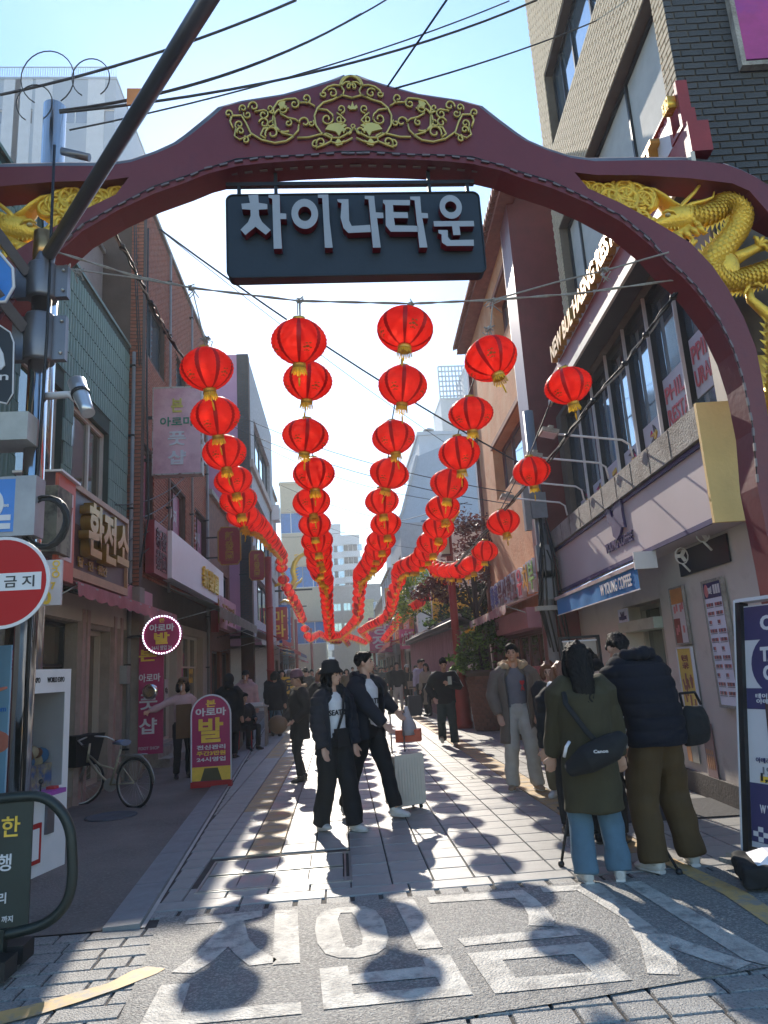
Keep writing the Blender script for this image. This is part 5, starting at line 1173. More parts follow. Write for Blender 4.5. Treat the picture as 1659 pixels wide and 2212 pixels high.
# ================================================================ red lanterns
def mat_lantern(name, col):
    m = bpy.data.materials.new(name); m.use_nodes = True; n = m.node_tree.nodes; l = m.node_tree.links; out = n['Material Output']
    b = n['Principled BSDF']; b.inputs['Base Color'].default_value = (col[0], .045, .04, 1); b.inputs['Roughness'].default_value = .45; b.inputs['Specular IOR Level'].default_value = .35
    tr = n.new('ShaderNodeBsdfTranslucent'); tr.inputs[0].default_value = (1, .11, .085, 1)
    tp = n.new('ShaderNodeBsdfTransparent'); tp.inputs[0].default_value = (1, .42, .28, 1)
    m1 = n.new('ShaderNodeMixShader'); m1.inputs[0].default_value = .85; l.new(b.outputs[0], m1.inputs[1]); l.new(tr.outputs[0], m1.inputs[2])
    m2 = n.new('ShaderNodeMixShader'); tc = n.new('ShaderNodeTexCoord'); nz = n.new('ShaderNodeTexNoise'); nz.inputs['Scale'].default_value = 9; l.new(tc.outputs['Object'], nz.inputs[0])
    mr = n.new('ShaderNodeMapRange'); mr.inputs[1].default_value = .45; mr.inputs[2].default_value = .7; mr.inputs[3].default_value = .08; mr.inputs[4].default_value = .3; l.new(nz.outputs[0], mr.inputs[0]); l.new(mr.outputs[0], m2.inputs[0])
    l.new(m1.outputs[0], m2.inputs[1]); l.new(tp.outputs[0], m2.inputs[2]); l.new(m2.outputs[0], out.inputs[0]); return m
ml1 = mat_lantern('red_lantern_cloth', (.85, .022, .018)); ml2 = M('lantern_ribbon', (.42, .006, .006), .5, trans=.3)
m_tas = M('tassel_yellow', (.85, .55, .04), .6, trans=.35, var=.1); m_cap = M('lantern_gold', (.62, .36, .06), .4, .5); m_emb = M('lantern_emblem', (.28, .13, .02), .5)
LR, LH = .225, .172
def lan_r(t): return .05 + (LR - .05) * math.sin(math.pi * t) ** .62
def shell(seg, rings, pleat):
    mb = MB(); V = []
    for i in range(rings + 1):
        t = i / rings; r = lan_r(t) * (1 + (pleat if i % 2 else -pleat)); z = -LH + 2 * LH * t
        V += [(r * math.cos(2 * math.pi * k / seg), r * math.sin(2 * math.pi * k / seg), z) for k in range(seg)]
    fs = [(i * seg + k, i * seg + (k + 1) % seg, (i + 1) * seg + (k + 1) % seg, (i + 1) * seg + k) for i in range(rings) for k in range(seg)]
    mb.v = V; mb.f = [list(f) for f in fs]; mb.m = [1 if (k % 5 == 0) else 0 for i in range(rings) for k in range(seg)]; mb.sm = [seg > 20] * len(fs)
    return mb
def ring_mb(mb, mi=0): return mb.lathe([(.055, -LH - .035), (.055, -LH + .01), (.045, -LH + .012)], 14, mi=mi)
def cap_mb(mb, mi=0): return mb.lathe([(.05, LH - .01), (.05, LH + .02), (.02, LH + .028)], 12, mi=mi)
def fringe_mb(mb, n, mi=0):
    for k in range(n):
        w = 2 * math.pi * k / n; L = .05 * (.8 + .4 * ((k * 7) % 5) / 5); x, y = .052 * math.cos(w), .052 * math.sin(w); tx, ty = -math.sin(w) * .006, math.cos(w) * .006
        mb.add([(x - tx, y - ty, -LH - .03), (x + tx, y + ty, -LH - .03), (x * 1.25 + tx, y * 1.25 + ty, -LH - .03 - L), (x * 1.25 - tx, y * 1.25 - ty, -LH - .03 - L)], [(0, 1, 2, 3)], mi)
    return mb
def tassel_mb(mb, mi=0): return mb.tube([(0, 0, -LH - .04), (.01, 0, -LH - .11)], .003, 4, mi).tube([(.01, 0, -LH - .11), (.012, 0, -LH - .13), (.018, 0, -LH - .18)], [.006, .009, .006], 6, mi)
def emblem_mb(mb, mi=0):
    for j in range(4):
        w0 = 2 * math.pi * (j * 2 + .55) / 8
        for (dw, t, s) in ((0, .27, .024), (-.14, .25, .016), (.14, .25, .016), (-.06, .33, .014), (.08, .34, .014), (0, .2, .014), (-.09, .19, .01), (.1, .19, .01)):
            pts = []
            for a, b in ((-1, 0), (0, -.7), (1, 0), (0, .7)):
                tt = t + b * s * 1.6; ww = w0 + dw + a * s * 4.2; r = lan_r(tt) + .004; pts.append((r * math.cos(ww), r * math.sin(ww), -LH + 2 * LH * tt))
            mb.add(pts, [(0, 1, 2, 3)], mi)
    return mb
shell_hi = shell(40, 24, .017).mesh('shell', [ml1, ml2]); shell_lo = shell(20, 12, .0).mesh('shell', [ml1, ml2])
cap_m = cap_mb(MB()).mesh('top_cap', m_cap); ring_m = ring_mb(MB()).mesh('bottom_ring', m_cap); fr_m = fringe_mb(MB(), 22).mesh('fringe', m_tas); ta_m = tassel_mb(MB()).mesh('tassel', m_tas); em_m = emblem_mb(MB()).mesh('emblem', m_emb)
q = shell(16, 10, 0); cap_mb(q, 2); ring_mb(q, 2); fringe_mb(q, 10, 3); tassel_mb(q, 3); low_m = q.mesh('red_lantern', [ml1, ml2, m_cap, m_tas])
ORD = ['first', 'second', 'third', 'fourth', 'fifth', 'sixth', 'seventh', 'eighth', 'ninth', 'tenth', 'eleventh', 'twelfth', 'thirteenth', 'fourteenth', 'fifteenth', 'sixteenth', 'seventeenth', 'eighteenth', 'nineteenth', 'twentieth']
TENS = {2: 'twenty', 3: 'thirty', 4: 'forty', 5: 'fifty', 6: 'sixty', 7: 'seventy', 8: 'eighty'}; TENTH = {2: 'twentieth', 3: 'thirtieth', 4: 'fortieth', 5: 'fiftieth', 6: 'sixtieth', 7: 'seventieth', 8: 'eightieth'}
def ordn(i):
    i += 1
    if i <= 20: return ORD[i - 1]
    return TENTH[i // 10] if i % 10 == 0 else TENS[i // 10] + ' ' + ORD[i % 10 - 1]
SN_ = ['leftmost', 'second from left', 'middle', 'second from right', 'rightmost']
strings = [
 ([(447, 797, 112), (465, 899, 102), (485, 978, 91), (504, 1038, 84), (515, 1080, 76), (525, 1113, 69)], [(525, 1113, 69), (541, 1124, 61), (559, 1138, 52), (578, 1158, 42), (596, 1182, 33), (609, 1200, 28), (608, 1237, 26), (614, 1258, 26), (640, 1305, 23), (652, 1335, 20), (660, 1362, 19.5), (668, 1380, 19), (690, 1368, 16), (716, 1384, 13.5), (735, 1386, 12)]),
 ([(646, 738, 124), (665, 823, 108), (660, 942, 97), (678, 1024, 86), (673, 1085, 78), (680, 1133, 72), (685, 1168, 67)], [(685, 1168, 67), (688, 1195, 61), (690, 1215, 56), (693, 1238, 47), (703, 1252, 36), (705, 1275, 31), (706, 1300, 29), (709, 1335, 26), (713, 1373, 23), (735, 1372, 16), (748, 1385, 13.5), (752, 1392, 12)]),
 ([(875, 712, 119), (870, 833, 105), (850, 945, 94), (841, 1023, 86), (825, 1083, 78), (833, 1132, 70), (823, 1168, 65)], [(823, 1168, 65), (813, 1196, 59), (803, 1218, 52), (785, 1235, 43), (779, 1245, 35), (778, 1262, 31), (775, 1289, 29), (773, 1335, 26), (754, 1356, 21), (738, 1370, 17), (770, 1380, 15), (790, 1388, 12.5)]),
 ([(1060, 775, 115), (1017, 894, 102), (992, 979, 92), (970, 1046, 82), (956, 1098, 76), (947, 1140, 69), (933, 1172, 63)], [(933, 1172, 63), (919, 1195, 58), (905, 1214, 53), (870, 1224, 42), (861, 1238, 34), (861, 1259, 31), (850, 1275, 30), (847, 1308, 27), (836, 1331, 25), (812, 1345, 22.5), (796, 1352, 20), (780, 1362, 17.5), (800, 1384, 14.5), (818, 1386, 12)]),
 ([(1227, 833, 107), (1148, 1018, 84), (1087, 1128, 73), (1047, 1190, 60), (1020, 1219, 52)], [(1020, 1219, 52), (985, 1234, 45), (955, 1232, 40), (938, 1222, 36), (947, 1238, 32), (954, 1262, 28), (935, 1282, 27), (905, 1303, 26), (882, 1317, 23), (866, 1330, 20.5), (845, 1362, 18), (830, 1380, 16), (852, 1378, 13.5)])]
def P3(u, v, w): zc = 2 * LR * F / w; return Vector((0, 0, CH)) + ray(u, v) * zc
n_l = 0
m_rope = M('grey_rope', (.30, .28, .25), .85, var=.2, vs=40); m_wire = M('dark_wire', (.03, .03, .035), .6)
for si, (near, far) in enumerate(strings):
    pts = [P3(*p) for p in near]; tail = []
    fp = [P3(*p) for p in far]; acc = .8
    for i in range(len(fp) - 1):
        L = (fp[i + 1] - fp[i]).length; d = acc
        while d < L: tail.append(fp[i].lerp(fp[i + 1], d / L)); d += .86
        acc = d - L
    allp = pts + tail
    rope = []
    for i, p in enumerate(allp):
        p = p + Vector((0, 0, .0)); lab = '%s red lantern from the front on the %s lantern string' % (ordn(i), SN_[si]); rz = random.uniform(0, 6.28)
        dist = (p - Vector((0, 0, CH))).length
        if dist < 19:
            t = thing('red_lantern', lab, 'lantern', p, rz, 'red paper lanterns strung over the street'); t.rotation_euler = (random.gauss(0, .12), random.gauss(0, .12), rz); sc_ = random.uniform(.95, 1.06); t.scale = (sc_, sc_, sc_ * random.uniform(.95, 1.05))
            link('shell', shell_hi if dist < 13 else shell_lo, t); link('top_cap', cap_m, t); link('bottom_ring', ring_m, t); link('fringe', fr_m, t); link('tassel', ta_m, t); link('emblem', em_m, t, kind='stuff')
        else:
            t = link('red_lantern', low_m, None, p, (random.gauss(0, .06), random.gauss(0, .06), rz)); tag(t, lab, 'lantern', 'red paper lanterns strung over the street')
        n_l += 1; rope.append(p + Vector((0, 0, LH + .03)))
    rp = [p + Vector((.0, 0, .0)) for p in rope]
    st = thing('lantern_cord', '%s cord carrying a row of red lanterns along the street' % SN_[si], 'cord')
    MB().tube(rp, .007, 5).build('cord', m_wire, st)
print('lanterns', n_l)
# ---- cross rope tied between the pole and the gate
def PY(u, v, y): p = onY(u, v, y); return p
def rope(name, label, pts, r, mat, cat='rope', twist=0, knots=()):
    t = thing(name, label, cat); P = []
    for i in range(len(pts) - 1):
        for k in range(8): P.append(pts[i].lerp(pts[i + 1], k / 8))
    P.append(pts[-1])
    if twist:
        for s in range(2):
            Q = [p + Vector((0, math.cos(i * 1.1 + s * math.pi), math.sin(i * 1.1 + s * math.pi))) * r * .7 for i, p in enumerate(P)]; MB().tube(Q, r * .7, 5).build('strand', mat, t)
    else: MB().tube(P, r, 6).build('line', mat, t)
    for kx_ in knots:
        kb = MB(); c = kx_
        for j in range(5): kb.tube([c + Vector((random.gauss(0, .02), random.gauss(0, .01), random.gauss(0, .015))) for _ in range(5)], .007, 5)
        for j in range(3): kb.tube([c, c + Vector((random.gauss(0, .04), 0, random.uniform(-.09, .05))), c + Vector((random.gauss(0, .06), 0, random.uniform(-.16, .04)))], .005, 5)
        kb.build('knot', mat, t)
    return t
Yr = 5.72
kn = [PY(415, 622, Yr), PY(646, 650, Yr), PY(888, 656, Yr), PY(1065, 648, Yr)]
rope('cross_rope', 'pale knotted rope stretched across the street above the first lanterns', [PY(125, 545, 5.3), PY(290, 596, Yr)] + kn + [PY(1250, 634, Yr), PY(1478, 602, 5.6)], .009, m_rope, twist=1, knots=kn)
rope('cross_rope', 'second thinner rope meeting the knotted rope from the steel pole', [PY(112, 574, 5.2), PY(150, 581, 5.3), PY(290, 600, Yr), PY(415, 622, Yr)], .007, m_rope, knots=[PY(140, 580, 5.28), PY(172, 585, 5.35)])
rope('cross_rope', 'rope rising from the fourth knot to the right leg of the gate', [PY(1065, 648, Yr), PY(1200, 610, Yr), PY(1330, 578, 5.6), PY(1445, 545, 5.45)], .008, m_rope, knots=[PY(1305, 582, 5.6)])
for i, (a, b) in enumerate((((415, 622), (444, 745)), ((646, 650), (648, 690)), ((888, 656), (878, 668)), ((1065, 648), (1058, 722)))):
    rope('hanger_cord', 'short cord from the cross rope to the first lantern of the %s string' % SN_[i], [PY(*a, Yr), PY(*b, Yr)], .006, m_rope, knots=[PY(b[0], b[1] - 12, Yr)] if i in (0, 3) else ())
# bundled light cables
m_blk = M('black_cable', (0, 0, 0))
def bundle(label, pts, r):
    t = thing('cable_bundle', label, 'cable'); P = []
    for i in range(len(pts) - 1):
        for k in range(6): P.append(pts[i].lerp(pts[i + 1], k / 6))
    P.append(pts[-1])
    for s in range(3):
        Q = [p + Vector((random.gauss(0, r * .5), random.gauss(0, r * .3), math.sin(i * .8 + s * 2) * r)) for i, p in enumerate(P)]; MB().tube(Q, r * .45, 5).build('strand', m_blk if s else m_rope, t)
    k = MB()
    for i in range(2, len(P), 5): k.lathe([(r * 1.3, -.02), (r * 1.5, 0), (r * 1.3, .02)], 8, P[i])
    k.build('tape', m_blk, t, kind='stuff')
bundle('thick bundle of taped cables from the right gate leg down to the rightmost lanterns', [PY(1480, 606, 5.6), PY(1405, 710, 6.0), PY(1350, 785, 6.3), PY(1270, 880, 6.8), PY(1205, 970, 7.4), PY(1110, 1080, 8.6), PY(1035, 1165, 10.4), PY(985, 1222, 12.5)], .022)
bundle('taped black cables running from under the left gate arch to the leftmost lanterns', [PY(232, 458, 5.9), PY(256, 520, 6.0), PY(300, 600, 6.3), PY(330, 665, 6.6), PY(372, 740, 7.2), PY(428, 820, 8.2), PY(470, 900, 9.6)], .02)
jb = thing('cable_joint', 'grey green cable joint wrapped to the right gate leg', 'joint', PY(1484, 606, 5.6)); MB().ball((0, 0, 0), (.09, .06, .06), 10, 8).tube([(-.07, 0, .02), (-.02, 0, .13)], .02, 6).build('wrap', M('grey_green_tape', (.12, .16, .15), .6), jb)
jb = thing('cable_joint', 'dark cable joint tied under the left gate arch', 'joint', PY(234, 460, 5.85)); MB().ball((0, 0, 0), (.07, .05, .07), 10, 8).build('wrap', M('dark_tape', (.03, .04, .04), .6), jb)
# overhead wires
def wire(label, pts, r=.011): t = thing('overhead_wire', label, 'wire', (0, 0, 0), 0, 'wires over the street'); MB().tube(pts, r, 6).build('line', m_wire, t)
def arc(a, b, sag=.2, n=14): return [a.lerp(b, i / n) - Vector((0, 0, sag * 4 * (i / n) * (1 - i / n))) for i in range(n + 1)]
wires = [((0, 205, 9), (640, 0, 9), .15, .02, 'thick overhead wire from the left edge rising past the steel arm'),
 ((128, 240, 8), (780, 30, 9.5), .3, .016, 'upper overhead wire from the steel pole across the sky'),
 ((128, 238, 8), (850, -10, 9), .35, .012, 'twisted overhead wire above the upper one'),
 ((128, 243, 8), (1160, 0, 10), .35, .018, 'double overhead wire running from the pole over the gate crown'),
 ((150, 281, 8), (1100, 2, 9.5), .2, .011, 'lower overhead wire from the insulator over the gate crown'),
 ((835, 190, 5.6), (975, -15, 4.5), 0, .01, 'steep wire rising from the gate crown'),
 ((850, 192, 5.6), (1395, -5, 9), .1, .009, 'thin overhead wire from the gate crown to the brick building'),
 ((345, 495, 12), (1240, 1060, 16), .3, .018, 'dark overhead wire slanting between the lanterns to the maroon pier'),
 ((350, 500, 13), (1160, 1080, 22), .3, .008, 'thin wire running under the slanting dark one'),
 ((500, 890, 24), (1180, 1075, 15), .4, .012, 'wire across the street behind the third lanterns'),
 ((470, 905, 24), (1230, 1105, 15), .5, .012, 'lower wire across the street behind the third lanterns'),
 ((560, 960, 26), (1020, 1090, 20), .4, .01, 'thin wire crossing behind the fourth lanterns'),
 ((590, 1040, 30), (1040, 1150, 20), .4, .01, 'thin wire crossing by the white building'),
 ((600, 1160, 34), (1010, 1085, 20), .3, .01, 'pale cord crossing above the far red pole'),
 ((620, 1100, 40), (960, 1190, 34), .5, .01, 'faint wire in front of the far tower')]
for (u0, v0, y0), (u1, v1, y1), sg_, r, lb in wires: wire(lb, arc(onY(u0, v0, y0), onY(u1, v1, y1), sg_), r)
for i, (x0, x1) in enumerate(((260, 282), (283, 292))):
    pass
vw = [((352 + 8 * i, 300), ) for i in range(3)]
for i, (u, r) in enumerate(((289, .012), (293, .01))): wire('%s cable hanging down the beige wall beside the brick pier' % ('first', 'second')[i], [onY(u, 420, 12.8), onY(u + 3, 600, 12.8), onY(u + 12, 790, 12.8)], r)
# red poles
def red_pole(x, y, h, r, label, horn=False, lamp=False, flare=False):
    t = thing('red_pole', label, 'pole', (x, y, 0)); MB().tube([(0, 0, 0), (0, 0, h)], r, 16).build('shaft', m_red, t)
    if flare: MB().lathe([(r * 2.6, 0), (r * 2.7, .12), (r * 2.3, .2), (r * 2.3, .75), (r * 2.6, .8), (r * 2.2, .9), (r * 1.6, 1.2), (r * 1.9, 1.25), (r * 1.1, 1.5)], 8).build('pedestal', m_red, t)
    else: MB().lathe([(r * 1.9, 0), (r * 1.9, .05), (r * 1.1, .07)], 16).build('base_plate', m_conc, t)
    for z in (h * .35, h * .7): MB().lathe([(r * 1.12, z), (r * 1.12, z + .05)], 16).build('collar', m_red, t)
    if horn:
        MB().tube([(-.35, 0, h + .02), (-.1, 0, h + .12), (.15, 0, h + .16), (.38, 0, h + .42)], [(.05, .1), (.06, .12), (.06, .12), (.02, .03)], 8, up=(0, 1, 0)).build('gold_horn', m_drg, t)
        MB().box(-.2, .0, -.12, .06, h - .75, h - .25).build('lamp_glass', M('lamp_cream', (.72, .66, .42), .5, trans=.3), t)
        MB().box(-.23, .03, -.15, .09, h - .25, h - .2).box(-.23, .03, -.15, .09, h - .8, h - .75).build('lamp_frame', m_dred, t)
    return t
red_pole(-1.92, 20.3, 4.9, .1, 'tall red street pole beside the left kerb under the lantern strings')
rp = red_pole(3.04, 18.6, 5.2, .1, 'dark red street pole with pedestal, cream lamp and golden horn by the planter', True, True, True)
red_pole(3.1, 35.5, 5.0, .1, 'second dark red street pole further up on the right with a golden horn', True)
red_pole(-2.4, 41, 4.6, .09, 'far red pole near the left kerb behind the blue awning')
red_pole(-1.9, 50, 4.6, .09, 'farthest red pole on the left side of the street')
red_pole(2.4, 50, 4.6, .09, 'farthest red pole on the right side of the street')
for i, (u, v, y, s) in enumerate(((632, 1225, 34, 1), (632, 1275, 48, .9))):
    p = onY(u, v, y); t = thing('golden_dragon', ('upper' if i == 0 else 'lower') + ' small golden dragon ornament curling out over the left side of the street', 'sculpture', p, 0, 'golden dragon ornaments on the poles')
    MB().tube([Vector(q) * s for q in ((-1.0, 0, -.9), (-.6, 0, -.75), (-.15, 0, -.95), (.1, 0, -.6), (0, 0, -.2), (.1, 0, .2), (.35, 0, .5), (.6, 0, .62), (.75, 0, .9))], [.06, .1, .12, .13, .13, .12, .1, .09, .03], 9).build('body', m_drg, t)
    f = MB()
    for k in range(9): z = -.7 + k * .15; f.prism([(.1, z), (.3, z + .12), (.1, z + .1)], -.02, .02)
    f.build('fin', m_drg, t, kind='stuff'); MB().box(-1.6, .9, -.03, .03, -1.15, -1.07).build('bracket', BW['black'], t)
# ================================================================ people
_jobs = []
def remesh_job(mb, name, mats, parent, voxel, smooth=6, disp=None, loc=(0, 0, 0), label=None, split=None):
    """closed tubes and balls -> one continuous skin"""
    me = mb.mesh(name, mats); o = link(name, me, parent, loc)
    md = o.modifiers.new('r', 'REMESH'); md.mode = 'VOXEL'; md.voxel_size = voxel; md.use_smooth_shade = True
    sm = o.modifiers.new('s', 'SMOOTH'); sm.factor = .5; sm.iterations = smooth
    _jobs.append((o, me, mats, disp, split)); return o
def finish_jobs():
    bpy.context.view_layer.update(); dg = bpy.context.evaluated_depsgraph_get()
    for o, me, mats, disp, split in _jobs:
        nm = bpy.data.meshes.new_from_object(o.evaluated_get(dg)); o.modifiers.clear(); o.data = nm; bpy.data.meshes.remove(me)
        n = len(nm.vertices)
        if n == 0: print('EMPTY', o.name); continue
        nm.materials.clear()
        for m in (mats if isinstance(mats, (list, tuple)) else [mats]): nm.materials.append(m)
        if disp:
            co = np.empty(n * 3); nm.vertices.foreach_get('co', co); co = co.reshape(-1, 3); no = np.empty(n * 3); nm.vertices.foreach_get('normal', no); no = no.reshape(-1, 3)
            co += no * disp(co)[:, None]; nm.vertices.foreach_set('co', co.reshape(-1))
        nm.polygons.foreach_set('use_smooth', [True] * len(nm.polygons))
        if split:
            pc = np.empty(len(nm.polygons) * 3); nm.polygons.foreach_get('center', pc); nm.polygons.foreach_set('material_index', split(pc.reshape(-1, 3)).astype('i'))
        nm.update()
    _jobs.clear()
def folds(amp, f=1., puff=0., seed=0.):
    def d(c):
        x, y, z = c[:, 0] * f + seed, c[:, 1] * f + seed * 1.7, c[:, 2] * f
        w = np.sin(17 * x + 9 * z + 3 * np.sin(7 * y)) * .5 + np.sin(13 * y - 21 * z + 2.5 * np.sin(9 * x)) * .35 + np.sin(37 * z + 16 * x + 11 * y) * .25
        r = amp * w
        if puff: r = r + puff * (np.abs(np.sin(np.pi * c[:, 2] / .095)) ** .5 - .6)
        return r
    return d
SKIN = [M('skin_light', (.52, .30, .21), .5, var=.06, vs=9), M('skin_tan', (.42, .23, .15), .5, var=.06, vs=9)]
HAIR = M('black_hair', (.006, .005, .005), .6, spec=.15, var=.3, vs=60, stretch=(1, 1, .1), bump=.5, bs=120); HAIRB = M('brown_hair', (.16, .06, .025), .4, var=.3, vs=60, stretch=(1, 1, .1), bump=.5, bs=120)
def cloth(name, col, **k): return M(name, col, k.pop('rough', .85), var=k.pop('var', .14), vs=k.pop('vs', 6), bump=k.pop('bump', .25), bs=k.pop('bs', 220), **k)
C_ = dict(black=cloth('black_cloth', (.006, .0065, .008)), navy=cloth('navy_shell', (.008, .0095, .016), rough=.9, spec=.2), slate=cloth('slate_shell', (.020, .022, .030), rough=.9, spec=.25), olive=cloth('olive_cloth', (.040, .033, .013)), brown=cloth('brown_corduroy', (.060, .034, .009)),
 taupe=cloth('taupe_parka', (.13, .105, .088)), grey=cloth('grey_knit', (.14, .13, .15)), lgrey=cloth('light_grey_cloth', (.38, .36, .33)), white=cloth('white_cotton', (.66, .66, .68)), jeans=cloth('blue_denim', (.075, .14, .20), bump=.4), khaki=cloth('khaki_cloth', (.15, .12, .07)),
 beige=cloth('beige_wool', (.33, .26, .19)), lav=cloth('lavender_knit', (.50, .45, .58)), dgreen=cloth('dark_green_cloth', (.02, .035, .035)), mauve=cloth('mauve_wool', (.16, .08, .11)), fur=cloth('tan_fur', (.42, .30, .18), bump=1., bs=60), apron=cloth('brown_apron', (.12, .07, .03)), pinkc=cloth('pale_pink_cloth', (.45, .30, .30)), red=cloth('red_cloth', (.4, .03, .03)), mask=cloth('white_mask', (.7, .7, .7)))
SHOE = dict(white=M('white_leather', (.55, .54, .52), .5), black=M('black_leather', (.015, .015, .015), .35), tan=M('tan_leather', (.28, .20, .13), .6))
def ik(a, c, l1, l2, pole):
    d = c - a; L = min(d.length, (l1 + l2) * .999); dn = d.normalized(); c = a + dn * L
    x = (l1 * l1 - l2 * l2 + L * L) / (2 * L); h = math.sqrt(max(l1 * l1 - x * x, 0)); p = pole - dn * pole.dot(dn); p.normalize(); return a + dn * x + p * h, c
def ringcoat(mb, rows, a0, a1, th=.014, n=26, mi=0):
    """open garment: rows of (centre, rx, ry); covers angles a0..a1 (0 = front, degrees, both ways to the back)"""
    N = len(rows); V = []
    for lay in (0, 1):
        for c, rx, ry in rows:
            for k in range(n + 1):
                w = R(a0 + (a1 - a0) * k / n); r_ = (rx - lay * th, ry - lay * th); V.append((c.x + r_[0] * math.sin(w), c.y - r_[1] * math.cos(w), c.z))
    fs = []; m = n + 1; o = N * m
    for i in range(N - 1):
        for k in range(n): fs += [(i * m + k, (i + 1) * m + k, (i + 1) * m + k + 1, i * m + k + 1), (o + i * m + k, o + i * m + k + 1, o + (i + 1) * m + k + 1, o + (i + 1) * m + k)]
        fs += [(i * m, o + i * m, o + (i + 1) * m, (i + 1) * m), (i * m + n, (i + 1) * m + n, o + (i + 1) * m + n, o + i * m + n)]
    for k in range(n): fs += [(k, k + 1, o + k + 1, o + k), ((N - 1) * m + k, o + (N - 1) * m + k, o + (N - 1) * m + k + 1, (N - 1) * m + k + 1)]
    mb.add(V, fs, mi, True)
def person(label, x, y, h, face=0., head=0., nod=0., skin=0, top='black', hem=.88, bulk=1., puff=False, legs='black', wide=1., shoe='black', hair='short', hairm=None, hat=None, lean=0., feet=((-.11, 0, 0), (.11, 0, 0)), hands=None, opened=None, inner='white', detail=1, sit=None, group=None, mask=False, collar=None, z=0., eyes=True, female=False):
    k = h / 1.75; body = MB(); vx = .0085 if detail == 2 else (.013 if detail == 1 else .022)
    root = thing('person', label, 'person', (x, y, z), R(face), group); rnd = random.Random(hash(label) % 9999 if False else sum(map(ord, label)))
    root.scale = (k, k, k)
    hipz = .93 if sit is None else sit; sw = .165 if female else .19
    def sp(t):  # spine point 0 hip .. 1 neck
        a = R(lean) * t; L = .53 * t; return Vector((0, -math.sin(a) * L, hipz + math.cos(a) * L))
    neck = sp(1.0); a = R(lean + nod); hd = neck + Vector((0, -math.sin(a) * .17, math.cos(a) * .17)) + Vector((0, -.015, 0))
    HM = Matrix.Translation(hd) @ Matrix.Rotation(R(head), 4, 'Z') @ Matrix.Rotation(R(nod + lean * .6), 4, 'X')
    H_ = lambda *p: HM @ Vector(p)
    # skull, jaw, neck, ears, nose
    body.ball(H_(0, .012, .03), (.074, .092, .088), 18, 12, M4=HM.to_3x3().to_4x4()); body.ball(H_(0, -.025, -.035), (.056, .066, .07), 16, 10, M4=HM.to_3x3().to_4x4()); body.ball(H_(0, -.062, -.078), (.026, .024, .022), 10, 8)
    body.tube([neck - Vector((0, 0, .05)), neck + Vector((0, 0, .03)), H_(0, .02, -.05)], [.062, .054, .052], 12)
    body.tube([H_(0, -.082, .022), H_(0, -.098, -.004), H_(0, -.104, -.018), H_(0, -.088, -.024)], [.008, .011, .016, .008], 8)
    body.tube([H_(-.02, -.083, -.05), H_(0, -.09, -.048), H_(.02, -.083, -.05)], [.006, .01, .006], 8)
    for s in (-1, 1): body.ball(H_(s * .077, .012, -.002), (.012, .02, .032), 8, 6); body.ball(H_(s * .04, -.062, -.01), (.022, .02, .022), 8, 6); body.tube([H_(s * .015, -.08, .03), H_(s * .045, -.072, .032)], .011, 7)
    # torso, limbs
    body.tube([sp(-.05), sp(.15), sp(.5), sp(.8), sp(.97)], [(.14, .1), (.15, .1), (.14, .1), (.165, .105), (.1, .07)], 16, up=(0, 1, 0))
    sh = [sp(.9) + Vector((s * sw, 0, 0)) for s in (-1, 1)]; hp = [sp(0) + Vector((s * .085, 0, 0)) for s in (-1, 1)]
    if hands is None: hands = ((-.27, -.03, .80), (.27, -.03, .80))
    arms = []
    for i, s in enumerate((-1, 1)):
        tgt = Vector(hands[i][:3]); pole = Vector((s * .5, .8, -.5)) if len(hands[i]) < 4 else Vector(hands[i][3])
        el, wr_ = ik(sh[i], tgt, .29, .26, pole); arms.append((sh[i], el, wr_))
        body.tube([sh[i] * .75 + sp(.9) * .25, sh[i], sh[i].lerp(el, .5), el, el.lerp(wr_, .4), wr_], [.05, .058, .05, .043, .044, .028], 10)
        fd = (wr_ - el).normalized(); sd = Vector((0, 1, 0)).cross(fd); sd = (sd if sd.length > .2 else Vector((1, 0, 0)).cross(fd)).normalized(); pn = fd.cross(sd).normalized()
        body.tube([wr_, wr_ + fd * .045, wr_ + fd * .09], [(.03, .02), (.042, .018), (.042, .016)], 10, up=tuple(pn))
        if detail >= 1:
            for j, (o_, L, cu) in enumerate(((-.032, .062, .25), (-.011, .072, .3), (.011, .068, .38), (.031, .053, .5))):
                b = wr_ + fd * .085 + sd * o_; m1 = b + fd * L * .5 + pn * (-cu * L * .2); e = m1 + fd * L * .42 - pn * (cu * L * .75); body.tube([b - fd * .02, b, m1, e], [.0105, .0105, .0095, .0075], 7)
            b = wr_ + fd * .03 - sd * .03 * (1 if i else 1); body.tube([b, b - sd * .03 + fd * .025, b - sd * .035 + fd * .055 - pn * .01], [.014, .012, .009], 7)
    lg = []
    for i, s in enumerate((-1, 1)):
        f = feet[i]; an = Vector((f[0], f[1], f[2] + .085))
        if sit is None: kn_, an2 = ik(hp[i], an, .435, .43, Vector((s * .08, -1, 0)))
        else: kn_, an2 = hp[i] + Vector((s * .06, -.42, .02)), an
        lg.append((hp[i], kn_, an2)); body.tube([hp[i], hp[i].lerp(kn_, .5), kn_, kn_.lerp(an2, .35), an2], [.085, .07, .055, .055, .038], 12)
        yaw = f[3] if len(f) > 3 else s * 8
        lf_ = f[4] if len(f) > 4 else 0
        fm = Matrix.Translation(an2) @ Matrix.Rotation(R(yaw), 4, 'Z') @ Matrix.Rotation(R(-lf_), 4, 'X')
        sh_ = MB(); F_ = lambda *p: fm @ Vector(p)
        sh_.tube([F_(0, .07, -.035), F_(0, .055, -.03), F_(0, 0, -.03), F_(0, -.07, -.045), F_(0, -.14, -.055), F_(0, -.175, -.062)], [(.022, .03), (.036, .046), (.042, .05), (.047, .036), (.043, .026), (.022, .014)], 14, up=(0, 0, 1))
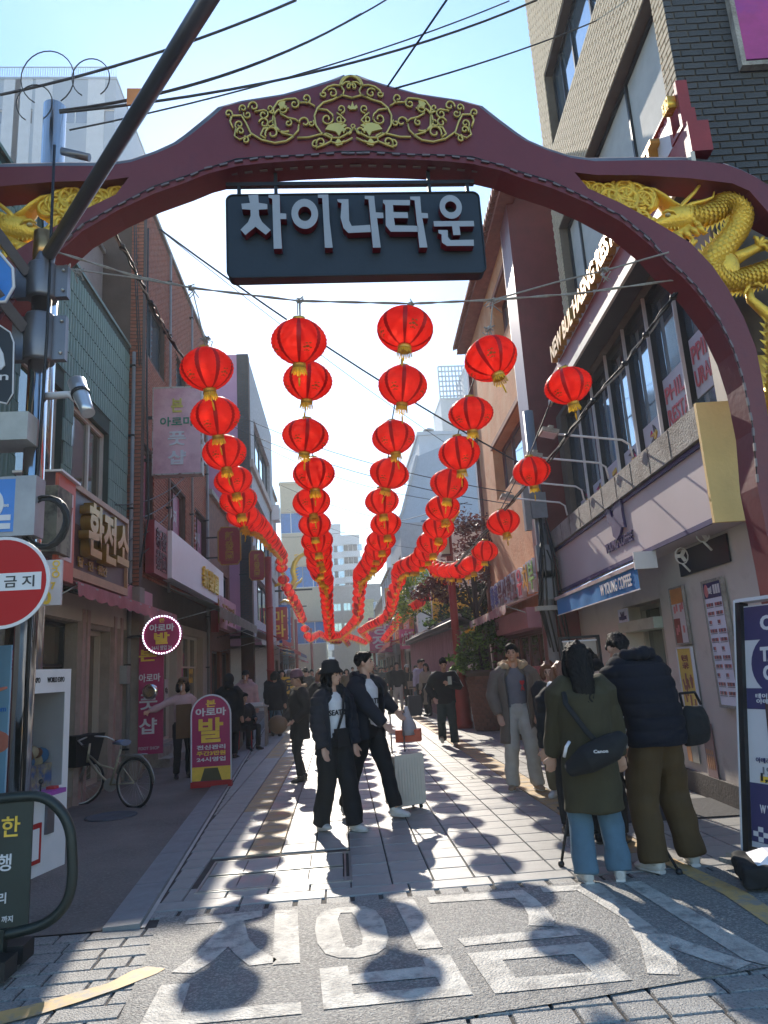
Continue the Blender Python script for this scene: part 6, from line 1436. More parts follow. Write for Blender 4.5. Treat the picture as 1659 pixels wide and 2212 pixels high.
        sh_.tube([F_(0, .06, -.072), F_(0, 0, -.074), F_(0, -.1, -.074), F_(0, -.17, -.07)], [(.034, .014), (.036, .013), (.046, .012), (.026, .01)], 12, up=(0, 0, 1), mi=1)
        sh_.tube([F_(0, .02, .02), F_(0, .015, -.03)], [.046, .046], 12)
        sh_.build('shoe', [SHOE[shoe], SHOE['white'] if shoe != 'black' else SHOE['black']], root)
    remesh_job(body, 'body', SKIN[skin], root, vx, 4)
    # trousers
    tm = MB(); w = wide
    for i in range(2):
        a_, b_, c_ = lg[i]; tm.tube([a_ + Vector((0, 0, .02)), a_.lerp(b_, .4), b_, b_.lerp(c_, .5), c_ + Vector((0, 0, -.02 if wide > 1.2 else .01))], [(.105, .11), (.092 * (.5 + w / 2), .098 * (.5 + w / 2)), .072 * w, .068 * w, .062 * w + (.012 if wide > 1.2 else 0)], 16)
    tm.tube([sp(-.16) if sit is None else sp(-.1), sp(0), sp(.2)], [(.13, .105), (.165, .125), (.15, .115)], 18, up=(0, 1, 0))
    remesh_job(tm, 'trousers', C_[legs], root, vx * 1.3, 5, folds(.011 if detail == 2 else .007, 1.1, 0, rnd.random() * 9))
    # top
    B = bulk; cm = MB(); hz = hem
    def below(zz): t = sp(0); return Vector((t.x, t.y * (zz / .93), zz)) if sit is None else Vector((0, -.05, max(zz, sit - .1)))
    rows_c = [below(hz)] + ([below((hz + .93) / 2)] if hz < .8 else []) + [sp(.1), sp(.35), sp(.6), sp(.8), sp(.93), sp(1.0)]
    fl_ = 1.0 + max(0, .88 - hz) * .35
    rr = [(.165 * B * fl_, .13 * B * fl_)] + ([(.165 * B * (fl_ * .5 + .5), .132 * B)] if hz < .8 else []) + [(.162 * B, .128 * B), (.165 * B, .13 * B), (.178 * B, .135 * B), (.185 * B, .13 * B), (.15 * B, .105), (.075, .065)]
    if female: rr = [(a_ * .94, b_ * .96) for a_, b_ in rr]
    sv = MB(); sr = (.07 if B < 1.1 else .082) * (B * .4 + .6)
    tgt_mb = cm if opened is None else sv
    for i, s in enumerate((-1, 1)):
        a_, b_, c_ = arms[i]; fd = (c_ - b_).normalized()
        tgt_mb.tube([sp(.88), a_ * .9 + sp(.88) * .1 + Vector((0, 0, .005)), a_ + Vector((s * .012, 0, -.03)), a_.lerp(b_, .55), b_, b_.lerp(c_, .5), c_ - fd * .005], [(.07, .08), sr * 1.08, sr * 1.12, sr, sr * .95, sr * .86, sr * .66], 14)
    dsp = folds(.010 if not puff else .007, 1., .014 if puff else 0, rnd.random() * 9)
    if opened is None:
        cm.tube(rows_c, rr, 24, up=(0, 1, 0)); remesh_job(cm, 'top', C_[top], root, vx * 1.2, 5, dsp)
    else:
        sv.ball(sp(.9), (.1, .09, .06)); sv_o = remesh_job(sv, 'sleeves', C_[top], root, vx * 1.2, 5, dsp)
        oc = MB(); dense = []
        for i in range(len(rows_c) - 2):
            for j in range(4): t = j / 4; dense.append((rows_c[i].lerp(rows_c[i + 1], t), rr[i][0] * (1 - t) + rr[i + 1][0] * t + .012, rr[i][1] * (1 - t) + rr[i + 1][1] * t + .02))
        dense.append((rows_c[-2], rr[-2][0] + .01, rr[-2][1] + .015)); dense.append((rows_c[-2] + Vector((0, 0, .05)), .095, .09))
        if puff: dense = [(c, a_ + .012 * abs(math.sin(math.pi * c.z / .095)), b_ + .012 * abs(math.sin(math.pi * c.z / .095))) for c, a_, b_ in dense]
        oc.__init__(); ringcoat(oc, dense, opened, 360 - opened, .02, 40); n_ = len(oc.v); sd_ = rnd.random() * 9
        q_ = np.array(oc.v); dd = folds(.008, 1., 0, sd_)(q_); ct = np.array([0, -.02]); v2 = q_[:, :2] - ct; ln = np.linalg.norm(v2, axis=1, keepdims=True); q_[:, :2] += v2 / ln * dd[:, None]; oc.v = [tuple(p) for p in q_]
        oc.build('coat', C_[top], root)
        im = MB(); im.tube([sp(-.04)] + rows_c[-7 + 1:] if False else [sp(-.06), sp(.1), sp(.35), sp(.6), sp(.8), sp(.93), sp(1.0)], [(.14, .115), (.145, .12), (.145, .12), (.155, .122), (.155, .12), (.12, .09), (.066, .062)], 22, up=(0, 1, 0))
        remesh_job(im, 'shirt', C_[inner], root, vx * 1.2, 5, folds(.004, 1.3, 0, 2.))
    if collar: 
        g_ = MB(); c0 = sp(.95); r_, m_, t_ = collar
        pts = [c0 + Vector((r_ * math.sin(w_), -r_ * .9 * math.cos(w_) + .02, .045 + .05 * (1 - math.cos(w_)) / 2)) for w_ in [R(28 + 304 * i / 22) for i in range(23)]]
        g_.tube(pts, [t_ * (1 + .25 * math.sin(i * 2.3)) for i in range(23)], 9); remesh_job(g_, 'collar', C_[m_], root, .012, 2, folds(.006, 3.))
    # hair and hats
    hm = hairm or HAIR; hb = MB()
    if hair and hat is None or hair in ('long', 'bob', 'back'):
        hb.ball(H_(0, .022, .045), (.084, .1, .09), 18, 12, M4=HM.to_3x3().to_4x4())
        hb.tube([H_(0, -.05, .11), H_(-.05, -.062, .085), H_(-.068, -.03, .05)], [.03, .026, .018], 9); hb.tube([H_(0, -.05, .11), H_(.05, -.062, .085), H_(.068, -.03, .05)], [.03, .026, .018], 9)
        for j in range(14):
            w_ = rnd.uniform(0, 6.28); t = rnd.uniform(.3, 1); p = Vector((.07 * math.cos(w_) * t, .02 + .08 * math.sin(w_) * t, .05 + .085 * math.sqrt(1 - t * t * .9))); hb.ball(H_(*p), rnd.uniform(.014, .024), 8, 6)
    if hair == 'long':
        for s in (-1, 1): hb.tube([H_(s * .06, .02, .06), H_(s * .082, .03, -.03), H_(s * .085, .04, -.12), H_(s * .07, .055, -.22)], [(.03, .05), (.028, .05), (.026, .045), (.01, .02)], 10)
        hb.tube([H_(0, .07, .06), H_(0, .1, -.04), neck + Vector((0, .12, -.02)), neck + Vector((0, .135, -.16)), neck + Vector((0, .13, -.26))], [(.08, .04), (.088, .04), (.09, .035), (.075, .028), (.03, .01)], 14)
    if hair == 'bob':
        for s in (-1, 1): hb.tube([H_(s * .06, .0, .07), H_(s * .085, 0, 0), H_(s * .09, -.01, -.08), H_(s * .07, -.015, -.12)], [(.03, .05), (.03, .06), (.03, .055), (.012, .03)], 10)
        hb.tube([H_(0, .07, .06), H_(0, .1, -.03), H_(0, .09, -.11)], [(.08, .04), (.085, .04), (.06, .025)], 12)
    if hair == 'back': hb.tube([H_(0, .08, .04), H_(0, .1, -.03), H_(0, .085, -.09)], [(.07, .035), (.07, .03), (.03, .01)], 12)
    if hb.v: remesh_job(hb, 'hair', hm, root, .0095 if detail == 2 else .014, 2, lambda c: .0035 * np.sin(c[:, 0] * 190 + 3 * np.sin(c[:, 2] * 60)) * np.sin(c[:, 1] * 170 + c[:, 2] * 30))
    if hat:
        kind, mt_ = hat; ht = MB(); Mr = HM.to_3x3().to_4x4()
        if kind == 'bucket': ht.lathe([(.14, .0), (.143, .008), (.105, .06), (.098, .12), (.07, .15), (.02, .158)], 24, H_(0, .01, .035), M4=Mr)
        if kind == 'cloche': ht.lathe([(.122, .01), (.115, .03), (.105, .08), (.09, .12), (.055, .145), (.015, .15)], 24, H_(0, .015, .03), M4=Mr)
        if kind in ('cap', 'beanie'): ht.lathe([(.098, 0), (.1, .04), (.085, .085), (.05, .11), (.01, .116)], 20, H_(0, .012, .045), M4=Mr)
        if kind == 'cap': ht.tube([H_(0, -.07, .055), H_(0, -.12, .05), H_(0, -.165, .036)], [(.075, .008), (.07, .008), (.04, .006)], 12, up=(0, 0, 1))
        if kind == 'hood': ht.ball(H_(0, .03, .02), (.112, .118, .135), 18, 12, M4=Mr).tube([H_(0, .06, -.03), neck + Vector((0, .03, 0))], [(.1, .09), (.12, .1)], 14)
        ht.build('hat' if kind != 'hood' else 'hood', C_[mt_], root)
    if eyes and detail >= 1:
        for s in (-1, 1):
            e_ = MB().ball(H_(s * .031, -.0765, .008), (.013, .006, .006), 10, 6, M4=HM.to_3x3().to_4x4()); e_.build('eye', M('dark_eye', (.02, .012, .01), .2), root)
            MB().tube([H_(s * .016, -.088, .03), H_(s * .032, -.088, .034), H_(s * .05, -.078, .028)], [.003, .0042, .002], 6).build('eyebrow', HAIR, root)
        MB().tube([H_(-.022, -.087, -.05), H_(0, -.0955, -.049), H_(.022, -.087, -.05)], [(.003, .003), (.007, .005), (.003, .003)], 8).build('lips', M('lip', (.30, .10, .08), .5), root)
    if mask: MB().tube([H_(0, -.07, .0), H_(0, -.1, -.03), H_(0, -.085, -.075)], [(.05, .012), (.058, .018), (.04, .014)], 12, up=(1, 0, 0)).build('face_mask', C_['mask'], root)
    root['_'] = 1; del root['_']
    return dict(root=root, H=H_, sp=sp, arms=arms, neck=neck, rr=rr, k=k, lg=lg)
def shirt_text(p, body, z, w, yoff, mat, curve=.13, x0=0., h=.06):
    me = glyphs(body, 1., .03, .004); n = len(me.vertices); a = np.empty(n * 3); me.vertices.foreach_get('co', a); a = a.reshape(-1, 3); mn, mx = a.min(0), a.max(0); c = (mn + mx) / 2; d = mx - mn
    X = (a[:, 0] - c[0]) / d[0] * w; Z = (a[:, 1] - c[1]) / d[1] * h; ang = (X + x0) / curve; r = yoff + a[:, 2] * .6
    out = np.stack([np.sin(ang) * curve * (r / .125), -np.cos(ang) * r * .98, Z + z - .15 * (X / w) ** 2 * h], 1); me.vertices.foreach_set('co', out.reshape(-1)); me.materials.clear(); me.materials.append(mat); me.update(); link('print', me, p['root'])
# ---- the people of the picture
P1 = person('young woman in a black bucket hat and slate puffer jacket at the street centre', -.1, 7.85, 1.66, 38, 26, -2, top='slate', hem=.80, bulk=1.28, puff=True, legs='black', wide=1.45, shoe='white', hair='bob', hat=('bucket', 'black'), opened=42, feet=((-.10, .16, 0, -4, 8), (.10, -.18, 0, 8)), hands=((-.22, -.1, .88, (-1, .6, 0)), (.22, -.1, .88, (1, .6, 0))), detail=2, collar=(.105, 'black', .05), female=True)
shirt_text(P1, 'SEATTLE', 1.24, .24, .137, C_['navy'])
MB().tube([P1['sp'](.95) + Vector((.09, -.1, .02)), P1['sp'](.6) + Vector((.03, -.155, 0)), P1['sp'](.25) + Vector((-.06, -.16, 0)), P1['sp'](.05) + Vector((-.12, -.13, 0))], [(.018, .006)] * 4, 8, up=(0, 1, 0)).build('bag_strap', C_['black'], P1['root'])
MB().box(-.1, .06, -.2, -.14, .88, 1.07).build('waist_pouch', C_['black'], P1['root'])
_g = onZ(880, 1752) + Vector((-.05, .18, 1.09)); _g = Matrix.Rotation(-R(46), 3, 'Z') @ (_g - Vector((.28, 8.35, 0))) / (1.79 / 1.75); HG = (_g.x, _g.y, _g.z, (.7, .8, -.3))
P2 = person('young man in a slate jacket and lettered white shirt holding a suitcase handle', .28, 8.35, 1.79, 46, 32, -4, top='slate', hem=.82, bulk=1.22, puff=False, legs='black', wide=1.2, shoe='white', hair='short', opened=38, feet=((-.10, .30, .02, -4, 22), (.10, -.26, 0, 6, 0)), hands=((-.10, -.33, .98, (-1, .6, -.4)), HG), detail=2, collar=(.1, 'slate', .03))
shirt_text(P2, 'SEATTLE', 1.22, .24, .137, C_['navy'])
P3_ = person('woman seen from behind in a long olive coat with a black camera bag', 1.83, 5.5, 1.70, 172, -12, 4, top='olive', hem=.50, bulk=1.32, legs='jeans', wide=1.32, shoe='white', hair='long', feet=((-.13, 0, 0, -12), (.12, .03, 0, 10)), hands=((-.27, -.12, .82), (.26, -.16, .86)), detail=2, eyes=False, female=True)
q = MB(); q.tube([Vector((.14, .03, 1.45)), Vector((.16, .18, 1.3)), Vector((.04, .22, 1.1)), Vector((-.08, .235, .95))], [(.022, .006)] * 4, 8, up=(0, 1, 0)); q.build('bag_strap', C_['black'], P3_['root'])
cbg = thing('camera_bag', 'black camera bag hanging across the back of the olive coat', 'bag', (1.83, 5.5, 0), R(172))
q = MB(); q.tube([(-.22, .22, 1.02), (-.12, .26, .95), (.06, .27, .88), (.2, .22, .8)], [(.05, .06), (.1, .1), (.1, .11), (.05, .06)], 14, up=(0, 1, 0)); remesh_job(q, 'bag', C_['black'], cbg, .012, 4)
text('Canon', cbg, -.02, .94, .365, .1, .022, m_cw, .02, .002); MB().tube([(.17, .24, 1.0), (.2, .27, .97), (.22, .25, .9)], .012, 7).build('strap_end', m_cw, cbg)
P4 = person('man bending forward in a navy puffer jacket and wide brown trousers', 2.44, 5.66, 1.86, 194, -16, 30, top='navy', hem=.84, bulk=1.38, puff=True, legs='brown', wide=1.55, shoe='white', hair='back', lean=20, feet=((-.17, 0, 0, -24), (.17, .02, 0, 12)), hands=((-.18, -.42, .95), (.2, -.42, .98)), detail=2, eyes=False, collar=(.115, 'navy', .05))
bg4 = thing('shoulder_bag', 'black shoulder bag hanging at the side of the bending man', 'bag', (2.80, 5.74, .84), R(200))
q = MB(); q.tube([(0, 0, .03), (.01, 0, .12), (0, 0, .24), (-.01, 0, .32)], [(.12, .06), (.15, .09), (.14, .08), (.09, .03)], 12, up=(0, 1, 0)); o = remesh_job(q, 'bag', C_['black'], bg4, .012, 6, folds(.008, 1.5)); MB().tube([(-.1, 0, .32), (-.08, -.03, .42), (.08, -.03, .42), (.1, 0, .32)], .012, 7).build('handle', C_['black'], bg4)
P5 = person('man in an open taupe parka with a red heart on his grey sweater', 2.26, 9.4, 1.80, -8, -14, -8, skin=1, top='taupe', hem=.56, bulk=1.3, legs='lgrey', wide=1.28, shoe='tan', hair='short', opened=34, inner='grey', feet=((-.14, .02, 0, -12), (.15, -.04, 0, 16)), hands=((-.24, -.08, .9, (-1, .5, 0)), (.24, -.08, .9, (1, .5, 0))), detail=2, collar=(.15, 'fur', .042))
hrt = MB(); hz = 1.28; hp_ = [(.0, -.04), (.028, -.01), (.034, .012), (.022, .028), (.004, .018), (-.014, .028), (-.028, .014), (-.024, -.008)]
hrt.prism([(.075 + a_, hz + b_) for a_, b_ in hp_], -.142, -.128).prism([(.07, hz - .04), (.082, hz - .04), (.1, hz - .1), (.09, hz - .1), (.076, hz - .07), (.062, hz - .1), (.052, hz - .1)], -.144, -.13); hrt.build('heart_print', C_['red'], P5['root'])
P6 = person('short person with glasses in a black jacket checking a phone behind the parka man', 2.55, 8.75, 1.56, -28, 0, 16, top='black', hem=.84, bulk=1.22, legs='khaki', wide=1.2, shoe='white', hair='bob', hairm=HAIRB, hands=((-.1, -.3, .95), (.12, -.28, .95)), detail=1)
MB().prism([(-.06, 1.18), (-.03, 1.26), (0, 1.21), (.03, 1.26), (.06, 1.18), (.03, 1.2), (0, 1.16), (-.03, 1.2)], -.175, -.165).build('logo_print', m_ylet, P6['root'])
gl = MB()
for s in (-1, 1): gl.tube([P6['H'](s * .033 + .022 * math.cos(w), -.092, .006 + .018 * math.sin(w)) for w in [i * .63 for i in range(10)]], .003, 5, closed=True)
gl.build('glasses', BW['black'], P6['root'])
person('woman with long black hair in black standing behind the person with glasses', 2.75, 7.9, 1.66, 160, 0, 0, top='black', hem=.7, bulk=1.2, hair='long', detail=1, female=True, eyes=False)
person('person in black with a fluffy white hood half hidden behind the olive coat', 2.12, 6.9, 1.55, 165, 10, 12, top='black', hem=.78, bulk=1.35, puff=True, legs='black', hair='bob', hairm=HAIRB, detail=1, collar=(.13, 'white', .045), eyes=False)
person('person in a white top bent over between the couple at the coffee shop', 2.28, 6.5, 1.6, 150, 30, 22, top='white', hem=.85, bulk=1.2, legs='black', hair='short', lean=16, detail=1, eyes=False)  # white top colour stands in for sunlight on the shoulders
P10 = person('older woman in a mauve cloche hat and black coat carrying a brown handbag', -.66, 11.5, 1.62, -62, -8, 8, skin=1, top='black', hem=.66, bulk=1.22, legs='black', wide=.95, shoe='black', hair='back', hat=('cloche', 'mauve'), feet=((-.1, .08, 0, 0), (.1, -.06, 0, 5)), hands=((-.17, -.22, .98), (.2, -.2, .98)), detail=1, collar=(.1, 'fur', .03), female=True)
hb_ = thing('handbag', 'round brown handbag carried by the woman in the mauve hat', 'bag', (-.98, 11.3, .86), R(-30)); MB().ball((0, 0, 0), (.17, .08, .14), 16, 10).build('bag', cloth('brown_bag_leather', (.16, .09, .05), rough=.5), hb_); MB().tube([(-.1, 0, .1), (-.06, 0, .22), (.06, 0, .22), (.1, 0, .1)], .01, 7).build('handle', C_['black'], hb_)
person('woman with brown hair and a mauve scarf looking over the hat woman', -.38, 14.2, 1.64, 14, 12, 0, top='black', hem=.8, bulk=1.2, hair='bob', hairm=HAIRB, detail=1, collar=(.1, 'mauve', .035), female=True, hands=((-.15, -.2, 1.0), (.15, -.2, 1.0)))
P12 = person('youth walking in a black track jacket holding a phone at his chest', 2.12, 14.9, 1.72, -6, 6, 16, top='black', hem=.84, bulk=1.28, legs='dgreen', wide=1.25, shoe='tan', hair='short', feet=((-.12, .16, .05, -8, 30), (.12, -.1, 0, 8)), hands=((-.24, -.12, .95, (-1, .5, 0)), (.08, -.24, 1.24, (1, .3, -.7))), detail=1)
for s in (-1, 1): MB().tube([P12['sp'](.97) + Vector((s * .07, -.03, .03)), P12['arms'][(s + 1) // 2][0] + Vector((s * .05, -.03, .08)), P12['arms'][(s + 1) // 2][1] + Vector((s * .085, -.03, 0))], .006, 5).build('piping', m_cw, P12['root'])
ph = thing('phone', 'pale phone in the hand of the walking youth', 'phone', (2.19, 14.6, 1.22), R(-6)); MB().box(-.038, .038, -.008, .008, -.02, .14).build('phone_body', M('pale_phone', (.4, .42, .36), .4), ph)
def pz(u, v): p = onZ(u, v); return p.x, p.y
crowd = [
 ('man in a black sweater and light grey trousers walking up the sunny street', *pz(863, 1537), 1.78, 0, 0, 0, dict(top='black', legs='lgrey', bulk=1.1)),
 ('woman in a white cap and black coat with a cream tote bag', *pz(884, 1531), 1.66, 10, 0, 0, dict(top='black', hem=.5, bulk=1.2, hat=('cap', 'white'), female=True, hair='long')),
 ('man in a lavender sweater and dark trousers near the mural wall', *pz(914, 1541), 1.80, 20, 0, 0, dict(top='lav', legs='black', bulk=1.05, skin=1)),
 ('woman with long hair in a beige coat with a black handbag', *pz(927, 1546), 1.66, -35, 0, 0, dict(top='beige', hem=.38, bulk=1.12, hair='long', female=True, legs='black')),
 ('man in dark clothes just behind the lavender sweater', 3.0, 26.5, 1.82, 30, 0, 0, dict(top='black')),
 ('woman in a long dark coat looking at her phone by the sunlit shops', *pz(824, 1517), 1.68, 20, 0, 20, dict(top='dgreen', hem=.4, bulk=1.2, hair='bob', female=True, hands=((-.1, -.3, 1.15), (.1, -.3, 1.15)))),
 ('man in a black cap standing at the left end of the planter', *pz(948, 1530), 1.72, -20, 0, 0, dict(top='black', hat=('cap', 'black'))),
 ('woman with long hair beside the man in the black cap', *pz(958, 1536), 1.6, -20, 0, 0, dict(top='mauve', hair='long', female=True)),
 ('man in an olive jacket seen behind the suitcase man', *pz(806, 1524), 1.72, 160, 0, 0, dict(top='olive')),
 ('man in a grey coat walking away behind the suitcase man', *pz(786, 1516), 1.75, 180, 0, 0, dict(top='grey', hem=.6)),
 ('woman in sunglasses between the bucket hat and the suitcase man', .62, 15.6, 1.62, 8, 0, 0, dict(top='lgrey', hair='long', female=True, hairm=HAIRB, collar=(.1, 'mauve', .03))),
 ('tall man in navy with lit hair in front of the far shops', .55, 21.0, 1.84, 0, 0, 0, dict(top='navy')),
 ('person in a white bucket hat in the shaded crowd by the left pole', *pz(622, 1556), 1.7, 170, 0, 0, dict(top='navy', hat=('cloche', 'white'), eyes=False)),
 ('person in a black hat in the shaded crowd next to the white hat', *pz(640, 1560), 1.7, 175, 0, 0, dict(top='black', hat=('cap', 'black'), eyes=False)),
 ('man with a dark face looking over the crowd by the left pole', *pz(606, 1552), 1.72, 10, 0, 0, dict(top='black', skin=1)),
 ('person in blue jeans and dark jacket just right of the red pole', *pz(597, 1590), 1.68, 175, 0, 0, dict(top='navy', hem=.7, bulk=1.3, legs='jeans', hair='bob', eyes=False, wide=1.2)),
 ('man in a dark padded jacket in the middle of the shaded crowd', *pz(664, 1560), 1.76, 180, 0, 0, dict(top='black', bulk=1.3, eyes=False)),
 ('person with short hair in grey in the middle of the shaded crowd', *pz(677, 1552), 1.7, 5, 0, 0, dict(top='slate', bulk=1.2)),
 ('man with a beanie walking away at the centre of the street', *pz(712, 1545), 1.78, 180, 0, 0, dict(top='navy', hat=('beanie', 'black'), eyes=False)),
 ('woman in a khaki coat far up the street near its centre', *pz(752, 1528), 1.66, 0, 0, 0, dict(top='khaki', hem=.5, hair='bob', female=True)),
 ('man in black far up the street between the couple', *pz(765, 1516), 1.74, 0, 0, 0, dict(top='black')),
 ('person in a red coat at the stalls on the right side of the street', *pz(840, 1503), 1.68, 20, 0, 0, dict(top='red', hem=.6, hair='short')),
 ('person in a pale pink jacket far up on the left side', *pz(690, 1512), 1.65, 180, 0, 0, dict(top='pinkc', hair='long', eyes=False, female=True)),
 ('man in a grey hoodie far up on the left by the red pole', *pz(655, 1520), 1.75, 0, 0, 0, dict(top='grey')),
 ('person in white walking far up the right side of the street', *pz(800, 1500), 1.7, 0, 0, 0, dict(top='white', hair='short'))]
pp_ = {}
for lb, x, y, h, fc, hd_, nd, kw in crowd:
    kw.setdefault('hem', .86); kw.setdefault('bulk', 1.15); st = random.Random(lb).uniform(.02, .14)
    pp_[lb] = person(lb, x, y, h, fc, hd_, nd, feet=((-.1, st, 0), (.1, -st, 0)), detail=1 if y < 27 else 0, group='people walking in the street', **kw)
tb = thing('tote_bag', 'cream tote bag hanging from the shoulder of the woman in the white cap', 'bag', (pz(892, 1531)[0], pz(892, 1531)[1] - .25, .75)); MB().prism([(-.16, 0), (.16, 0), (.18, .3), (-.18, .3)], -.03, .03).tube([(-.1, 0, .3), (-.06, 0, .6), (.06, 0, .6), (.1, 0, .3)], .01, 6).build('bag', C_['beige'], tb)
hg = thing('handbag', 'small black handbag at the waist of the woman in the beige coat', 'bag', (pz(927, 1546)[0] - .05, pz(927, 1546)[1] - .32, .88)); MB().box(-.13, .13, -.04, .04, 0, .17).build('bag', C_['black'], hg)
E_ = person('shop assistant in a cap, face mask and brown apron reaching for the door', -2.72, 12.8, 1.62, 20, -30, 0, top='pinkc', hem=.86, bulk=1.0, legs='black', hair='bob', hat=('cap', 'apron'), mask=True, hands=((-.62, -.2, 1.22), (.22, -.1, .88)), detail=1, female=True)
MB().box(-.14, .14, -.15, -.135, .7, 1.3).build('apron', C_['apron'], E_['root'])
person('person in a black hooded coat with their back turned on the left pavement', *pz(497, 1640), 1.66, 170, 0, 0, top='black', hem=.55, bulk=1.3, hair='short', hat=('hood', 'black'), detail=1, eyes=False)
person('seated man in a dark cap holding a green bag outside the left shops', -2.55, 16.0, 1.7, 20, 0, 14, top='dgreen', hem=.6, bulk=1.25, sit=.5, hat=('cap', 'black'), feet=((-.13, -.42, 0), (.13, -.4, 0)), hands=((-.1, -.35, .72), (.14, -.35, .72)), detail=1, skin=1)
person('seated person in dark clothes next to the man with the green bag', -2.25, 17.0, 1.64, 40, 0, 10, top='black', hem=.6, bulk=1.2, sit=.5, feet=((-.13, -.4, 0), (.13, -.42, 0)), hands=((-.12, -.3, .7), (.14, -.3, .7)), detail=1)
person('person in a beige hooded top and white face mask standing behind the small table', -2.35, 18.3, 1.72, 0, 0, 0, top='pinkc', hem=.8, bulk=1.3, hat=('cap', 'black'), mask=True, detail=1, collar=(.12, 'pinkc', .045))
for i, (x, y) in enumerate(((-2.55, 16.05), (-2.25, 17.05))):
    st = thing('stool', ('red plastic stool under the man with the green bag', 'red plastic stool under the second seated person')[i], 'stool', (x, y, 0), .3); MB().box(-.16, .16, -.16, .16, .4, .43).build('seat', C_['red'], st)
    for a_ in (-.13, .13):
        for b_ in (-.13, .13): MB().tube([(a_ * 1.15, b_ * 1.15, 0), (a_, b_, .4)], .018, 6).build('leg', C_['red'], st)
gbn = thing('shopping_bag', 'bright green plastic bag on the lap of the seated man', 'bag', (-2.42, 15.6, .6)); q = MB().ball((0, 0, .05), (.13, .1, .15), 14, 10); q.build('bag', M('green_plastic', (.02, .35, .12), .4, bump=.6, bs=14), gbn)
stb = thing('side_table', 'small table with white papers beside the left red pole', 'table', (-2.1, 17.6, 0)); MB().box(-.35, .35, -.25, .25, .86, .9).build('table_top', m_conc, stb)
for a_ in (-.3, .3):
    for b_ in (-.2, .2): MB().box(a_ - .02, a_ + .02, b_ - .02, b_ + .02, 0, .86).build('leg', m_conc, stb)
for i in range(2): t = thing('paper_stack', ('upper slanting', 'lower flat')[i] + ' stack of white papers on the small table', 'papers', (-2.1, 17.6, .902 + .0), .2 * i); MB().box(-.24 + .04 * i, .22, -.16, .15, .04 * (1 - i) + .001, .04 * (1 - i) + .038).build('sheets', m_cw, t)
finish_jobs()
# ================================================================ steel pole with arm, signs and boxes at the left
m_chr = M('polished_steel', (.62, .60, .58), .12, 1., var=.1, vs=3, stretch=(8, 8, .2)); m_gun = M('gunmetal', (.17, .165, .18), .38, .6, var=.15)
p0 = onY(88, 700, 5.2); PX = p0.x
sp_ = thing('steel_pole', 'polished steel pole with dark clamp collars and a long slanting arm at the left', 'pole', (PX, 5.2, 0))
MB().tube([(0, 0, 0), (0, 0, onY(90, 508, 5.2).z)], .075, 24).build('shaft', m_chr, sp_)
MB().tube([(0, 0, onY(90, 573, 5.2).z), (0, 0, onY(90, 506, 5.2).z)], .082, 24).build('copper_sleeve', M('copper_sleeve', (.42, .24, .10), .3, .9), sp_)
for a, b in ((576, 648), (684, 783)):
    z1, z0 = onY(90, a, 5.2).z, onY(90, b, 5.2).z; c = MB().lathe([(.11, z0), (.115, z0 + .02), (.115, z1 - .02), (.11, z1)], 14); c.box(.1, .2, -.03, .03, z0 + .01, z1 - .01).box(-.2, -.1, -.03, .03, z0 + .01, z1 - .01); c.build('clamp_collar', m_gun, sp_)
    for zz in (z0 + .06, z1 - .06): MB().ball((.17, -.04, zz), .014, 8, 6).build('bolt', m_steel, sp_)
B0 = onY(102, 555, 5.15); B1 = Vector((0, 0, CH)) + ray(430, 30) * 3.8; B2 = B1 + (B1 - B0) * .25
MB().tube([B0 - Vector((PX, 5.2, 0)), B1 - Vector((PX, 5.2, 0)), B2 - Vector((PX, 5.2, 0))], .049, 20).build('arm', m_gun, sp_)
MB().tube([(-.02, -.02, B0.z - .15), B0 - Vector((PX, 5.2, 0)) + Vector((.0, 0, .02))], [.085, .062], 16).build('arm_socket', m_gun, sp_)
for (u0, v0, u1, v1, w) in ((-60, 430, 58, 590, .055), (-60, 570, 52, 710, .06)):
    a = onY(u0, v0, 4.7) - Vector((PX, 5.2, 0)); b = onY(u1, v1, 5.15) - Vector((PX, 5.2, 0)); MB().tube([a, b], [(w, w * .8)] * 2, 4, smooth=False).build('side_arm', m_gun, sp_)
MB().tube([(.07, -.07, 5.9), (.085, -.08, 4.2), (.06, -.09, 2.8), (.07, -.08, .4)], .012, 6).build('cable', m_blk, sp_)
def panel(name, label, pts, y, mat, th=.02, cat='sign', fr=None):
    P = [(onY(u, v, y).x, onY(u, v, y).z) for u, v in pts]; t = thing(name, label, cat, (0, y, 0)); MB().prism(P, 0, th).build('panel', mat, t)
    if fr: MB().tube([(x, -.002, z) for x, z in P], fr[1], 6, closed=True).build('rim', fr[0], t)
    return t, P
m_tblue = M('traffic_blue', (.04, .20, .58), .35)
t, _ = panel('direction_sign', 'blue many sided traffic sign with pale edge at the far left', [(-80, 540), (-10, 535), (28, 580), (30, 620), (12, 652), (-60, 655)], 4.9, m_tblue, fr=(m_cw, .012))
MB().box(-3.4, -2.98, -.012, -.003, 4.86, 4.9).box(-3.2, -3.0, -.012, -.003, 4.7, 4.73).build('arrow_print', m_frame, t)
t, _ = panel('info_sign', 'dark rounded sign with white figure and lettering at the far left', [(-80, 690), (-5, 700), (22, 718), (30, 740), (28, 850), (15, 872), (-80, 850)], 4.9, m_navyb, fr=(m_cw, .006))
text('H', t, 0, 0, 0, .001, .001, m_cw) if False else MB().prism([(onY(u, v, 4.9).x, onY(u, v, 4.9).z) for u, v in ((-30, 745), (-5, 740), (8, 765), (12, 790), (2, 800), (-4, 775), (-30, 775))], -.01, -.002).build('figure_print', m_cw, t)
p = onY(2, 812, 4.89); g_ = FY(4.895); text('In', t, 0, 0, 0, .1, .06, m_cw, .01, .002).location = (p.x, -.004, p.z); 
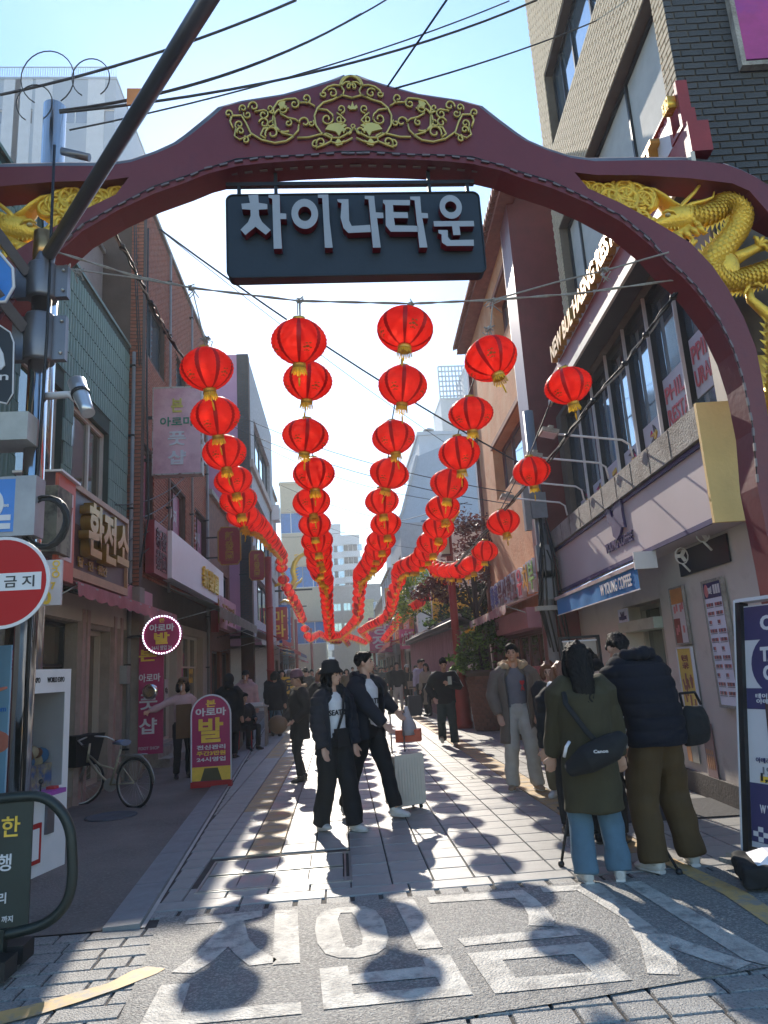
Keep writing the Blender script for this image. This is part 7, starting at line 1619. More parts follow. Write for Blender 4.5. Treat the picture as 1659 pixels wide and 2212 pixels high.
for o in children(t):
    if o.name.startswith('lettering'): o.rotation_euler = (0, 0, math.pi)
# helper: signs facing the camera at depth y, local x = -X
def fsign(name, label, u0, v0, u1, v1, y, mat, th=.04, cat='sign'):
    f = FY(y); a, b, c, d = f.rect(u0, v0, u1, v1); t = f.thing(name, label, cat); MB().box(a, b, -th, 0, c, d).build('panel', mat, t); return t, a, b, c, d
t, a, b, c, d = fsign('camera_box', 'flat grey roadside camera housing with a blue sticker on the left pole', -60, 892, 58, 948, 4.95, M('housing_grey', (.42, .42, .40), .5), .3, 'camera')
MB().box((a + b) / 2, b - .1, .001, .004, c + .05, c + .12).build('sticker', m_tblue, t)
t, a, b, c, d = fsign('wifi_box', 'blue faced Free network box strapped to the steel pole', -70, 1038, 28, 1148, 4.95, m_tblue, .003, 'box')
MB().box(a - .14, a, -.16, .0, c - .03, d + .02).box(a, b, -.16, -.006, c - .03, d + .02).build('housing', M('housing_grey2', (.34, .34, .36), .5, .3), t)
MB().lathe([(.13, 0), (.13, .008)], 28, (a + .2, 0, d - .18), M4=RX).lathe([(.09, .008), (.09, .012)], 28, (a + .2, 0, d - .18), mi=1, M4=RX).build('logo_print', [m_cw, m_tblue], t)
text('Free', t, a + .07, c + .19, .002, .07, .03, m_cw, .02, .002); MB().box(a + .02, b, .001, .004, c + .02, c + .06).box(a + .02, b, .001, .004, c + .08, c + .12).build('label_print', m_cw, t)
t, a, b, c, d = fsign('cabinet', 'weathered grey metal cabinet behind the cable coil on the pole', 62, 1050, 120, 1190, 5.45, M('old_cabinet', (.24, .22, .17), .7, .2, col2=(.08, .07, .06), c2s=5), .3, 'cabinet')
co_ = thing('cable_coil', 'black cable coil hung on the steel pole', 'cable', onY(97, 1128, 5.0))
for k in range(6): MB().tube([((.13 + .008 * k) * math.cos(w), .012 * math.sin(w * 3 + k), (.16 + .006 * k) * math.sin(w)) for w in [i * .35 for i in range(18)]], .008, 6, closed=True).build('loop', m_blk, co_)
# red banner box facing the street
v0 = onY(128, 1041, 5.6); v1 = onY(164, 1063, 6.0); FBn = Fac((v1.x, v1.y), (v0.x - v1.x, v0.y - v1.y))
bn = FBn.thing('notice_box', 'red notice panel with a CCTV poster on the side of the metal cabinet', 'sign'); L = (v0 - v1).length
MB().box(0, L, -.03, 0, v1.z - .78, v1.z + .06).build('board', M('coral_board', (.5, .1, .07), .5), bn); MB().box(.07, L - .05, .001, .006, v1.z - .62, v1.z - .05).build('poster', M('pale_pink_paper', (.62, .48, .50), .5), bn)
text('CCTV', bn, L / 2, v1.z - .2, .007, L * .55, .08, m_rs, .04, .002)
q = MB()
for i in range(6): q.box(.12, L - .12, .007, .009, v1.z - .34 - i * .05, v1.z - .32 - i * .05)
q.build('print_lines', m_navy, bn); MB().box(-.03, L + .03, -.35, .03, v1.z + .062, v1.z + .08).build('cap', m_cw, bn)
# no entry disc
c0 = onY(4, 1258, 4.6); ne = FY(4.6).thing('no_entry_sign', 'round red no entry sign with a white bar and black Korean letters', 'sign')
rN = 97 / F * 4.62 * 1.0
MB().lathe([(rN, -.01), (rN, 0)], 48, (-c0.x, 0, c0.z), M4=RX).build('rim', m_cw, ne)
MB().lathe([(rN * .93, 0), (rN * .93, .003)], 48, (-c0.x, 0, c0.z), M4=RX).build('disc', M('sign_red', (.46, .008, .01), .75, var=.05), ne)
MB().box(-c0.x - rN * .83, -c0.x + rN * .83, .0035, .006, c0.z - rN * .19, c0.z + rN * .19).build('bar', m_cw, ne)
for i, ch in enumerate('진입금지'): text(ch, ne, -c0.x + rN * (.6 - .37 * i) if False else -c0.x - rN * (-.55 + .37 * i) , c0.z, .007, rN * .26, rN * .25, m_frame, .015, .001, 'letter')
MB().tube([(-c0.x + .05, -.05, c0.z + rN * .6), (-c0.x + .3, -.2, c0.z + rN * 1.2)], .02, 8).build('bracket', m_blk, ne)
t, a, b, c, d = fsign('phone_number_sign', 'pale back lit sign with golden digits behind the no entry disc', 60, 1212, 130, 1306, 4.95, M('pale_acrylic', (.55, .52, .52), .4), .03)
text('OrO', t, a + .035, (c + d) / 2 + .09, .002, .12, .05, m_ylet, .02, .003).rotation_euler = (0, -R(90), 0); text('7', t, a + .05, c + .13, .002, .03, .05, m_ylet, .04, .003); text('10', t, a + .11, c + .05, .002, .1, .09, m_ylet, .04, .003)
# security camera
cc = thing('security_camera', 'silver security camera on a short white arm beside the steel pole', 'camera', (PX, 5.2, 0))
a = onY(88, 857, 5.2) - Vector((PX, 5.2, 0)); b = onY(150, 852, 5.1) - Vector((PX, 5.2, 0)); MB().tube([a, b, onY(163, 866, 5.1) - Vector((PX, 5.2, 0))], [.03, .026, .018], 10).build('arm', m_cw, cc)
c_ = [onY(166, 826, 5.1), onY(173, 848, 5.05), onY(185, 880, 5.0), onY(191, 893, 4.98)]; MB().tube([q - Vector((PX, 5.2, 0)) for q in c_], [.065, .062, .05, .048], 16).build('camera_body', M('silver_housing', (.55, .55, .57), .3, .7), cc)
MB().tube([c_[1] - Vector((PX, 5.2, 0)), c_[1].lerp(c_[2], .18) - Vector((PX, 5.2, 0))], .068, 14).build('black_band', m_blk, cc)
p = onY(119, 232, 8.2); q_ = thing('utility_pole', 'shiny steel pole top with cable loops rising behind the left shoulder of the gate', 'pole', (p.x, 8.2, 0)); MB().tube([(0, 0, 0), (0, 0, p.z)], .14, 20).build('shaft', m_chr, q_)
for k, (dx, dz, r_) in enumerate(((-.05, .45, .42), (.5, .45, .3), (-.2, -.1, .28))): MB().tube([(dx + r_ * .8 * math.cos(w), -.15, p.z + dz * .7 + r_ * math.sin(w)) for w in [i * .25 for i in range(-4, 18)]], .008, 6).build('cable_loop', m_blk, q_)
MB().tube([(.15, -.1, p.z - .75), (.5, -.1, p.z - .85)], .05, 8).build('insulator', m_gun, q_); MB().box(.95, 1.2, -.1, -.08, p.z - .05, p.z + .2).build('tag', m_osn, q_)
# ================================================================ claw machine
def claw_glass():
    m = bpy.data.materials.new('claw_glass'); m.use_nodes = True; n = m.node_tree.nodes; l = m.node_tree.links; n['Principled BSDF'].inputs['Roughness'].default_value = .03; n['Principled BSDF'].inputs['Base Color'].default_value = (.02, .02, .02, 1)
    t = n.new('ShaderNodeBsdfTransparent'); x = n.new('ShaderNodeMixShader'); x.inputs[0].default_value = .75; l.new(n['Principled BSDF'].outputs[0], x.inputs[1]); l.new(t.outputs[0], x.inputs[2]); l.new(x.outputs[0], n['Material Output'].inputs[0]); return m
cm_ = thing('claw_machine', 'white claw machine with a glass front, purple control tray and red lower flap', 'machine', (-2.83, 6.47, 0), R(-14)); cm_.scale = (1, .85, .97)
m_mw = M('machine_white', (.78, .77, .78), .4, var=.06); zt = 1.83
MB().box(-.8, 0, 0, 1.0, .0, .74).box(-.8, 0, 0, 1.0, zt - .22, zt).box(-.8, 0, 0, .1, .74, zt - .22).box(-.8, 0, .9, 1.0, .74, zt - .22).box(-.8, -.74, .1, .9, .74, zt - .22).build('cabinet', m_mw, cm_)
MB().box(-.012, -.006, .1, .9, .74, zt - .22).build('glass_front', claw_glass(), cm_)
MB().box(-.7, -.1, .12, .88, .741, .95).build('prize_heap', M('plush_heap', (.55, .45, .3), .9, var=.5, vs=14, col2=(.1, .2, .5), c2s=9), cm_)
q = MB()
for i in range(12): q.ball((-.1 - random.random() * .1, .2 + .06 * i, .95 + random.uniform(0, .14)), random.uniform(.04, .075), 9, 6, i % 3)
q.build('plush_toys', [M('toy_cream', (.6, .5, .32), .9), M('toy_blue', (.08, .25, .5), .9), M('toy_brown', (.25, .12, .07), .9)], cm_, kind='stuff')
MB().box(.0, .16, .2, .7, .70, .74).build('control_tray', M('purple_plastic', (.32, .06, .36), .35), cm_)
MB().tube([(.08, .4, .74), (.08, .41, .82)], .008, 6).ball((.08, .41, .83), .024).build('joystick', m_frame, cm_); MB().box(.04, .12, .56, .64, .74, .765).build('button', C_['red'], cm_)
MB().box(.001, .02, .1, .55, .12, .46).build('prize_flap', m_rs, cm_); MB().box(.0205, .03, .15, .5, .16, .42).build('flap_face', m_mw, cm_)
MB().box(.001, .03, .62, .74, .34, .6).build('coin_panel', m_gun, cm_); MB().box(.001, .05, .6, .82, .61, .66).build('coin_tray', m_mw, cm_)
FM_ = Fac((-2.72, 6.2), (0, 1)); 
hdr = FM_  # header lettering on the street face
o = text('WORLD EXPO', cm_, 0, 0, 0, .3, .05, m_frame, .02, .002); o.rotation_euler = (0, 0, -math.pi / 2); o.location = (.002, .3, zt - .1)
o = text('WORLD EXPO', cm_, 0, 0, 0, .3, .05, m_frame, .02, .002); o.rotation_euler = (0, 0, -math.pi / 2); o.location = (.002, .72, zt - .1)
MB().box(-.8, 0, -.02, -.002, .35, 2.05).build('side_poster', M('sky_blue_print', (.22, .42, .58), .5, var=.05), cm_)
MB().ball((-.12, -.024, 1.22), (.16, .006, .1), 16, 8).build('shell_print', M('coral_print', (.6, .2, .14), .5), cm_); MB().ball((-.14, -.024, .82), (.1, .006, .09), 14, 8).build('leaf_print', M('green_print', (.15, .4, .08), .5), cm_); MB().tube([(-.2, -.024, 1.62), (-.12, -.024, 1.66), (-.02, -.024, 1.68)], [.01, .02, .01], 8).build('stroke_print', M('coral_print', (0, 0, 0)), cm_)
o = text('Cam', cm_, 0, 0, 0, .12, .05, m_tblue, .02, .002); o.rotation_euler = (0, 0, math.pi); o.location = (-.08, -.022, 1.5)
# ================================================================ round framed info stand in the near left corner
st = FY(4.75).thing('info_stand', 'dark green information stand with a round tubular frame and yellow Korean letters', 'stand'); Fs = FY(4.75)
pts = [Fs.at(u, v) for u, v in ((-160, 1760), (-60, 1735), (30, 1722), (90, 1722), (128, 1748), (150, 1790), (156, 1850), (155, 1910), (140, 1955), (105, 1990), (50, 2010), (-60, 2030), (-160, 2030))]
P_ = []
for i in range(len(pts) - 1):
    for k in range(4):
        p0_, p1_, p2_, p3_ = [Vector((*pts[min(max(j, 0), len(pts) - 1)], 0)) for j in (i - 1, i, i + 1, i + 2)]; t_ = k / 4
        q = .5 * (2 * p1_ + (p2_ - p0_) * t_ + (2 * p0_ - 5 * p1_ + 4 * p2_ - p3_) * t_ ** 2 + (3 * p1_ - p0_ - 3 * p2_ + p3_) * t_ ** 3); P_.append((q.x, 0, q.y))
m_dgm = M('dark_green_metal', (.018, .026, .024), .45, .2)
MB().tube(P_, .031, 14, up=(0, 1, 0)).build('frame', m_dgm, st)
a, b, c, d = Fs.rect(-160, 1718, 60, 2000); MB().box(a, b, -.015, .0, c, d - .02).build('panel', M('green_black_panel', (.02, .032, .028), .5), st)
for ch, u, v, h, m_ in (('한', 24, 1785, .115, m_ylet), ('위', -22, 1787, .115, m_ylet), ('행', 10, 1863, .095, m_cw), ('리', 5, 1940, .06, m_cw), ('까지', 16, 1985, .035, m_cw)): s_, z_ = Fs.at(u, v); text(ch, st, s_, z_, .001, None, h, m_, .012, .003, 'letter')
for i, (u, v) in enumerate(((30, 2062), (-10, 2100))):
    p = onZ(u, v + 22); MB().box(-p.x - .09, -p.x + .12, 4.75 - p.y - .06 + .0, 4.75 - p.y + .1, .03, .13).build('foot', m_blk, st); 
MB().box(-pts[4][0] if False else a + .12, a + .2, -.02, .04, .1, c).build('leg', m_dgm, st)
# ================================================================ bicycle
bk = thing('bicycle', 'parked city bicycle with a big black front basket leaning by the shop fronts', 'bicycle', (-3.2, 10.45, .0)); A0 = Vector((-3.68 + 3.2, .24, 0)); R0 = Vector((-2.79 + 3.2, -.29, 0)); ax_ = (R0 - A0).normalized(); up_ = Vector((0, 0, 1)); wr = .31
m_cream = M('cream_frame_paint', (.42, .38, .27), .4, .3); m_tyre = M('tyre_rubber', (.015, .015, .015), .8)
def wheel(c, axd):
    ty = MB().tube([c + axd * (wr * math.cos(w)) + up_ * (wr * math.sin(w)) for w in [i * math.pi / 16 for i in range(32)]], .018, 8, closed=True).build('wheel', m_tyre, bk)
    MB().tube([c + axd * ((wr - .022) * math.cos(w)) + up_ * ((wr - .022) * math.sin(w)) for w in [i * math.pi / 16 for i in range(32)]], .009, 6, closed=True).build('rim', m_steel, ty)
    s = MB(); 
    for i in range(18): w = i * math.pi / 9; s.tube([c, c + axd * ((wr - .02) * math.cos(w)) + up_ * ((wr - .02) * math.sin(w))], .0016, 3)
    s.build('spokes', m_steel, ty, kind='stuff')
rc_ = R0 + up_ * wr; fc = A0 + up_ * wr; sd_ = Vector((-ax_.y, ax_.x, 0)); fdir = (ax_ * .55 + sd_ * .83).normalized()
wheel(rc_, ax_); wheel(fc, fdir)
bbk = R0 - ax_ * .44 + up_ * .28; seat = R0 - ax_ * .26 + up_ * .82; headb = A0 + ax_ * .14 + up_ * .62; headt = headb + up_ * .2 + ax_ * .03
fr = MB(); fr.tube([headb, headb.lerp(bbk, .5) - up_ * .03, bbk], .016, 8).tube([headb + up_ * .06, headb.lerp(bbk, .55) + up_ * .1, bbk.lerp(seat, .38)], .013, 8).tube([bbk, seat - up_ * .08], .015, 8).tube([bbk, rc_], .009, 6).tube([bbk.lerp(seat, .6), rc_], .008, 6).tube([headb - up_ * .05, headt], .02, 8); fr.build('frame', m_cream, bk)
MB().tube([headb, fc + sd_ * .03], .012, 6).tube([headb, fc - sd_ * .03], .012, 6).build('fork', m_steel, bk)
MB().tube([seat - up_ * .08 , seat], .012, 6).build('seat_post', m_steel, bk); MB().tube([seat - ax_ * .13, seat - ax_ * .02 + up_ * .01, seat + ax_ * .1 + up_ * .005], [(.03, .02), (.07, .035), (.09, .04)], 12).build('saddle', M('blue_grey_vinyl', (.16, .2, .3), .35), bk)
MB().tube([headt + sd_ * .28 + ax_ * .2, headt + sd_ * .24 + ax_ * .06 + up_ * .06, headt + up_ * .1, headt - sd_ * .24 + ax_ * .06 + up_ * .06, headt - sd_ * .28 + ax_ * .2], .011, 8).build('handlebar', m_steel, bk)
for s_ in (1, -1): MB().tube([headt + sd_ * .28 * s_ + ax_ * .2, headt + sd_ * .29 * s_ + ax_ * .3], .016, 8).build('grip', m_blk, bk)
q = MB(); bc = headt - ax_ * .2 - up_ * .02
for (a_, b_) in ((.17, -.18), ):
    tp = [bc + sd_ * x_ * .25 + ax_ * y_ * .23 + up_ * .14 for x_, y_ in ((1, -1), (-1, -1), (-1, 1), (1, 1))]; bt = [bc + sd_ * x_ * .18 + ax_ * y_ * .16 - up_ * .28 for x_, y_ in ((1, -1), (-1, -1), (-1, 1), (1, 1))]
    q.add(tp + bt, [(0, 1, 5, 4), (1, 2, 6, 5), (2, 3, 7, 6), (3, 0, 4, 7), (4, 5, 6, 7), (3, 2, 1, 0)])
q.build('basket', C_['black'], bk)
MB().tube([rc_ + ax_ * .0 + up_ * .34, rc_ - ax_ * .3 + up_ * .34], .008, 6).tube([rc_ + ax_ * .18 + up_ * .36 + sd_ * .05, rc_ - ax_ * .22 + up_ * .36 + sd_ * .05], .007, 6).tube([rc_ + ax_ * .18 + up_ * .36 - sd_ * .05, rc_ - ax_ * .22 + up_ * .36 - sd_ * .05], .007, 6).tube([rc_ + sd_ * .05, rc_ + ax_ * .1 + up_ * .35 + sd_ * .05], .006, 6).build('rack', m_steel, bk)
MB().tube([rc_ + ax_ * (wr + .03) * math.cos(w) + up_ * (wr + .03) * math.sin(w) if False else rc_ + ax_ * ((wr + .035) * math.cos(w)) + up_ * ((wr + .035) * math.sin(w)) for w in [i * .2 for i in range(0, 15)]], (.022, .005), 6, up=tuple(sd_)).build('mudguard', m_steel, bk)
MB().tube([rc_ + sd_ * .03, R0 + ax_ * .12 + sd_ * .1 + up_ * .01], .008, 6).build('kickstand', m_steel, bk)
MB().lathe([(.09, -.004), (.09, .004)], 18, bbk, M4=Matrix.Rotation(-math.pi / 2, 4, 'X') @ Matrix.Identity(4)).build('chain_ring', m_steel, bk)
# ================================================================ magenta arched standee
fS = FY(11.5); a, b, c, d = fS.rect(413, 1504, 500, 1706); c = 0; sd2 = fS.thing('pavement_sign', 'arched magenta pavement sign with yellow and white Korean lines near the kerb', 'sign'); mid = (a + b) / 2; w2 = (b - a) / 2; zc_ = d - w2
arch_ = [(a, .0), (b, .0)] + [(mid + w2 * math.cos(R(i * 12)), zc_ + w2 * math.sin(R(i * 12))) for i in range(16)]
MB().prism(arch_, -.06, 0).build('board', m_mag, sd2)
MB().tube([(x, 0, z) for x, z in arch_], .014, 6, closed=True).build('rim', m_pw, sd2)
MB().box(a + .01, b - .01, .001, .01, .1, .3).build('yellow_base', m_ylet, sd2); MB().box(a - .01, b + .01, -.08, .02, 0, .09).build('red_foot', C_['red'], sd2); MB().prism([(a + .14, .1), (b - .14, .1), (b - .2, .28), (a + .2, .28)], .011, .016).build('dark_patch', M('dark_olive_print', (.08, .07, .03), .6), sd2)
H_s = d
for tx, z, w_, h_, m_ in (('본', .9, .2, .08, m_ylet), ('아로마', .8, .62, .09, m_cw), ('발', .585, .5, .27, m_ylet), ('전신관리', .385, .58, .05, m_cw), ('주간3만원', .315, .58, .05, m_ylet), ('24시영업', .245, .58, .05, m_cw)): text(tx, sd2, mid, H_s * (.12 + z * .88) if False else .1 + (H_s - .1) * (z - .0) , .003, (b - a) * w_ * 1.25, H_s * h_, m_, .03, .004)
# ================================================================ take out banner stand at the right edge
FT = Fac((3.42, 4.4), (-.32, 1)); tk_ = FT.thing('banner_stand', 'tall blue and white take out banner stand at the right edge', 'banner')
sR = FT.at(1600, 1700)[0]; zt_ = 1.95; s0_ = sR - .72; tk_.rotation_euler = (R(10), 0, FT.rz)
MB().box(s0_, sR, -.03, .0, .12, zt_).build('banner', m_cw, tk_)
MB().box(sR, sR + .05, -.05, .04, 0, zt_ + .03).box(s0_ - .05, s0_, -.05, .04, 0, zt_ + .03).build('post', m_blk, tk_); MB().box(s0_ - .05, sR + .05, -.05, .04, zt_ + .031, zt_ + .06).box(sR + .051, sR + .06, -.05, .05, .05, zt_ + .05).build('trim', m_cw, tk_)
for q_ in ((zt_ - .28, zt_ - .01), (zt_ - .82, zt_ - .66), (.16, .58)): MB().box(s0_, sR - .003, .001, .003, *q_).build('blue_print', m_navy, tk_)
MB().lathe([(.24, .001), (.24, .004)], 30, (sR - .3, 0, zt_ - .47), M4=RX).build('disc_print', m_navy, tk_)
text('TAKE\nOUT', tk_, sR - .3, zt_ - .47, .0045, .3, .26, m_cw, .05, .002); text('OPEN', tk_, sR - .36, zt_ - .15, .004, .4, .12, m_cw, .04, .002)
text('테이크아웃 할인\n아메리카노 1+1', tk_, sR - .3, zt_ - .74, .004, .42, .08, m_cw, .02, .002)
MB().prism([(sR - .2, .8), (sR - .4, .8), (sR - .43, 1.22), (sR - .17, 1.22)], .001, .006).build('cup_print', M('coffee_print', (.09, .05, .045), .4), tk_); text('W', tk_, sR - .3, 1.02, .007, .09, .08, m_cw, .05, .002)
text('아메리카노 ICE or HOT', tk_, sR - .32, .75, .004, .5, .04, m_navy, .01, .002); text('1900원', tk_, sR - .26, .68, .004, .26, .07, M('grey_print', (.2, .2, .22), .5), .01, .002)
MB().box(sR - .42, sR - .1, .001, .0035, .59, .635).build('highlight', m_ylet, tk_); text('1,500원', tk_, sR - .27, .63, .0045, .32, .08, m_frame, .03, .002); text('W YOUNG COFFEE', tk_, sR - .3, .4, .004, .42, .06, m_cw, .02, .002)
q = MB()
for i in range(14):
    for j in range(3):
        if (i + j) % 2: q.box(sR - .02 - (i + 1) * .045, sR - .02 - i * .045, .0035, .005, .165 + j * .035, .2 + j * .035)
q.build('checker_print', m_cw, tk_); MB().box(s0_ - .1, sR + .12, -.12, .14, .0, .05).box(sR - .05, sR + .03, -.25, .3, .0, .03).build('base', m_conc, tk_)
# padded weight
wt = thing('banner_weight', 'black padded bag with a pale lid and two round caps in front of the banner', 'bag', (2.98, 5.08, 0), R(-18))
q = MB(); q.box(-.32, .36, -.22, .22, .03, .16); remesh_job(q, 'padding', C_['black'], wt, .012, 14, folds(.012, 2.))
MB().add([(-.22, -.17, .165), (.3, -.17, .165), (.3, .17, .165), (-.22, .17, .165), (-.12, -.09, .215), (.22, -.09, .215), (.22, .1, .215), (-.12, .1, .215)], [(4, 5, 6, 7), (0, 1, 5, 4), (1, 2, 6, 5), (2, 3, 7, 6), (3, 0, 4, 7)]).build('lid', m_pw, wt)
MB().lathe([(.05, .216), (.05, .225), (.02, .23)], 16, (-.02, 0, 0)).build('cap', M('grey_cap', (.35, .36, .38), .4), wt); MB().lathe([(.045, .216), (.04, .222), (.012, .232), (.01, .25)], 14, (.14, -.02, 0)).build('red_cap', C_['red'], wt)
# tripod
tp = thing('tripod', 'black tripod standing between the couple at the coffee shop', 'tripod', (2.02, 6.1, 0)); ap = Vector((0, 0, 1.12))
for i, (u, v) in enumerate(((1213, 1872), (1468, 1890))):
    p = onZ(u, v); f = Vector((p.x - 2.02, p.y - 6.1, .02)); l_ = MB().tube([ap, ap.lerp(f, .6)], .016, 8).tube([ap.lerp(f, .55), f], .011, 8).build('leg', m_blk, tp); MB().ball(f, .026, 10, 6).build('foot', m_blk, l_)
MB().tube([ap, ap.lerp(Vector((.1, .5, .02)), 1)], .013, 8).build('leg', m_blk, tp); MB().tube([ap, ap + Vector((0, 0, .2))], .02, 8).build('head', m_blk, tp)
# shop sign board with a nine
t, a, b, c, d = fsign('display_board', 'cream display board with a large nine in a black frame behind the waiting people', 1216, 1388, 1308, 1560, 8.9, M('cream_board', (.40, .34, .28), .5), .03)
a_ = MB(); a_.box(a - .05, b + .05, -.05, .02, d + .04, d + .07).box(a - .05, a - .02, -.05, .02, 0, d + .04).box(b + .02, b + .05, -.05, .02, 0, d + .04).build('frame', m_blk, t)
MB().box(a - .012, b + .012, -.02, .008, d, d + .02).build('light_strip', m_cw, t); text('9', t, (a + b) / 2 + .02, d - .28, .002, None, .16, M('brown_print', (.14, .08, .05), .5), .04, .004); text('도 ㅇ ㅇ', t, (a + b) / 2 + .03, d - .1, .002, .32, .045, M('brown_print', (0, 0, 0)), .01, .003)
# ================================================================ suitcases
m_case = M('beige_hard_case', (.62, .58, .50), .45, var=.05)
def suitcase(label, x, y, rz, w, dp, h, mat, hl, mb_=m_blk):
    t = thing('suitcase', label, 'suitcase', (x, y, 0), rz); o = MB(); o.prism(rrect(-w / 2, w / 2, .055, .055 + h, .04), -dp / 2, -.012).prism(rrect(-w / 2, w / 2, .055, .055 + h, .04), .012, dp / 2); o.build('shell', mat, t)
    MB().prism(rrect(-w / 2 + .004, w / 2 - .004, .058, .052 + h, .04), -.011, .011).build('zip_band', mb_, t)
    r_ = MB()
    for i in range(9):
        xx = -w / 2 + .05 + i * (w - .1) / 8
        for s in (-1, 1): r_.box(xx - .006, xx + .006, s * (dp / 2 + .002) - .003, s * (dp / 2 + .002) + .003, .1, h + .01)
    for i in range(4):
        yy = -dp / 2 + .04 + i * (dp - .08) / 3
        for s in (-1, 1): r_.box(s * (w / 2 + .002) - .003, s * (w / 2 + .002) + .003, yy - .006, yy + .006, .1, h + .01)
    r_.build('ribs', mat, t, kind='stuff')
    for sx in (-1, 1):
        for sy in (-1, 1): wl = MB().lathe([(.024, -.012), (.026, -.008), (.026, .008), (.024, .012)], 14, (sx * (w / 2 - .05), sy * (dp / 2 - .04), .027), M4=Matrix.Rotation(math.pi / 2, 4, 'Y')).build('wheel', m_blk, t); MB().box(sx * (w / 2 - .05) - .018, sx * (w / 2 - .05) + .018, sy * (dp / 2 - .04) - .012, sy * (dp / 2 - .04) + .012, .04, .06).build('caster', m_blk, wl)
    for s in (-1, 1): MB().tube([(s * .09, dp / 2 - .03, h + .04), (s * .09, dp / 2 - .03, h + hl)], .009, 8).build('handle_tube', m_gun, t)
    MB().box(-.11, .11, dp / 2 - .045, dp / 2 - .015, h + hl, h + hl + .035).build('grip', m_blk, t)
    for i in range(3): MB().box(w / 2 + .001, w / 2 + .01, -.03, .0, .12 + i * h * .35, .16 + i * h * .35).build('latch', m_blk, t)
    return t
p = onZ(880, 1752); suitcase('beige ribbed hard shell suitcase with extended handle beside the young man', p.x, p.y + .12, R(28), .40, .25, .56, m_case, .50)
p2 = onZ(897, 1549); suitcase('dark grey suitcase standing beside the woman in the white cap', p2.x, p2.y, R(10), .42, .26, .62, M('charcoal_case', (.05, .055, .065), .45), .3)
pg = thing('carrier_bag', 'clear plastic bag with a red carton hanging behind the suitcase handle', 'bag', (.80, 8.95, .0), R(-12)); MB().box(-.16, .14, -.09, .09, .72, .86).build('carton', M('red_carton', (.50, .09, .04), .5, var=.2), pg)
MB().tube([(-.02, 0, 1.13), (-.02, 0, 1.02), (0, 0, .9), (0, 0, .8)], [(.02, .02), (.07, .05), (.13, .09), (.15, .1)], 12).build('plastic', M('clear_plastic', (.5, .53, .58), .25, trans=.5, bump=.8, bs=12), pg)
# yellow game hall sign, hanging lights
t, a, b, c, d = fsign('hanging_sign', 'small yellow sign with a black letter right of the left red pole', 608, 1463, 641, 1498, 24, m_ylet, .1); text('웃', t, (a + b) / 2, (c + d) / 2, .002, .4, .42, m_frame, .02, .005)
for i, (u, v, y) in enumerate(((1113, 560, 13.2), (944, 1365 // 1, 20))):
    if i: continue
    p = onY(1113, 545, 13.0); wl = thing('wall_lantern', 'small dark wall lantern on the maroon pier under the gate', 'lamp', p); MB().lathe([(.04, -.18), (.09, .05), (.1, .06), (.11, .08), (.02, .16)], 6).build('lantern', m_frame, wl)
finish_jobs()
# plain household clutter along the left shop fronts
ac = FL.thing('air_conditioner', 'pale air conditioner unit on a bracket high on the stone fronted building', 'appliance'); ac.location = (-2.9, 0, 0); MB().box(-33.2, -32.4, .05, .4, 8.6, 9.3).build('casing', m_cw, ac); MB().lathe([(.28, 0), (.28, .01)], 20, (-32.8, .4, 8.95), M4=RX).build('fan_grille', m_gun, ac)
mir = thing('round_mirror', 'small round chrome mirror beside the magenta wall banner', 'mirror', onY(325, 1494, 12.4)); MB().lathe([(.1, 0), (.13, .02), (.12, .05), (.08, .05)], 24, M4=RX @ Matrix.Rotation(math.pi, 4, 'X') @ Matrix.Identity(4)).build('bowl', m_chr, mir)
# ================================================================ more of the shaded crowd
_rc = random.Random(11)
more = [('man in a navy coat behind the red pole on the left', 590, 1568, 'navy', 'short', None), ('woman in a brown coat in the crowd left of the hat woman', 612, 1566, 'brown', 'long', None), ('person with a grey hood in the crowd left of the hat woman', 629, 1562, 'grey', 'short', ('hood', 'grey')), ('man in black behind the hat woman', 650, 1548, 'black', 'short', None),
 ('tall man in charcoal at the back of the shaded crowd', 668, 1540, 'slate', 'short', None), ('woman with black hair and dark coat behind the brown haired woman', 695, 1555, 'black', 'bob', None), ('person in a black cap behind the bucket hat woman', 704, 1548, 'navy', 'short', ('cap', 'black')), ('person in olive behind the bucket hat woman', 722, 1538, 'olive', 'short', None),
 ('woman in a beige coat deep in the crowd at the centre', 740, 1520, 'beige', 'long', None), ('man in black deep in the crowd right of centre', 778, 1512, 'black', 'short', None), ('person in a dark green parka by the red awning', 832, 1512, 'dgreen', 'short', None), ('man in a dark jacket beside the pale stall post', 850, 1514, 'black', 'short', None),
 ('couple member in grey far off at the right shops', 812, 1496, 'grey', 'bob', None), ('couple member in black far off at the right shops', 817, 1496, 'black', 'short', None), ('person in navy in the gap by the dark suitcase', 903, 1526, 'navy', 'short', None), ('person in black near the far left awning', 633, 1530, 'black', 'short', None)]
for lb, u, v, tp_, hr, ht_ in more:
    x, y = pz(u, v); person(lb, x, y, _rc.uniform(1.62, 1.8), _rc.choice((0, 10, 170, 180, -20)), 0, 0, top=tp_, hem=_rc.choice((.86, .8, .55)), bulk=_rc.uniform(1.1, 1.3), hair=hr, hat=ht_, feet=((-.1, _rc.uniform(-.1, .1), 0), (.1, _rc.uniform(-.1, .1), 0)), detail=0, eyes=False, group='people walking in the street', legs=_rc.choice(('black', 'black', 'jeans', 'khaki')))
finish_jobs()
HZ = 0.0015
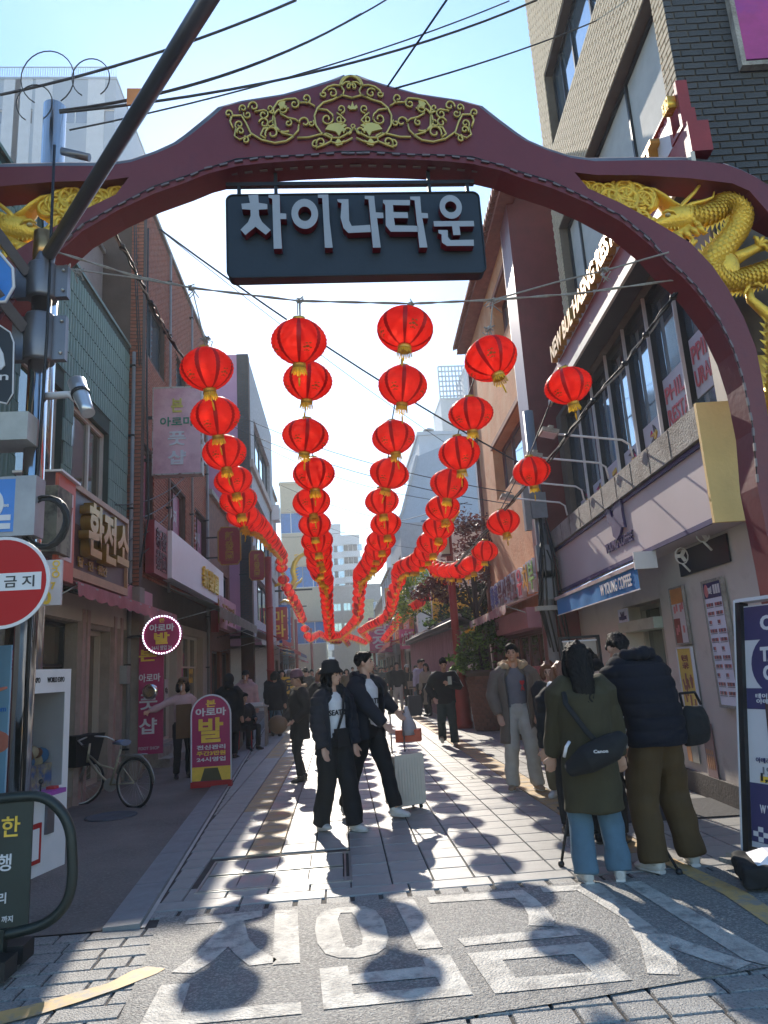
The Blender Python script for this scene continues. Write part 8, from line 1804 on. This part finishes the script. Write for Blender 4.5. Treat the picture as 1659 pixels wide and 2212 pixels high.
if HZ:
    hz_ = MB().box(-60, 60, -12, 200, -1, 72).build('haze', bpy.data.materials.new('haze_air'), kind='stuff'); m = hz_.data.materials[0]; m.use_nodes = True; n = m.node_tree.nodes; n.remove(n['Principled BSDF']); pv = n.new('ShaderNodeVolumePrincipled')
    pv.inputs['Color'].default_value = (.85, .92, 1, 1); pv.inputs['Density'].default_value = HZ; pv.inputs['Anisotropy'].default_value = .35; m.node_tree.links.new(pv.outputs[0], n['Material Output'].inputs['Volume'])
    sc.cycles.volume_bounces = 0
# ================================================================ fittings and notices on the shop fronts
def wallbox(fac, name, label, cat, s, z, w, h, dp, mat, n0=.06):
    t = fac.thing(name, label, cat); MB().box(s - w / 2, s + w / 2, n0, n0 + dp, z - h / 2, z + h / 2).build('casing', mat, t); return t
for i, (s_, z_, w_, h_, mt_, tx) in enumerate(((-9.0, 1.9, .5, .35, m_ps, '환전'), (-9.5, 1.2, .34, .5, m_ys, '24시'), (-8.7, 1.25, .3, .42, m_cw, '안내'), (-11.3, 1.7, .32, .46, m_rs, '영업중'), (-15.2, 1.9, .4, .3, m_ys, '만두'), (-16.1, 1.85, .4, .3, m_rs, '짜장면'), (-16.7, 1.4, .34, .5, m_cw, '메뉴'), (-18.2, 1.6, .4, .6, m_ps, '마사지'), (-19.4, 1.7, .5, .36, m_ys, '탕수육'))):
    t = FL.thing('window_notice', '%s paper notice %s' % (('magenta', 'yellow', 'small white', 'red', 'yellow', 'red', 'tall white', 'pink', 'wide yellow')[i], ('upper in the dark shop window behind the claw machine', 'lower in the dark shop window behind the claw machine', 'beside the yellow notice behind the claw machine', 'on the door behind the bicycle', 'first in the window above the stone steps', 'second in the window above the stone steps', 'at the end of the window above the stone steps', 'in the window beyond the steps', 'high in the farthest window under the grey awning')[i]), 'notice')
    MB().box(s_ - w_ / 2, s_ + w_ / 2, -.165, -.16, z_ - h_ / 2, z_ + h_ / 2).build('sheet', mt_, t); text(tx, t, s_, z_, -.159, w_ * .75, None, m_frame if mt_ in (m_cw, m_ys) else m_cw, .02, .002)
m_mtr = M('meter_grey', (.30, .30, .29), .6)
wallbox(FL, 'electric_meter', 'grey electric meter box on the pink stone pilaster behind the bicycle', 'meter', -12.55, 1.75, .2, .3, .12, m_mtr)
wallbox(FL, 'junction_box', 'small grey junction box under the pink awning end', 'box', -13.2, 2.3, .16, .22, .1, m_mtr)
for i, (s_, z_) in enumerate(((-18.6, 7.6),), 1):
    t = FL.thing('air_conditioner', ('white air conditioner unit above the dark red openwork panel', 'white air conditioner unit high on the brick wall past the pink box sign')[i], 'appliance'); MB().box(s_ - .38, s_ + .38, .05, .35, z_ - .28, z_ + .28).build('casing', M('aged_white_metal', (.5, .48, .44), .6, col2=(.3, .2, .12), c2s=6, c2t=(.6, .7)), t)
    MB().lathe([(.22, .35), (.22, .36), (.19, .365)], 20, (s_ - .08, 0, z_), M4=Matrix.Rotation(-math.pi / 2, 4, 'X')).build('fan_grille', m_gun, t); MB().box(s_ - .3, s_ + .3, .0, .36, z_ - .33, z_ - .29).build('bracket', m_blk, t)
for i, (s_, z0_, z1_, r_) in enumerate(((-12.9, 0, 7.8, .035), (-15.85, 3.5, 11.8, .03), (-18.4, 3.9, 11.8, .03), (-20.6, 0, 11.8, .045))):
    t = FL.thing('drain_pipe', ('slim drain pipe between the green cladding and the brick pier', 'pale pipe running up the brick wall right of the first window', 'pipe running up the brick wall past the second window', 'thick pipe at the far end of the brick wall')[i], 'pipe')
    MB().tube([(s_, .08, z0_), (s_, .08, z1_)], r_, 8).build('pipe', M('pipe_grey', (.26, .25, .25), .5), t)
    for z in np.arange(z0_ + .5, z1_, 1.4): MB().box(s_ - .05, s_ + .05, .01, .12, z, z + .03).build('clip', m_blk, t)
for i in range(5):
    a_ = FL.w(-9.5 - i * .6, 2.95 + .8 * i * .5); b_ = FL.w(-13 - i * 1.3, 3.4 + i * .9)
    t = thing('facade_cable', '%s black cable sagging along the left shop fronts' % ORD[i], 'cable'); MB().tube(arc(a_ + Vector((.1, 0, 0)), b_ + Vector((.12, 0, 0)), .25), .01, 5).build('line', m_blk, t)
sc_w = MB().tube([FL.w(-12.7, 3.6) + Vector((.3, 0, 0)), FL.w(-13.1, 4.6) + Vector((.34, 0, 0)), FL.w(-13.0, 7) + Vector((.3, 0, 0)), FL.w(-12.95, 10.5) + Vector((.3, 0, 0))], .018, 6); sc_t = thing('facade_cable', 'thick cable dropping down the brick corner pier', 'cable'); sc_w.build('line', m_blk, sc_t)
wallbox(FA, 'wall_switch', 'small dark entry panel left of the coffee shop door', 'panel', 10.6, 1.4, .12, .2, .03, m_gun, .005)
rp_ = thing('cable_tie_box', 'loose coil of wire hung on the maroon pier above the waiting people', 'cable', FA.w(13.1, 2.15, .52))
for k in range(5): MB().tube([(.0 + .02 * math.sin(w * 2 + k), (.09 + .008 * k) * math.cos(w), (.09 + .01 * k) * math.sin(w)) for w in [i * .5 for i in range(12)]], .006, 5, closed=True).build('loop', m_rope, rp_)
